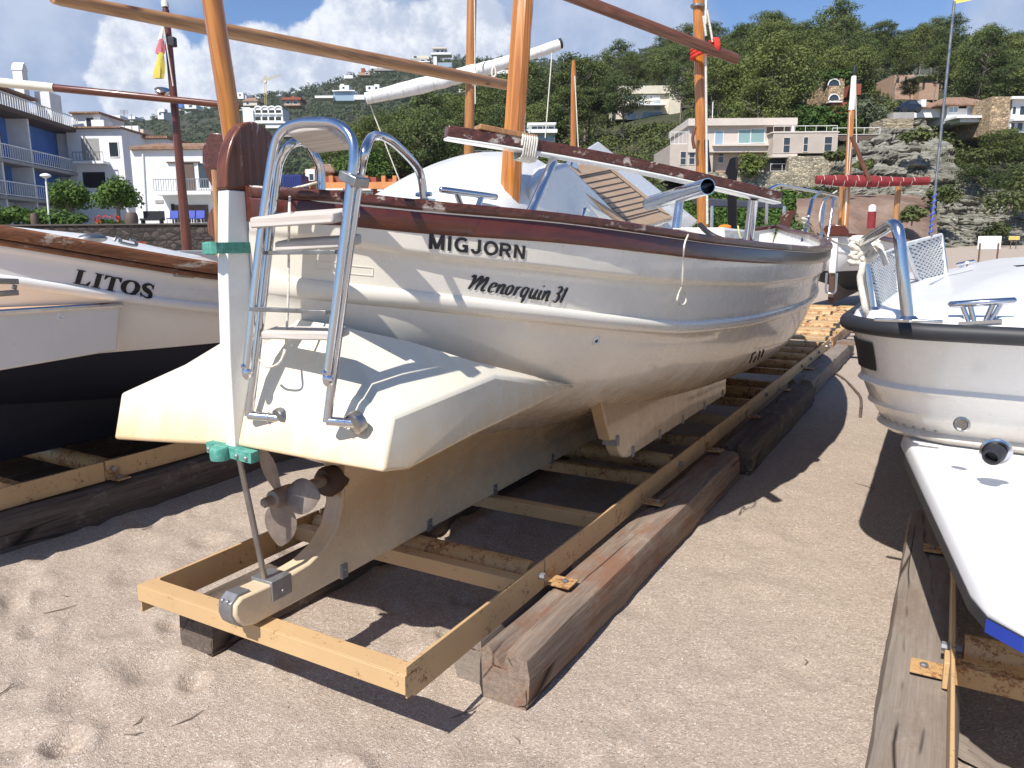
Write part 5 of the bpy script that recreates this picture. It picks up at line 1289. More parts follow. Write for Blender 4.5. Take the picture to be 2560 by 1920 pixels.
# ------------------------------------------------------------------ foliage
def foliage(name, dark, light, hue=.0):
    t = NT(name); v = t.coord(); oi = t.N('ShaderNodeObjectInfo')
    n1 = t.noise(v, .55, 4, .6); n2 = t.noise(v, 5, 3, .7)
    f = t.math('ADD', t.math('MULTIPLY', n1, .65), t.math('MULTIPLY', n2, .45)); f = t.math('ADD', f, t.math('MULTIPLY', t.math('SUBTRACT', oi.outputs['Random'], .5), .28))
    t.set(t.ramp(f, [(.30, dark), (.72, light)]), .7); t.b.inputs['Specular IOR Level'].default_value = .25
    tr = t.N('ShaderNodeBsdfTranslucent'); tr.inputs[0].default_value = tuple(x*1.2 for x in light)+(1,)
    mx = t.N('ShaderNodeMixShader'); mx.inputs[0].default_value = .22; t.L(t.b.outputs[0], mx.inputs[1]); t.L(tr.outputs[0], mx.inputs[2]); t.L(mx.outputs[0], t.out.inputs[0])
    return t.m
M_pinef = foliage('pine_needles', (.034, .054, .015), (.165, .195, .052))
M_pined = foliage('pine_needles_dark', (.028, .046, .016), (.115, .148, .044))
M_broad = foliage('broadleaf', (.030, .062, .012), (.085, .150, .026))
M_olive = foliage('grey_leaf', (.060, .080, .045), (.13, .155, .085))
M_far = foliage('far_foliage', (.032, .050, .022), (.092, .115, .048))
M_bark = plain('pale_bark', (.22, .18, .15), .9, 0, .3, 3, .5, 12, .03)
M_scrub = foliage('scrub_leaf', (.038, .056, .016), (.125, .145, .046))
def clump(mb, c, r, n, sz, flat=.55, rng=random, up=.35):
    for _ in range(n):
        while True:
            d = Vector((rng.uniform(-1, 1), rng.uniform(-1, 1), rng.uniform(-1, 1)))
            if .1 < d.length < 1: break
        d = d.normalized()*(rng.random()**.35)
        p = c+Vector((d.x*r, d.y*r, d.z*r*flat))
        nrm_ = (d+Vector((rng.uniform(-.7, .7), rng.uniform(-.7, .7), rng.uniform(-.3, .7)+up))).normalized()
        u = nrm_.orthogonal().normalized(); w = nrm_.cross(u); a_ = rng.uniform(0, 6.28); u, w = u*math.cos(a_)+w*math.sin(a_), w*math.cos(a_)-u*math.sin(a_)
        s_ = sz*rng.uniform(.6, 1.35)
        b = len(mb.v); mb.v += [tuple(p-u*s_), tuple(p+w*s_*.55), tuple(p+u*s_), tuple(p-w*s_*.55)]; mb.f.append((b, b+1, b+2, b+3))
def pine_proto(seed, h, spread, crown0, n_cl, mat, lean=(0, 0), dens=125, cs=(.9, 1.75), leaf=.145, trunk_r=.17, flat=.48):
    rng = random.Random(seed); root = empty('pine_tree', (0, 0, -500))
    tr = MB(); top = Vector((lean[0]*h, lean[1]*h, h*.93))
    tp = [Vector((0, 0, -.6))]+[Vector((top.x*t**1.3+rng.uniform(-.12, .12), top.y*t**1.3+rng.uniform(-.12, .12), top.z*t)) for t in (.15, .3, .45, .6, .75, .9, 1)]
    tr.tube(tp, [trunk_r*(1-.85*i/7) for i in range(8)], 6)
    cr = MB(); 
    for i in range(n_cl):
        t = rng.random(); zz = h*(crown0+(1-crown0)*(t**.8)); prof = math.sin(math.pi*min(1, .18+.80*t))**.6*(1.0 if t < .75 else 1.05)
        a_ = rng.uniform(0, 6.283); rr = spread*prof*rng.uniform(.35, 1.0)
        base = Vector((top.x*(zz/h)**1.3, top.y*(zz/h)**1.3, zz)); c = base+Vector((rr*math.cos(a_), rr*math.sin(a_), rng.uniform(-.3, .5)))
        clump(cr, c, rng.uniform(*cs), dens, leaf, flat, rng)
        if rng.random() < .42:
            q = base-Vector((0, 0, rr*.55)); q = Vector((top.x*(max(.1, q.z)/h)**1.3, top.y*(max(.1, q.z)/h)**1.3, q.z))
            tr.tube([q, lerp(q, c, .5)+Vector((0, 0, .15)), c], [trunk_r*.34, trunk_r*.22, .02], 4)
    cr.build('crown', mat, root, smooth=False, flipfix=False); tr.build('trunk', M_bark, root, ang=60, flipfix=False)
    return root
P_UMB = [pine_proto(1, 11, 3.9, 0.51, 58, M_pinef), pine_proto(2, 12.5, 3.4, 0.45, 58, M_pinef, (.10, .02)), pine_proto(3, 10, 4.1, 0.49, 58, M_pined, (-.06, 0)), pine_proto(4, 13, 3.6, 0.39, 67, M_pined, (.12, 0)), pine_proto(6, 9, 3.3, 0.31, 61, M_pinef, (.05, .03))]
P_DENSE = [pine_proto(11, 8, 3.0, 0.12, 72, M_pined, cs=(.9, 1.4), flat=.7), pine_proto(12, 7, 3.2, 0.05, 75, M_broad, cs=(.9, 1.5), flat=.75), pine_proto(13, 9, 2.6, 0.20, 67, M_pinef, flat=.6)]
P_ALL = P_UMB+P_DENSE
used_proto = set()
def place(proto, loc, sc, rz, label, group, name=None, cat='tree'):
    if id(proto) in used_proto: o = copy_tree(proto)
    else: o = proto; used_proto.add(id(proto))
    if name: o.name = name
    o.location = loc; o.scale = (sc, sc, sc*1.0) if not isinstance(sc, tuple) else sc; o.rotation_euler = (0, 0, rz)
    return tag(o, label, cat, group)
# rectangles kept clear of tree crowns: px0, px1, py0, py1, distance
CLEAR = [(1655, 2090, 255, 470, 84), (1530, 1710, 210, 305, 150), (1310, 1400, 295, 365, 110), (2280, 2490, 225, 320, 100), (2450, 2600, 225, 345, 98), (2230, 2365, 175, 262, 150), (2055, 2185, 180, 300, 118), (800, 1060, 425, 520, 75), (1190, 1260, 370, 425, 80), (2080, 2330, 300, 620, 72), (880, 985, 395, 445, 82), (690, 805, 400, 520, 76), (2245, 2320, 258, 300, 92)]
rngt = random.Random(42); placed = []
KINDS = ['olive green umbrella pine with a broad crown on the wooded slope', 'tall leaning pine with a bare pale trunk on the wooded slope', 'dark rounded pine on the wooded slope', 'tall dark pine leaning right among the slope trees', 'low spreading olive green pine on the wooded slope', 'dense dark conical tree low on the slope', 'bushy bright green tree low on the slope', 'narrow olive pine on the slope']
def try_tree(px, Y, kind, sc):
    p = terr(px, Y); h = sc*[11, 12.5, 10, 13, 9, 8, 7, 9][kind]; w = 3.4*sc
    x0, x1 = px-w*F/Y, px+w*F/Y; yb = terr_py(px, Y); yt = yb-h*F/Y
    for (a_, b_, c_, d_, Yh) in CLEAR:
        if Y < Yh+3 and x1 > a_ and x0 < b_ and yb > c_ and yt < d_: return False
    if Y < 78 and px > 1960: return False
    for (q, r) in placed:
        if (p.x-q.x)**2+(p.y-q.y)**2 < (r*.62+w*.62)**2*.36: return False
    placed.append((p, w)); place(P_ALL[kind], p, sc*rngt.uniform(.94, 1.06), rngt.uniform(-.5, .5) if kind in (1, 3) else rngt.uniform(0, 6.28), KINDS[kind], 'pines covering the near hillside'); return True
# the pines that make the right-hand skyline and other single trees one can pick out
for px, Y, k, sc in ((1768, 176, 1, .98), (1850, 178, 0, .88), (1960, 182, 4, 1.05), (2040, 180, 0, .92), (2120, 178, 2, 1.0), (2200, 176, 0, 1.0), (2280, 170, 3, .86), (2345, 166, 0, .86), (2430, 135, 3, 1.02), (2405, 150, 4, 1.0), (2540, 150, 0, .86), (2600, 150, 2, 1.0), (2490, 170, 2, .7),
                     (1700, 178, 2, .95), (1640, 180, 0, .80), (1570, 182, 4, .95), (1700, 122, 3, .8), (1560, 112, 2, .9), (2010, 128, 0, .95), (2230, 132, 1, .85), (2330, 128, 1, .8), (1900, 132, 4, 1.05), (1800, 128, 0, .9), (960, 100, 1, .82), (1060, 96, 0, .95), (1120, 95, 2, .9), (1010, 92, 4, .9), (2275, 134, 2, .45), (2365, 132, 0, .8)):
    p = terr(px, Y); placed.append((p, 3.0*sc)); place(P_ALL[k], p, sc, rngt.uniform(-.4, .4), KINDS[k], 'pines covering the near hillside')
cnt = 0
for _ in range(6000):
    if cnt >= 238: break
    Y = rngt.choice((rngt.uniform(84, 120), rngt.uniform(100, 150), rngt.uniform(140, 198))); px = rngt.uniform(820, 2680)
    if Y > terr_py(px, 180) and False: continue
    k = rngt.choice((0, 0, 1, 2, 2, 3, 4, 4)) if Y > 105 else rngt.choice((0, 2, 4, 5, 6, 7, 1))
    if try_tree(px, Y, k, rngt.uniform(.85, 1.15)): cnt += 1
for P_ in P_ALL:
    if id(P_) not in used_proto:
        for ch in list(P_.children): bpy.data.objects.remove(ch)
        bpy.data.objects.remove(P_)
# big spreading pine over the rocks at the right edge
for px, Y, k, sc, rz, lab in ((2450, 74, 3, (.62, .62, .52), 2.9, 'twisted pine with forked pale trunk growing out of the rocks at right'), (2540, 78, 2, (.8, .8, .62), 1.2, 'dark pine on the far right above the rocks'), (2360, 80, 4, (.62, .62, .6), 0, 'low pine beneath the white villa above the cliff'), (2590, 72, 5, (.8, .8, .6), 0, 'dense shrub-like pine at the right edge above the sand'), (2500, 88, 0, (.75, .75, .6), .5, 'rounded pine in front of the stone-clad house')):
    o = place(P_ALL[k], terr(px, Y)+Vector((0, 0, -.4)), sc, rz, lab, None, 'pine_tree')
    if 'group' in o: del o['group']
# understorey and the far woodland, each one uncountable mass
rs_ = random.Random(8); mb = MB()
for _ in range(4600):
    Y = rs_.uniform(68, 195); px = rs_.uniform(760, 2720)
    if Y < 86 and 1950 < px < 2420: continue
    if any(a_-10 < px < b_+10 and Y < Yh and terr_py(px, Y) > c_ and terr_py(px, Y)-1.6*F/Y < d_-12 for (a_, b_, c_, d_, Yh) in CLEAR): continue
    clump(mb, terr(px, Y)+Vector((0, 0, .5)), rs_.uniform(.8, 2.0), 44, .23, .7, rs_)
tag(mb.build('scrub', M_scrub, smooth=False, flipfix=False), kind='stuff')
mb = MB()
for _ in range(8200):
    Y = 250+560*rs_.random()**1.0; px = rs_.uniform(120, 1900) if rs_.random() < .93 else rs_.uniform(-300, 2700)
    p = terr(px, min(800, Y)); h = rs_.uniform(1.8, 4.2)*(1.2 if Y > 740 else 1)
    for k in range(2): clump(mb, p+Vector((rs_.uniform(-1.5, 1.5), rs_.uniform(-1, 1), h*(.5+.35*k))), rs_.uniform(1.8, 3.4), 15, .95, .7, rs_)
tag(mb.build('distant_woodland', M_far, smooth=False, flipfix=False), kind='stuff')

# ------------------------------------------------------------------ cliff
def M_rock_(name, cs, sc_=1.0, strata=3.0, crack=.6):
    t = NT(name); v = t.coord('Object', (sc_*.5, sc_*.5, sc_*strata)); a_ = t.noise(v, .9, 8, .72, .6); b_ = t.noise(t.coord('Object', (sc_,)*3), .35, 5, .6); vo = t.N('ShaderNodeTexVoronoi', Scale=1.5, _feature='DISTANCE_TO_EDGE'); t.L(v, vo.inputs['Vector'])
    c = t.ramp(t.math('ADD', t.math('MULTIPLY', a_, .6), t.math('MULTIPLY', b_, .5)), [(.36, cs[0]), (.52, cs[1]), (.66, cs[2])])
    cr = t.ramp(vo.outputs[0], [(.0, (1,)*3), (.05, (0,)*3)]); c = t.mix(t.math('MULTIPLY', cr, crack), c, (.05, .045, .035))
    t.set(c, .95); t.bump(t.math('ADD', a_, t.math('MULTIPLY', vo.outputs[0], .6)), 1.0, .5); return t.m
M_rock = M_rock_('grey_green_rock', ((.12, .115, .09), (.25, .24, .19), (.40, .385, .32)))
M_earth = M_rock_('brown_earth', ((.13, .075, .05), (.20, .125, .09), (.27, .19, .14)), .6, 1.2, .05)
M_masonry = M_rock_('rubble_masonry', ((.26, .21, .13), (.40, .335, .22), (.52, .46, .34)), 1.5, 1.3)
def sheet(name, xs, ys, Yf, mat, amp=1.0, nst=5, freq=.35):
    mb = MB(); n = len(xs)
    for y in ys:
        for x in xs:
            p = D(x, y, Yf(x, y)); d = mnoise.fractal((p.x*freq, p.z*freq*2.2, 3), 1.0, 2.0, nst)*amp + mnoise.cell((p.x*.45, 1, p.z*1.3))*amp*.35
            mb.v.append(p+Vector((mnoise.noise((p.x, p.z, 8))*amp*.2, -d, 0)))
    for i in range(len(ys)-1):
        for k in range(n-1): mb.f.append((i*n+k, i*n+k+1, (i+1)*n+k+1, (i+1)*n+k))
    return tag(mb.build(name, mat, ang=28), kind='structure')
def rg(a_, b_, st): return [a_+st*i for i in range(int((b_-a_)/st)+1)]
def cl_top(x): return tab(x, [2040, 2090, 2150, 2240, 2300, 2345, 2400, 2460, 2700], [470, 395, 350, 300, 300, 340, 420, 470, 500])
mb = MB(); xs = rg(1990, 2720, 5); n = len(xs); M_ = 84
for j in range(M_+1):
    for x in xs:
        t0 = cl_top(x); y = t0+(625-t0)*j/M_; Y = 67.5+(625-y)*.042
        p = D(x, y, Y); d = mnoise.fractal((p.x*.3, p.z*.7, 3), 1.0, 2.0, 6)*1.0+mnoise.cell((p.x*.5, 1, p.z*1.4))*.45; q_ = p.z*1.25+p.x*.14+1.1*mnoise.noise((p.x*.35, p.z*.3, 40)); d += .75*(q_-math.floor(q_))*(.5+.6*mnoise.noise((p.x*.25, p.z*.2, 60)))+.30*((q_*2.7) % 1)
        if y > 500 and 2330 < x < 2480: d += 1.2*max(0, mnoise.noise((p.x*.4, p.z*.5, 20)))
        mb.v.append(p+Vector((mnoise.noise((p.x, p.z, 8))*.25, -d, mnoise.noise((p.x*1.3, p.z, 18))*.12)))
for j in range(M_):
    for k in range(n-1): mb.f.append((j*n+k, j*n+k+1, (j+1)*n+k+1, (j+1)*n+k))
tag(mb.build('cliff', M_rock, ang=28), kind='structure')
sheet('earth_bank', rg(1990, 2345, 9), rg(478, 640, 8), lambda x, y: 57.5+(640-y)*.058+max(0, (x-2250))*.03+max(0, 505-y)*.35+max(0, 1960-x)*.02, M_earth, .5, 4, .3)
# green slope with ivy below the tan house, bushes on the rocks
def bush(px, py, Y, r, label, mat=M_scrub, flat=.7, n=9, group=None, name='shrub', leaf=.2, seed=0):
    rg_ = random.Random(int(px*7+py)+seed); p = D(px, py, Y); e = empty(name, p, 0, label, 'shrub', group); mb = MB()
    for _ in range(n): clump(mb, Vector((rg_.uniform(-.6, .6)*r, rg_.uniform(-.4, .4)*r, rg_.uniform(.05, .75)*r*flat)), r*rg_.uniform(.35, .55), 60, leaf*rg_.uniform(.8, 1.2), .8, rg_)
    mb.build('foliage', mat, e, smooth=False, flipfix=False)
    tr = MB(); tr.tube([(0, 0, -.6), (.05*r, 0, .1*r), (0, 0, .5*r)], [.06*r, .05*r, .02*r], 5); tr.build('stem', M_bark, e, ang=60); return e
for px, py, Y, r, lab in ((2100, 460, 68, 1.2, 'small dark bush on the rock face left of the furled sail mast'), (2360, 500, 66, 1.7, 'round bush on the rocks right of the blue-roped pole'), (2520, 520, 66, 2.6, 'wide green shrub over the rocks at the right edge'), (2500, 585, 62, 1.3, 'light green shrub at the foot of the rocks'), (2440, 400, 71, 1.5, 'shrub in the shadow of the twisted pine'), (2160, 420, 69, .9, 'tuft growing on the grey rock face'), (2280, 545, 60, 1.2, 'dry bush at the base of the rock'), (2295, 345, 74, 1.5, 'ivy-like bush hanging beside the masonry wall'), (2090, 395, 70, 1.0, 'yellowish bush below the terrace rail'), (2555, 470, 68, 2.2, 'dark shrub on the upper rocks at far right')):
    bush(px, py, Y, r, lab)
# ================================================================== buildings
M_wallw = plain('white_render', (.76, .76, .75), .9, 0, .07, 1.2)
M_cream = plain('cream_render', (.64, .58, .46), .9, 0, .1, 1.2)
M_tan = plain('tan_panel', (.47, .405, .345), .85, 0, .1, .8)
M_tanl = plain('pale_tan_panel', (.60, .53, .465), .85, 0, .08, .8)
M_pinkb = plain('pinkish_brick', (.42, .28, .20), .9, 0, .15, 1.5)
M_orangeh = plain('orange_render', (.56, .235, .085), .9, 0, .14, .8)
M_redh = plain('terracotta_render', (.30, .085, .05), .9, 0, .15, .8)
M_blueh = plain('blue_render', (.09, .19, .52), .85, 0, .08, 1)
M_greyc = plain('grey_concrete', (.33, .32, .30), .9, 0, .12, 1)
M_brownsh = plain('brown_shutter', (.11, .075, .055), .7, 0, .12, 4)
M_dark = plain('dark_interior', (.018, .018, .02), .8)
M_pale = plain('white_trim', (.78, .78, .77), .7)
def glass_(name, c, r=.08):
    t = NT(name); t.set(c, r); t.b.inputs['Specular IOR Level'].default_value = .9; return t.m
M_glass = glass_('window_glass', (.03, .04, .05)); M_gglass = glass_('green_curtain_glass', (.24, .37, .35), .25); M_bglass = glass_('pale_blue_glass', (.30, .40, .48), .15)
def tiles():
    t = NT('clay_roof_tiles'); v = t.coord('Object', (1, 1, 1)); w = t.N('ShaderNodeTexWave', Scale=2.4, Distortion=.6, _bands_direction='X'); t.L(v, w.inputs['Vector']); n_ = t.noise(v, 2.5, 5, .7)
    t.set(t.ramp(n_, [(.3, (.20, .10, .06)), (.5, (.33, .19, .12)), (.75, (.46, .34, .25))]), .9); t.bump(w.outputs['Fac'], .8, .08); return t.m
M_tile = tiles()
def stonewall(name, c, sc_):
    t = NT(name); v = t.coord('Object', (sc_, sc_, sc_*1.7)); vo = t.N('ShaderNodeTexVoronoi', Scale=1.0); t.L(v, vo.inputs['Vector']); ve = t.N('ShaderNodeTexVoronoi', Scale=1.0, _feature='DISTANCE_TO_EDGE'); t.L(v, ve.inputs['Vector'])
    sp = t.N('ShaderNodeSeparateColor'); t.L(vo.outputs['Color'], sp.inputs[0])
    col_ = t.ramp(sp.outputs[0], [(.0, tuple(x*.55 for x in c)), (.5, c), (1, tuple(min(1, x*1.45) for x in c))])
    t.set(t.mix(t.ramp(ve.outputs[0], [(.02, (1,)*3), (.09, (0,)*3)]), col_, tuple(x*.3 for x in c)), .95); t.bump(ve.outputs[0], .8, .1); return t.m
M_stone = stonewall('rubble_wall', (.40, .35, .25), 3.0); M_darkstone = stonewall('dark_wall_stone', (.060, .048, .042), 2.4); M_clad = stonewall('stone_cladding', (.44, .32, .20), 2.8)

class Bld:
    def __init__(s, name, label, cat, Y, px, py, group=None, dep=7.0):
        s.Y = Y; s.e = empty(name, D(px, py, Y), 0, label, cat, group); s.o = s.e.location.copy(); s.dep = dep
    def P(s, px, py, dy=0.0):
        p = D(px, py, s.Y); return Vector((p.x, p.y+dy, p.z))-s.o
    def box(s, name, x0, x1, y0, y1, mat, d0=0.0, d1=None, par=None, bevel=0, tilt=0):
        """box whose front spans the pixel rectangle at this house's distance; y0 top, y1 bottom; d0/d1 front and back depth"""
        d1 = s.dep if d1 is None else d1; a_, b_ = s.P(x0, y1), s.P(x1, y0)
        mb = MB(); mb.hexa([(a_.x, d0, a_.z), (b_.x, d0, a_.z+tilt), (b_.x, d1, a_.z+tilt), (a_.x, d1, a_.z), (a_.x, d0, b_.z), (b_.x, d0, b_.z+tilt), (b_.x, d1, b_.z+tilt), (a_.x, d1, b_.z)])
        return mb.build(name, mat, par or s.e, smooth=False, bevel=bevel)
    def win(s, x0, x1, y0, y1, d0=0.0, glass=None, frame=None, fw=.06, nv=1, nh=0, name='window'):
        a_, b_ = s.P(x0, y1), s.P(x1, y0); mb = MB(); f0, f1 = d0-.05, d0-.003
        mb.bx(a_.x-fw, a_.x, f0, f1, a_.z-fw, b_.z+fw); mb.bx(b_.x, b_.x+fw, f0, f1, a_.z-fw, b_.z+fw); mb.bx(a_.x, b_.x, f0, f1, b_.z, b_.z+fw); mb.bx(a_.x, b_.x, f0, f1, a_.z-fw, a_.z)
        for k in range(1, nv): xx = a_.x+(b_.x-a_.x)*k/nv; mb.bx(xx-fw*.4, xx+fw*.4, f0+.01, f1, a_.z, b_.z)
        for k in range(1, nh+1): zz = a_.z+(b_.z-a_.z)*k/(nh+1); mb.bx(a_.x, b_.x, f0+.012, f1, zz-fw*.4, zz+fw*.4)
        fr = mb.build(name, frame or M_pale, s.e, smooth=False)
        mb = MB(); mb.quad((a_.x, d0-.012, a_.z), (b_.x, d0-.012, a_.z), (b_.x, d0-.012, b_.z), (a_.x, d0-.012, b_.z)); mb.build('pane', glass or M_glass, fr, smooth=False, flipfix=False)
    def gable(s, name, x0, x1, y0, y1, mat, over=.4, hip=.35, d0=0.0, d1=None):
        d1 = s.dep if d1 is None else d1; a_, b_ = s.P(x0, y1), s.P(x1, y0); m = min((d0+d1)/2, d0+2.4); w = (b_.x-a_.x)*hip; b_ = Vector((b_.x, b_.y, (D((x0+x1)/2, y0, s.Y+m)-s.o).z))
        mb = MB(); A_ = [(a_.x-over, d0-over, a_.z), (b_.x+over, d0-over, a_.z), (b_.x+over, d1+over, a_.z), (a_.x-over, d1+over, a_.z)]; r0, r1 = (a_.x+w, m, b_.z), (b_.x-w, m, b_.z)
        mb.add(A_+[r0, r1]+[(x, y, z-.18) for x, y, z in A_], [(0, 1, 5, 4), (1, 2, 5), (2, 3, 4, 5), (3, 0, 4), (6, 9, 8, 7), (0, 6, 7, 1), (1, 7, 8, 2), (2, 8, 9, 3), (3, 9, 6, 0)])
        return mb.build(name, mat, s.e, smooth=False)
    def rail(s, x0, x1, y0, y1, d0, mat=None, step=.16, bars=True, r=.016, name='railing', slope=0):
        a_, b_ = s.P(x0, y1), s.P(x1, y0); mb = MB(); n = max(2, int((b_.x-a_.x)/step))
        for k in range(n+1):
            xx = a_.x+(b_.x-a_.x)*k/n; mb.bx(xx-r, xx+r, d0-r, d0+r, a_.z, b_.z)
        mb.bx(a_.x, b_.x, d0-.03, d0+.03, b_.z, b_.z+.05); mb.bx(a_.x, b_.x, d0-.02, d0+.02, a_.z-.04, a_.z)
        return mb.build(name, mat or M_pale, s.e, smooth=False)
HG = 'houses on the hillside'
# --- tan modern house
h = Bld('modern_house', 'wide tan flat-roofed modern house with green curtained windows above the stone wall', 'house', 80, 1850, 440, None, 9)
h.box('lower_wall', 1674, 1990, 380, 446, M_tan, 1.2); h.box('upper_wall', 1720, 1985, 300, 381, M_tanl, 0); h.box('lower_left_block', 1674, 1785, 360, 440, M_tan, .2)
h.box('right_wing', 1918, 2079, 338, 388, M_tan, -1.6, 6); h.box('wing_parapet', 1916, 2081, 334, 338.3, M_tanl, -1.65, 6.1)
h.box('roof', 1718, 1990, 296, 316, M_tanl, -.5, 9.2); h.box('floor_slab', 1780, 1925, 361, 366, M_tanl, -.35, 1.25); h.box('roof_box', 1812, 1831, 304, 316, M_tanl, 1, 3)
h.box('balcony_recess', 1916, 1975, 317, 338, M_brownsh, -.01, .2); h.box('balcony_post', 1975, 1982, 314, 340, M_pale, -.45, -.25); h.box('loggia', 1918, 1974, 398, 440, M_dark, -1.0, 1.3); h.box('loggia_slab', 1916, 1978, 389, 398, M_tanl, -1.7, 1.3)
h.box('terracotta_panel', 1772, 1820, 424, 446, M_pinkb, 1.0, 1.3)
for x0, x1, y0, y1, g_ in ((1787, 1808, 328, 363, M_bglass), (1846, 1876, 325, 358, M_gglass), (1877, 1911, 323, 357, M_gglass)): h.win(x0, x1, y0, y1, 0, g_)
for x0, x1, y0, y1 in ((1702, 1716, 379, 411), (1724, 1738, 378, 410)): h.win(x0, x1, y0, y1, .2, M_glass, M_tanl, .07, 1, 1)
for x0, x1, y0, y1 in ((1803, 1817, 372, 403), (1860, 1875, 364, 381)): h.win(x0, x1, y0, y1, 1.2, M_glass, M_tanl, .06, 1, 1)
for x0, x1, y0, y1 in ((1944, 1961, 350, 386), (1993, 2005, 349, 383), (2044, 2064, 348, 382)): h.win(x0, x1, y0, y1, -1.6, M_glass, M_tanl, .06, 1, 1)
h.rail(1922, 2079, 320, 334, -1.4, M_pale, 1.0); h.rail(1678, 1720, 329, 358, .4, M_pale, .4, True, .012); h.rail(1916, 1974, 413, 430, -1.2, M_pale, .8)
h.box('chimney_pipe', 1799, 1803, 240, 312, M_pale, 3, 3.2)
# --- walls around it
w_ = Bld('retaining_wall', 'pale rubble retaining wall under the tan modern house', 'wall', 77.5, 1950, 470, None, 2)
w_.box('lower_course', 1745, 2075, 428, 478, M_stone, 0, 3); w_.box('upper_course', 1975, 2110, 388, 436, M_stone, .4, 4)
iv = Bld('ivy_patch', 'bright green ivy hanging over the wall below the tan house', 'ivy', 77, 1885, 430); mb = MB(); rgi = random.Random(4)
for _ in range(26): clump(mb, iv.P(rgi.uniform(1850, 1912), rgi.uniform(384, 428))+Vector((0, -.1, 0)), rgi.uniform(.4, .7), 46, .17, 1, rgi)
mb.build('leaves', foliage('ivy_leaves', (.085, .12, .02), (.20, .23, .06)), iv.e, smooth=False, flipfix=False)
iv = Bld('hedge', 'dark green creeper-covered slope under the rubble wall', 'hedge', 66, 1850, 560); mb = MB()
for _ in range(330):
    x = rgi.uniform(1600, 2100); y = rgi.uniform(482, 600)
    if x > 2010 and y > 500: continue
    p_ = D(x, y, 72-(y-480)*.11); clump(mb, p_-iv.o, rgi.uniform(.6, 1.15), 44, .19, .8, rgi)
mb.build('leaves', M_broad, iv.e, smooth=False, flipfix=False)
iv = Bld('hedge', 'sunlit clipped green hedge on the terrace right of the tan house', 'hedge', 88, 2050, 320); mb = MB()
for _ in range(110): clump(mb, D(rgi.uniform(1990, 2130), rgi.uniform(272, 338), 88+rgi.uniform(0, 2))-iv.o, rgi.uniform(.6, 1.0), 48, .2, .8, rgi)
mb.build('leaves', M_broad, iv.e, smooth=False, flipfix=False)
bush(2190, 300, 84, 2.6, 'grey-green olive bush above the cliff behind the white-topped mast', M_olive, .9, 14)
bush(2150, 310, 86, 1.6, 'dark shrub beside the olive bush on the terrace', M_broad)
w_ = Bld('retaining_wall', 'yellowish masonry wall topping the cliff under the parked car', 'wall', 80, 2240, 330, None, 3); w_.box('masonry', 2206, 2284, 296, 334, M_masonry, 0, 3); w_.box('concrete', 2255, 2312, 272, 318, M_greyc, 2.0, 4)
w_ = Bld('terrace_fence', 'brown panel fence running along the cliff top from the tan house', 'fence', 79, 2140, 345, None, 1); w_.box('panel', 2082, 2206, 335, 352, M_brownsh, 0, .06); w_.rail(2080, 2200, 320, 336, -.05, M_pale, 1.4)
# --- cream villa among pines
h = Bld('villa', 'cream two-storey villa with arched openings among the pines', 'house', 140, 1620, 300, None, 10)
h.box('wall', 1540, 1700, 236, 298, M_cream, 0); h.box('roof', 1535, 1705, 215, 236, M_cream, -.6, 10.6); h.box('upper_shutters', 1560, 1650, 238, 252, M_pale, -.15, .1); h.box('side_tower', 1670, 1700, 222, 300, M_cream, -.8, 6); h.box('balcony', 1548, 1660, 262, 268, M_pale, -1.8, .1)
for x0, x1, y0, y1 in ((1590, 1612, 256, 262), (1634, 1652, 254, 276), (1568, 1590, 282, 298), (1606, 1656, 280, 300), (1690, 1696, 228, 240)): h.win(x0, x1, y0, y1, 0 if x1 < 1660 else -.8, M_bglass)
# --- white modern house lower centre
h = Bld('modern_house', 'small white modern house with stacked flat roofs below the pines', 'house', 112, 1355, 355, None, 8)
h.box('wall', 1322, 1388, 312, 356, M_wallw, 0); h.box('lower_roof', 1300, 1392, 326, 336, M_pale, -1.4, 8.5); h.box('upper_roof', 1318, 1390, 308, 314, M_pale, -.8, 8.5)
h.win(1330, 1384, 316, 326, 0, M_glass, None, .1, 4); h.win(1332, 1384, 338, 354, 0, M_bglass, None, .1, 4)
h = Bld('block_house', 'plain white block with a roof rail just above the boat cabin', 'house', 85, 1220, 425, None, 6); h.box('wall', 1197, 1262, 384, 430, M_wallw, 0); h.box('annex', 1138, 1200, 416, 440, M_wallw, 1); h.win(1235, 1242, 386, 398, 0); h.rail(1170, 1232, 378, 400, -.3, M_shoe, .8)
# --- right white villas
h = Bld('villa', 'white villa with low red tiled roof and long balcony above the cliff pines', 'house', 96, 2380, 305, None, 10)
h.box('wall', 2365, 2476, 262, 308, M_wallw, 0); h.box('left_wall', 2298, 2366, 262, 290, M_wallw, 1.2); h.gable('roof', 2352, 2476, 243, 262, M_tile, .7, .3); h.gable('left_roof', 2300, 2366, 254, 264, M_tile, .3, .1, 1.2, 8); h.box('balcony', 2362, 2500, 296, 303, M_pale, -2.4, .1); h.box('balcony_base', 2376, 2440, 303, 312, M_wallw, -2.0, .1); h.box('chimney', 2404, 2413, 232, 252, M_wallw, 3, 4); h.box('garden_wall', 2298, 2312, 250, 268, M_wallw, -.4, .6)
for x0, x1, y0, y1 in ((2372, 2394, 268, 280), (2416, 2442, 268, 294), (2454, 2470, 268, 294)): h.win(x0, x1, y0, y1, 0, M_bglass, None, .09, 2)
h.rail(2402, 2500, 280, 296, -2.35, M_shoe, .3)
h = Bld('villa', 'white house with tan stone-clad flank at the right edge', 'house', 92, 2500, 330, None, 10)
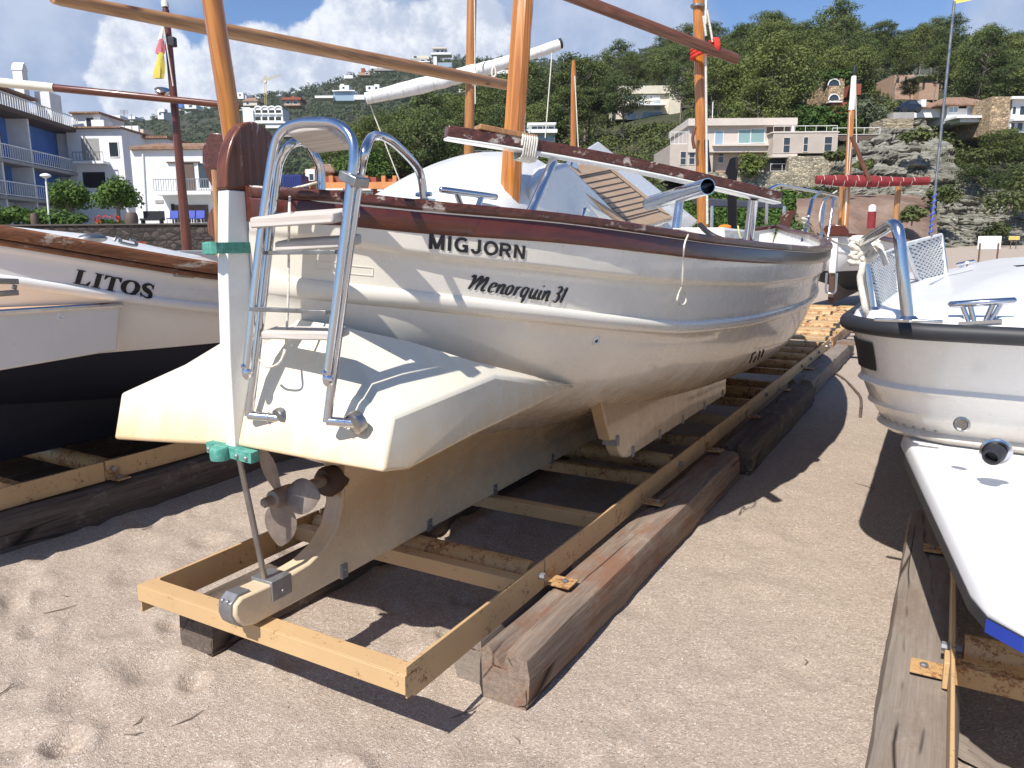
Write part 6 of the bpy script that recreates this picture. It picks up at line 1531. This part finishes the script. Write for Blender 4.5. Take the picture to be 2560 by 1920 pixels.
h.box('stone_flank', 2471, 2528, 241, 335, M_clad, 0, 9); h.box('wall', 2528.4, 2620, 247, 330, M_wallw, .4, 9); h.box('roof_edge', 2526, 2625, 241, 248, M_pale, -.3, 9.3); h.box('back_gable', 2445, 2472, 240, 256, M_wallw, 4, 9); h.box('ledge', 2530, 2620, 296, 303, M_pale, -.4, .5)
for x0, x1, y0, y1 in ((2536, 2546, 266, 284), (2554, 2570, 264, 286), (2532, 2542, 306, 324), (2548, 2562, 306, 324)): h.win(x0, x1, y0, y1, .4)
car = Bld('parked_car', 'dark blue car parked on the ledge above the cliff', 'car', 88, 2280, 282, None, 1.8)
def carbody():
    a_, b_ = car.P(2250, 282), car.P(2306, 268); L_ = b_.x-a_.x; H_ = 1.4; mb = MB()
    prof = [(0, .25), (0, .62), (.06, .78), (.22, .86), (.34, 1.28), (.45, 1.38), (.70, 1.36), (.86, .95), (.98, .82), (1, .5), (.99, .25)]
    rings = []
    for y, k in ((0, .93), (.12, 1), (1.6, 1), (1.72, .93)): rings.append([(a_.x+L_*(.5+(x-.5)*k), y, a_.z+z*(1 if z < .9 else .97+.03*k)) for x, z in prof])
    mb.loft(rings, True, True); mb.build('body', plain('dark_blue_car_paint', (.015, .02, .04), .2), car.e, ang=30)
    mb = MB(); mb.hexa([(a_.x+L_*.37, -.012, a_.z+.92), (a_.x+L_*.80, -.012, a_.z+.92), (a_.x+L_*.80, .05, a_.z+.92), (a_.x+L_*.37, .05, a_.z+.92), (a_.x+L_*.45, -.005, a_.z+1.26), (a_.x+L_*.69, -.005, a_.z+1.25), (a_.x+L_*.69, .05, a_.z+1.25), (a_.x+L_*.45, .05, a_.z+1.26)]); mb.build('side_window', M_glass, car.e)
    for x in (.2, .82):
        mb = MB(); mb.lathe([(.31, -.02), (.33, .02), (.33, .2), (.31, .22)], (a_.x+L_*x, 0, a_.z+.32), (0, 1, 0)); mb.build('wheel', M_rubber, car.e)
carbody()
# --- houses in the wood on the right
h = Bld('house', 'pink brick house with dark tall windows under the leaning pines', 'house', 140, 2300, 262, None, 9)
h.box('wall', 2296, 2350, 192, 250, M_pinkb, 0); h.box('roof', 2290, 2356, 188, 192.5, M_greyc, -.7, 9.5); h.box('tall_block', 2246, 2302, 180, 250, M_pinkb, 2, 9)
for x0, x1, y0, y1 in ((2306, 2312, 202, 222), (2336, 2342, 198, 214), (2256, 2262, 186, 200), (2276, 2282, 186, 206)): h.win(x0, x1, y0, y1, 0 if x0 > 2300 else 2, M_glass, M_brownsh)
h = Bld('house', 'terracotta house with round arched windows and ivy roof', 'house', 112, 2120, 290, None, 8)
h.box('wall', 2070, 2112, 196, 255, M_clad, 0); h.box('red_block', 2140, 2166, 204, 232, M_redh, 1.5, 6); h.box('base', 2072, 2114, 257, 285, M_redh, -.5, 5); h.box('sill', 2066, 2100, 255, 258.5, M_pale, -.8, .1)
for cy_, r_ in ((214, 14), (250, 13)):
    q_ = h.P(2084, cy_); rr = r_*h.Y/F
    mb = MB(); mb.tube([q_+Vector((rr*math.cos(R(a_)), -.12, rr*math.sin(R(a_)))) for a_ in range(0, 181, 15)], .075, 6); fr = mb.build('arched_window', M_pale, h.e)
    mb = MB(); mb.add([q_+Vector((rr*math.cos(R(a_)), -.03, rr*math.sin(R(a_)))) for a_ in range(0, 181, 15)], [tuple(range(13))]); mb.build('pane', M_glass, fr, smooth=False, flipfix=False)
iv = Bld('hedge', 'flat ivy roof over the arched terracotta house', 'hedge', 112, 2095, 196); mb = MB()
for _ in range(26): clump(mb, D(rgi.uniform(2068, 2124), rgi.uniform(178, 194), 112.5)-iv.o, .8, 46, .24, .8, rgi)
mb.build('leaves', M_broad, iv.e, smooth=False, flipfix=False)
h = Bld('house', 'dark wooden lodge with sloping roof hidden under the pines', 'house', 108, 1960, 300, None, 6)
h.box('wall', 1935, 2065, 272, 300, M_brownsh, 0); h.box('roof', 1880, 2075, 268, 272.5, M_dark, -.8, 6.5); h.box('brick_end', 1972, 1994, 272, 300, M_redh, -.2, 3)
for x0, x1 in ((1938, 1952), (1956, 1968)): h.win(x0, x1, 276, 294, 0)
h = Bld('white_shed', 'small white gable seen through a gap in the pines', 'shed', 150, 1843, 185, HG, 4); h.box('wall', 1836, 1850, 165, 186, M_wallw, 0)
h = Bld('house', 'tan cottage in deep shade beneath the pines', 'house', 112, 1850, 275, None, 5); h.box('wall', 1838, 1866, 256, 276, M_cream, 0); h.gable('roof', 1836, 1868, 250, 257, M_tile, .3)
# --- orange terrace houses at the foot of the hill
h = Bld('row_houses', 'orange terraced houses with red chimneys behind the stern rail', 'house', 72, 920, 520, None, 9)
h.box('wall', 700, 1048, 470, 540, M_orangeh, 0); h.box('parapet', 806, 1045, 455, 474, M_orangeh, -.5, 4)
for x0, x1, y0, y1 in ((805, 850, 438, 456), (898, 935, 440, 456), (952, 1000, 445, 457), (1018, 1050, 440, 462)): h.box('roof_block', x0, x1, y0, y1, M_redh, 1, 5)
for x in (820, 908, 952, 980): h.box('chimney', x, x+9, 438, 460, M_orangeh, .4, 1.2)
for k, x in enumerate((820, 888, 950, 1000)): h.box('pergola', x, x+46, 474+k, 478+k, M_pale, -1.5, .2); h.win(x+18, x+42, 482, 503, 0, M_bglass, None, .1, 2)
for x in (812, 880, 935, 990): h.box('shutter', x, x+12, 476, 505, M_redh, -.12, .05)
h = Bld('house', 'small orange gabled house with cream front in the pine shade', 'house', 84, 795, 450, HG, 6); h.box('wall', 772, 830, 428, 470, M_orangeh, 0); h.gable('roof', 770, 832, 410, 428, M_tile, .3, .3); h.box('white_front', 768, 790, 424, 452, M_wallw, -.6, 1)
for x0 in (778, 802): h.win(x0, x0+9, 436, 452, 0 if x0 > 790 else -.6)
h = Bld('container', 'dark blue metal container partly hidden behind the ladder', 'container', 66, 725, 470, None, 2.5); h.box('body', 706, 752, 436, 476, plain('dark_blue_metal', (.02, .035, .17), .5), 0); mb = MB()
for k in range(8): q_ = h.P(710+k*5.5, 440); q2 = h.P(710+k*5.5, 472); mb.bx(q_.x-.03, q_.x+.03, -.04, -.003, q2.z, q_.z)
mb.build('ribs', plain('dark_blue_rib', (.018, .03, .15), .5), h.e)
h = Bld('house', 'low dark house with white window bands among pine trunks', 'house', 90, 960, 435, None, 7); h.box('wall', 920, 1030, 398, 440, M_brownsh, 0); h.box('roof', 915, 1035, 394, 399, M_greyc, -.8, 7.5); h.box('white_wall', 985, 1008, 392, 416, M_wallw, -.4, 2); h.box('terrace_wall', 928, 975, 422, 436, M_wallw, -1.2, -.9)
for x0 in (936, 952, 968): h.win(x0, x0+11, 403, 418, 0, M_bglass)
# --- distant hillside
def far(name, label, px, py, Y, parts, wins=(), group=HG):
    h = Bld(name, label, 'house', Y, px, py, group, 9)
    for p in parts:
        if p[0] == 'g': h.gable('roof', *p[1:])
        else: h.box(*p)
    for w__ in wins: h.win(*w__, **{'fw': .18})
    return h
h = far('apartment_house', 'white apartment house with four arched bays and dark balconies', 665, 320, 330, [('wall', 612, 706, 270, 312, M_wallw, 0), ('side', 612, 634, 275, 330, M_wallw, -1), ('base', 668, 715, 312, 322, M_wallw, -2, 4), ('terrace', 640, 718, 306, 311, M_pale, -2.5, .1)])
for r_, (ya, yb) in enumerate(((275, 286), (292, 305))):
    for k in range(4): x = 639+k*17; h.box('bay', x, x+12.5, ya, yb, M_dark, -.02, .3); h.box('parapet', x-1, x+14, yb-3, yb+.5, M_pale, -.6, -.3)
for k in range(4):
    q_ = h.P(645+k*17, 272); mb = MB(); mb.tube([q_+Vector((1.4*math.cos(R(a_)), 0, .9*math.sin(R(a_)))) for a_ in range(0, 181, 20)], .35, 6); mb.build('arch', M_pale, h.e)
far('glass_house', 'white house with a long glazed upper floor facing the beach', 845, 250, 350, [('wall', 833, 886, 238, 252, M_bglass, 0), ('roof', 832, 888, 226, 229, M_pale, -1, 9), ('upper', 834, 885, 229, 239, M_bglass, .3, 8), ('wing', 790, 835, 241, 247, M_pale, -2, 6), ('right_wing', 886, 912, 238, 250, M_wallw, -1, 6)])
far('house', 'red-roofed brown house left of the glazed house', 730, 262, 370, [('wall', 710, 750, 250, 264, M_pinkb, 0), ('roof', 707, 753, 244, 250.5, M_redh, -1, 9), ('chimney', 726, 733, 238, 246, M_redh, 2, 3)], [(716, 724, 253, 260), (734, 744, 253, 260)])
far('house', 'cream house with pale tiled roof on the left ridge', 628, 262, 420, [('wall', 608, 642, 252, 264, M_cream, 0), ('g', 606, 644, 244, 253, M_tile, .5)], [(616, 622, 255, 261)])
far('house', 'tiny white cube house on the left ridge', 600, 246, 430, [('wall', 591, 608, 231, 247, M_wallw, 0), ('wing', 604, 614, 238, 247, M_wallw, 1)], [(598, 602, 235, 240)])
far('house', 'long white low house below the cream house', 600, 275, 400, [('wall', 594, 625, 268, 276, M_wallw, 0)], [(600, 606, 270, 274)])
far('house', 'white house with blue side half hidden by the left spar', 470, 268, 420, [('wall', 450, 490, 261, 272, M_wallw, 0), ('blue_side', 443, 458, 259, 270, M_blueh, -1, 5)], [(472, 480, 263, 268)])
far('house', 'white stepped house in the wood above the glazed house', 862, 226, 440, [('wall', 849, 872, 213, 226, M_wallw, 0), ('tower', 850, 858, 209, 214, M_wallw, 1)], [(856, 861, 217, 222)])
far('house', 'white house ruin with open terraces beside the sail end', 930, 228, 440, [('wall', 915, 948, 214, 228, M_wallw, 0), ('top', 935, 947, 210, 216, M_wallw, 1)], [(921, 926, 217, 223), (938, 943, 217, 223)])
far('house', 'white terraced house with red turret just under the skyline', 900, 200, 560, [('wall', 896, 925, 180, 188, M_pinkb, 0), ('turret', 903, 911, 170, 181, M_redh, 0, 3), ('low', 860, 882, 188, 196, M_wallw, 0)], [(914, 920, 182, 186)])
far('house', 'long white house at the skyline left of the hilltop villa', 955, 175, 600, [('wall', 927, 990, 162, 172, M_wallw, 0), ('tower', 927, 944, 157, 172, M_wallw, -1, 4), ('base', 935, 985, 172, 178, M_greyc, -2, 4)], [(950, 958, 164, 169), (968, 976, 164, 169)])
far('villa', 'grey concrete hilltop villa with stacked terraces', 1050, 165, 600, [('wall', 1026, 1068, 146, 164, M_greyc, 0), ('upper', 1030, 1072, 138, 147, M_cream, 1), ('terrace', 1022, 1075, 154, 157, M_pale, -2, 1)], [(1034, 1042, 140, 145), (1052, 1062, 149, 153)])
far('villa', 'round hilltop house with disc roof on the summit', 1100, 140, 620, [('wall', 1085, 1112, 122, 135, M_greyc, 0), ('disc_roof', 1081, 1116, 119, 122.5, M_cream, -1.5, 9), ('base', 1078, 1128, 133, 138, M_pale, -2, 9)], [(1090, 1098, 125, 131), (1102, 1109, 125, 131)])
far('villa', 'grey house with blue glass front and white wall below the summit', 1105, 168, 580, [('wall', 1088, 1130, 156, 170, M_greyc, 0), ('glass_front', 1094, 1128, 158, 168, M_bglass, -.3, .2), ('white_wall', 1084, 1092, 142, 165, M_wallw, -1, 3)])
far('house', 'white blocky house right of the main mast on the far slope', 1330, 205, 420, [('wall', 1310, 1348, 188, 204, M_wallw, 0), ('tower', 1330, 1338, 182, 190, M_wallw, -1, 3), ('low', 1240, 1312, 172, 182, M_wallw, 2), ('wing', 1345, 1368, 194, 200, M_wallw, 1)], [(1318, 1324, 192, 198)])
far('house', 'white speck of a house behind the upright sail mast', 1152, 230, 420, [('wall', 1147, 1166, 223, 231, M_wallw, 0)], [(1152, 1156, 225, 229)])
far('house', 'white houses on the ridge left of the brown mast', 320, 300, 430, [('wall', 272, 300, 288, 296, M_wallw, 0), ('wing', 318, 335, 290, 297, M_wallw, 1)], [(280, 286, 290, 294)])
far('house', 'white house half seen right of the brown mast', 402, 290, 400, [('wall', 395, 408, 276, 298, M_wallw, 0), ('upper', 398, 412, 272, 280, M_pale, -.5, 3)], [(398, 402, 282, 288)])
far('house', 'grey building with blue shutters behind the ladder top', 790, 345, 230, [('wall', 700, 870, 335, 342, M_greyc, 0), ('left', 770, 800, 345, 356, M_blueh, -1, 4), ('tower', 797, 811, 318, 338, M_greyc, 1, 3)], [(812, 822, 336, 340)])
cr = Bld('tower_crane', 'yellow tower crane above the left ridge', 'crane', 620, 664, 240); mb = MB()
a_, b_ = cr.P(664, 262), cr.P(663, 190)
def lattice(p, q, w, n):
    m = MB(); d_ = (q-p)/n; x_ = d_.cross(Vector((0, 1, 0))).normalized()*w
    for sg in (1, -1): m.tube([p+x_*sg, q+x_*sg], .16, 4)
    for k in range(n): m.tube([p+d_*k+x_*(1 if k % 2 else -1), p+d_*(k+1)+x_*(-1 if k % 2 else 1)], .12, 4)
    return m
M_crane = plain('crane_yellow', (.55, .42, .12), .6)
lattice(a_, b_, .7, 14).build('mast', M_crane, cr.e); lattice(cr.P(653, 205), cr.P(700, 187), .5, 16).build('jib', M_crane, cr.e)
mb = MB(); mb.tube([cr.P(653, 205), cr.P(663, 190), cr.P(690, 191)], .12, 4); mb.build('stay', M_crane, cr.e); cr.box('cab', 661, 666, 202, 207, M_pale, -1, 1)
# ------------------------------------------------------------------ left: promenade, blue-balconied block, white houses
def quad_box(mb, P0, P1, n, d, z0, z1): 
    mb.hexa([(P0.x, P0.y, z0), (P1.x, P1.y, z0), (P1.x+n.x*d, P1.y+n.y*d, z0), (P0.x+n.x*d, P0.y+n.y*d, z0), (P0.x, P0.y, z1), (P1.x, P1.y, z1), (P1.x+n.x*d, P1.y+n.y*d, z1), (P0.x+n.x*d, P0.y+n.y*d, z1)])
ZT = D(300, 562, 42).z
pw = Bld('promenade_wall', 'long dark stone promenade wall behind the LITOS boat', 'wall', 42, 300, 640, None, .6)
mb = MB(); a_, b_ = pw.P(-500, 600), pw.P(790, 600); z_ = -pw.o.z-.5
for k in range(4):
    zz0 = z_+k*(ZT-pw.o.z-z_)/4; zz1 = z_+(k+1)*(ZT-pw.o.z-z_)/4; mb.bx(a_.x, b_.x, .02*k, .8, zz0, zz1-.02)
mb.build('stone_courses', M_darkstone, pw.e, smooth=False); mb = MB(); mb.bx(a_.x, b_.x, -.04, .9, ZT-pw.o.z-.018, ZT-pw.o.z+.06); mb.build('coping', plain('dark_coping', (.085, .07, .06), .9), pw.e, smooth=False)
mb = MB(); mb.bx(-80, D(790, 600, 42).x, 42.9, 70, -1, ZT); tag(mb.build('pavement', M_greyc, smooth=False), kind='structure')
# block A: facade plane running away from the camera
Q0 = D(0, 400, 53); dA = Vector((-.094, 1, 0)).normalized(); nA = Vector((1, .094, 0)).normalized()
def FA(px, py, off=0.0):
    d = ray(px, py); t = ((Q0-nA*(-off)-CAM).dot(nA))/d.dot(nA); return CAM+d*t
def uA(px, py): return (FA(px, py)-Q0).dot(dA)
A = empty('apartment_block', Vector((Q0.x, Q0.y, ZT)), math.atan2(-dA.x, dA.y), 'apartment block with blue recessed balconies and white railings at left', 'building')
def zA(px, py): return FA(px, py).z-ZT
# local frame: y along the facade (away), x outward
U1 = uA(200, 400); U0 = -9.0; Zr = zA(0, 268); Z2 = zA(0, 395); Z1_ = zA(0, 488)
def abox(name, x0, x1, u0, u1, z0, z1, mat, par=None):
    mb = MB(); mb.bx(x0, x1, u0, u1, z0, z1); return mb.build(name, mat, par or A, smooth=False)
abox('core_wall', -10, -1.6, U0, U1, 0, Zr+.9, M_wallw); abox('end_wall', -1.598, 0, U1-.25, U1, 0, Zr-.1, M_wallw)
for k, u in enumerate((U0, -3.6, .3, 4.3, U1-.26)): abox('fin_wall', -1.597, -.02, u-.1, u+.1, 0, Zr-.1, M_wallw) if k < 4 else None
for z in (Z1_, Z2, Zr): abox('floor_slab', -1.6, .12, U0, U1+.05, z-.22, z, M_greyc if z < Zr else M_brownsh)
abox('roof_edge', -1.7, .35, U0, U1+.3, Zr-.20, Zr+.12, M_brownsh)
for (z0, z1) in ((Z1_, Z2-.22), (Z2, Zr-.22)):
    for u0, u1 in ((-3.5, .2), (.4, 4.2), (4.4, U1-.3)): abox('blue_wall', -1.599, -1.5, u0, u1, z0+.01, z1, M_blueh)
    for u in (1.8, 5.4, -2.0):
        d_ = abox('balcony_door', -1.499, -1.44, u, u+1.5, z0+.02, z0+2.1, M_brownsh); abox('pane', -1.438, -1.43, u+.15, u+1.35, z0+.5, z0+1.95, M_glass, d_)
    mb = MB(); n_ = int((U1-U0)/.30)
    for k in range(n_+1): u = U0+(U1-U0)*k/n_; mb.bx(.02, .06, u-.018, u+.018, z0+.12, z0+.95)
    mb.bx(0, .08, U0, U1, z0+.95, z0+1.02); mb.bx(.01, .07, U0, U1, z0+.08, z0+.13); mb.build('railing', M_pale, A, smooth=False)
mb = MB(); n_ = int((U1-U0)/.32)
for k in range(n_+1): u = U0+(U1-U0)*k/n_; mb.bx(.1, .14, u-.018, u+.018, Zr+.15, Zr+1.0)
mb.bx(.08, .16, U0, U1, Zr+1.0, Zr+1.06); mb.build('roof_railing', M_pale, A, smooth=False)
abox('penthouse', -8, -2.2, U0, 9.2, Zr, Zr+1.9, M_wallw)
mb = MB(); mb.hexa([(-9, U0, Zr+1.9), (-1.6, U0, Zr+1.9), (-1.6, 9.6, Zr+1.9), (-9, 9.6, Zr+1.9), (-9, U0, Zr+4.6), (-1.65, U0, Zr+2.1), (-1.65, 9.55, Zr+2.1), (-9, 9.55, Zr+4.6)]); mb.build('roof', M_tile, A, smooth=False)
abox('chimney_stack', -2.0, -.9, 9.9, 11.8, Zr, Zr+2.7, M_wallw)
for u in (9.0, 4.6):
    abox('chimney', -3.0, -2.3, u, u+.8, Zr+1.9, Zr+4.1, M_wallw)
    mb = MB(); mb.ext([(-3.05, u-.05, Zr+4.1), (-3.05, u+.85, Zr+4.1), (-3.05, u+.65, Zr+4.5), (-3.05, u+.4, Zr+4.7), (-3.05, u+.15, Zr+4.5)], (.8, 0, 0)); mb.build('chimney_cap', M_pale, A, smooth=False)
tubeobj('downpipe', rnd([(.25, U1+.1, Zr-.15), (.12, U1-.05, Zr-.6), (.12, U1-.05, 0)], .2), .05, A, M_brownsh, 6)
# white house B, C and the grey one
h = Bld('town_house', 'white three-storey house with tiled eaves next to the blue balconies', 'house', 64, 250, 545, None, 8)
h.box('wall', 190, 302, 322, 560, M_wallw, 0); h.box('roof', 190, 306, 317, 322, M_tile, -.4, 8.3); h.box('penthouse', 146, 216, 275, 322, M_wallw, 2, 6); h.box('penthouse_roof', 143, 221, 270, 275, M_tile, 1.6, 6.3); h.box('roof_wall', 222, 300, 300, 322, M_wallw, 3, 3.3); h.box('gable_step', 205, 234, 292, 322, M_wallw, 1.5, 3)
h.box('balcony', 200, 274, 405, 412, M_pale, -1.0, .05); h.rail(200, 272, 384, 405, -.95, M_shoe, .25); h.box('doorway', 210, 262, 430, 470, M_dark, -.02, .1); h.box('niche', 208, 246, 346, 400, M_greyc, -.02, .1)
for x0, x1, y0, y1 in ((276, 294, 356, 392), (184, 200, 284, 312)): h.win(x0, x1, y0, y1, 0 if x0 > 210 else 2)
for x in (264, 284): tubeobj('aerial', [h.P(x, 318, 3), h.P(x-1, 258 if x == 264 else 270, 3)], .03, h.e, M_shoe, 5)
mb = MB()
for k in range(4): q_ = h.P(263, 260+k*3, 3); mb.bx(q_.x-.35, q_.x+.35, q_.y-.02, q_.y+.02, q_.z, q_.z+.03)
mb.build('aerial_bars', M_shoe, h.e)
h = Bld('town_house', 'grey-white house with dark tiled eaves behind the brown mast', 'house', 68, 360, 545, None, 8)
h.box('wall', 304, 420, 348, 560, M_wallw, 0); h.box('roof', 300, 424, 341, 348, M_tile, -.5, 8.4); h.box('roof_stone', 302, 330, 314, 326, M_cream, 2, 4)
for x0, x1, y0, y1 in ((332, 346, 355, 400), (336, 350, 440, 480)): h.win(x0, x1, y0, y1, 0)
h = Bld('town_house', 'white house with brown shutters and a balcony beside the post head', 'house', 52, 440, 560, None, 8)
h.box('wall', 344, 545, 374, 575, M_wallw, 0); h.gable('roof', 338, 560, 358, 368, M_tile, .3, .04); mb = MB()
for k in range(22): q_ = h.P(348+k*9, 371); mb.ball((q_.x, -.15, q_.z), (.12, .12, .09), 6, 4)
mb.build('scalloped_eaves', M_pale, h.e); h.box('balcony', 405, 545, 480, 490, M_pale, -1.3, .05); h.rail(407, 545, 452, 480, -1.25, M_shoe, .16); h.box('lintel', 418, 500, 404, 408, M_brownsh, -.15, .05)
h.box('shutter', 448, 465, 408, 478, M_brownsh, -.08, -.003); h.box('shutter', 466, 483, 408, 478, M_brownsh, -.085, -.003); h.box('garage_door', 436, 520, 512, 556, M_brownsh, -.05, -.003); h.box('door_frame', 432, 436, 510, 558, M_dark, -.06, -.003)
h.win(500, 520, 408, 470, 0, M_glass); h.box('meter_box', 377, 400, 525, 540, M_pale, -.1, -.003); h.box('notice', 389, 408, 500, 508, M_greyc, -.05, -.003)
tubeobj('downpipe', [h.P(358, 385, -.08), h.P(366, 540, -.08)], .05, h.e, M_pale, 6)
# planting, lamp, pots and chairs along the promenade
def roundtree(px, pyb, Y, r, h_, label):
    e = empty('round_tree', Vector((D(px, pyb, Y).x, Y, ZT)), 0, label, 'tree', 'round trees on the promenade'); rg_ = random.Random(px); mb = MB()
    for _ in range(34):
        a_, b_ = rg_.uniform(0, 6.28), rg_.uniform(-.6, 1.2); k = rg_.uniform(.3, .8); clump(mb, Vector((r*k*math.cos(a_)*math.cos(b_), r*k*math.sin(a_)*math.cos(b_), h_+r*.62*k*math.sin(b_))), r*.42, 120, .10, .8, rg_)
    mb.build('crown', foliage('tamarisk_leaf', (.035, .075, .012), (.11, .18, .035)), e, smooth=False, flipfix=False)
    mb = MB(); mb.tube([(0, 0, -.2), (.05, 0, h_*.5), (0, 0, h_)], [.14, .1, .06], 7)
    for k in range(4): mb.tube([(0, 0, h_*.55), (r*.4*math.cos(k*1.6), r*.4*math.sin(k*1.6), h_+.1)], [.06, .03], 5)
    mb.build('trunk', M_bark, e); return e
roundtree(176, 552, 46, 1.35, 1.75, 'round feathery green tree left of its twin, behind the lamp post'); roundtree(296, 552, 45.5, 1.5, 1.8, 'round feathery green tree beside the white house')
for px, py, Y, r, lab in ((20, 560, 45, 1.3, 'spiky green shrub at the left edge of the promenade'), (75, 560, 44.6, 1.2, 'yellow-green bush beside the lamp post'), (140, 562, 44.4, 1.1, 'low variegated bush right of the lamp post'), (-40, 560, 44, 1.3, 'leafy shrub cut by the left frame edge'), (190, 562, 44.2, .8, 'pale green groundcover shrub under the round tree')): bush(px, py, Y, r, lab, M_broad, .75, 12, None, 'shrub', .13)
fl = Bld('flower_bed', 'red flowering plants on top of the promenade wall', 'flowers', 43.6, 268, 560); mb = MB(); mb2 = MB()
for _ in range(16): clump(mb, fl.P(rgi.uniform(238, 305), rgi.uniform(550, 560))+Vector((0, rgi.uniform(0, .5), 0)), .22, 30, .07, .8, rgi); clump(mb2, fl.P(rgi.uniform(238, 302), rgi.uniform(540, 555))+Vector((0, rgi.uniform(-.2, .3), 0)), .14, 9, .06, .8, rgi)
mb.build('leaves', M_broad, fl.e, smooth=False, flipfix=False); mb2.build('blossoms', plain('red_blossom', (.55, .04, .015), .8), fl.e, smooth=False, flipfix=False)
for px, w__ in ((330, .36), (88, .22)):
    e = empty('planter', Vector((D(px, 560, 43.8).x, 43.8, ZT)), 0, 'dark barrel-shaped planter on the promenade wall beside the '+('red flowers' if px > 200 else 'lamp post'), 'planter'); mb = MB(); mb.lathe([(w__*.8, 0), (w__, .25), (w__*.95, .55), (w__*.75, .72), (w__*.6, .72), (w__*.55, .66)], n=14); mb.build('pot', M_brownsh, e)
    mb = MB(); mb.lathe([(w__*.56, .62), (w__*.5, .66), (.02, .68)], n=14); mb.build('soil', M_dark, e)
lp_ = empty('lamp_post', Vector((D(124, 560, 44).x, 44, ZT)), 0, 'white lamp post with dome head in front of the blue balconies', 'lamp post'); zt_ = D(115, 440, 44).z-ZT; dx_ = D(114, 440, 44).x-D(124, 560, 44).x
mb = MB(); mb.tube([(0, 0, 0), (dx_, 0, zt_)], [.06, .045], 8); mb.build('pole', M_pale, lp_)
mb = MB(); mb.lathe([(.05, -.14), (.1, -.12), (.28, -.02), (.30, .0), (.26, .07), (.12, .13), (.02, .15)], (dx_, 0, zt_), n=16); mb.build('lamp_head', M_pale, lp_)
M_bluepl = plain('blue_plastic', (.03, .06, .35), .5)
def chair(px, label):
    e = empty('cafe_chair', Vector((D(px, 560, 46).x, 46, ZT)), 0, label, 'chair', 'blue chairs outside the white house'); mb = MB(); mb.bx(-.25, .25, -.25, .25, .42, .47); mb.build('seat', M_bluepl, e); mb = MB(); mb.hexa([(-.25, .22, .48), (.25, .22, .48), (.25, .26, .48), (-.25, .26, .48), (-.25, .32, .92), (.25, .32, .92), (.25, .36, .92), (-.25, .36, .92)]); mb.build('backrest', M_bluepl, e)
    for x in (-.22, .22):
        for y in (-.22, .22): mb = MB(); mb.tube([(x, y, 0), (x, y, .42)], .02, 5); mb.build('leg', M_pale, e)
for px, t_ in ((432, 'blue chair just left of the brown mast by the garage door'), (474, 'blue chair right of the brown mast by the garage door'), (498, 'blue chair nearest the carved post head outside the white house')): chair(px, t_)
be = Bld('garden_bench', 'dark bench with potted twigs in front of the white house corner', 'bench', 45, 375, 560); mb = MB(); a_, b_ = be.P(350, 560), be.P(402, 548); mb.bx(a_.x, b_.x, 0, .5, a_.z+.2, a_.z+.32); mb.bx(a_.x, b_.x, .5, .56, a_.z+.2, a_.z+.75); mb.build('seat', M_dark, be.e)
for x in (a_.x+.08, b_.x-.08): mb = MB(); mb.bx(x-.04, x+.04, .05, .45, a_.z-.15, a_.z+.2); mb.build('leg', M_dark, be.e)
# ------------------------------------------------------------------ sign on the sand
sg = empty('beach_sign', G(2475, 660, .9), 0, 'blank white board on two rusty posts standing on the sand at right', 'sign'); so = sg.location.copy(); SY = so.y
def sp2(x, y): p = D(x, y, SY); return Vector((p.x-so.x, 0, p.z-so.z))
mb = MB(); a_, b_ = sp2(2445, 624), sp2(2507, 590); mb.bx(a_.x, b_.x, .03, .06, a_.z, b_.z); mb.build('board', M_pale, sg, bevel=.012)
for x in (2451, 2497): mb = MB(); q_ = sp2(x, 608); mb.bx(q_.x-.018, q_.x+.018, -.01, .027, -1.3, q_.z); mb.build('post', plain('rusty_post', (.16, .085, .06), .85), sg)
sg2 = empty('notice_post', D(2540, 620, 58), 0, 'row of small yellow notice plates at the foot of the rocks', 'sign'); mb = MB(); so2 = sg2.location.copy()
for x in (2528, 2542): q_ = D(x, 600, 58)-so2; mb.bx(q_.x-.2, q_.x+.2, -.02, .02, q_.z, q_.z+.3)
mb.build('plates', plain('yellow_plate', (.6, .5, .15), .6), sg2); mb = MB()
for x in (2528, 2542): q_ = D(x, 600, 58)-so2; mb.bx(q_.x-.03, q_.x+.03, 0, .03, -1.2, q_.z)
mb.build('stakes', M_brownsh, sg2)

# ================================================================== air
hz = bpy.data.materials.new('haze_air'); hz.use_nodes = True; hz.node_tree.nodes.clear()
ho = hz.node_tree.nodes.new('ShaderNodeOutputMaterial'); hv = hz.node_tree.nodes.new('ShaderNodeVolumePrincipled'); hv.inputs['Density'].default_value = .0001; hv.inputs['Color'].default_value = (.80, .88, 1, 1)
hz.node_tree.links.new(hv.outputs[0], ho.inputs['Volume'])
mb = MB(); mb.bx(-1620, 1620, -1620, 1620, -90, 260); tag(mb.build('haze', hz, smooth=False), kind='stuff')
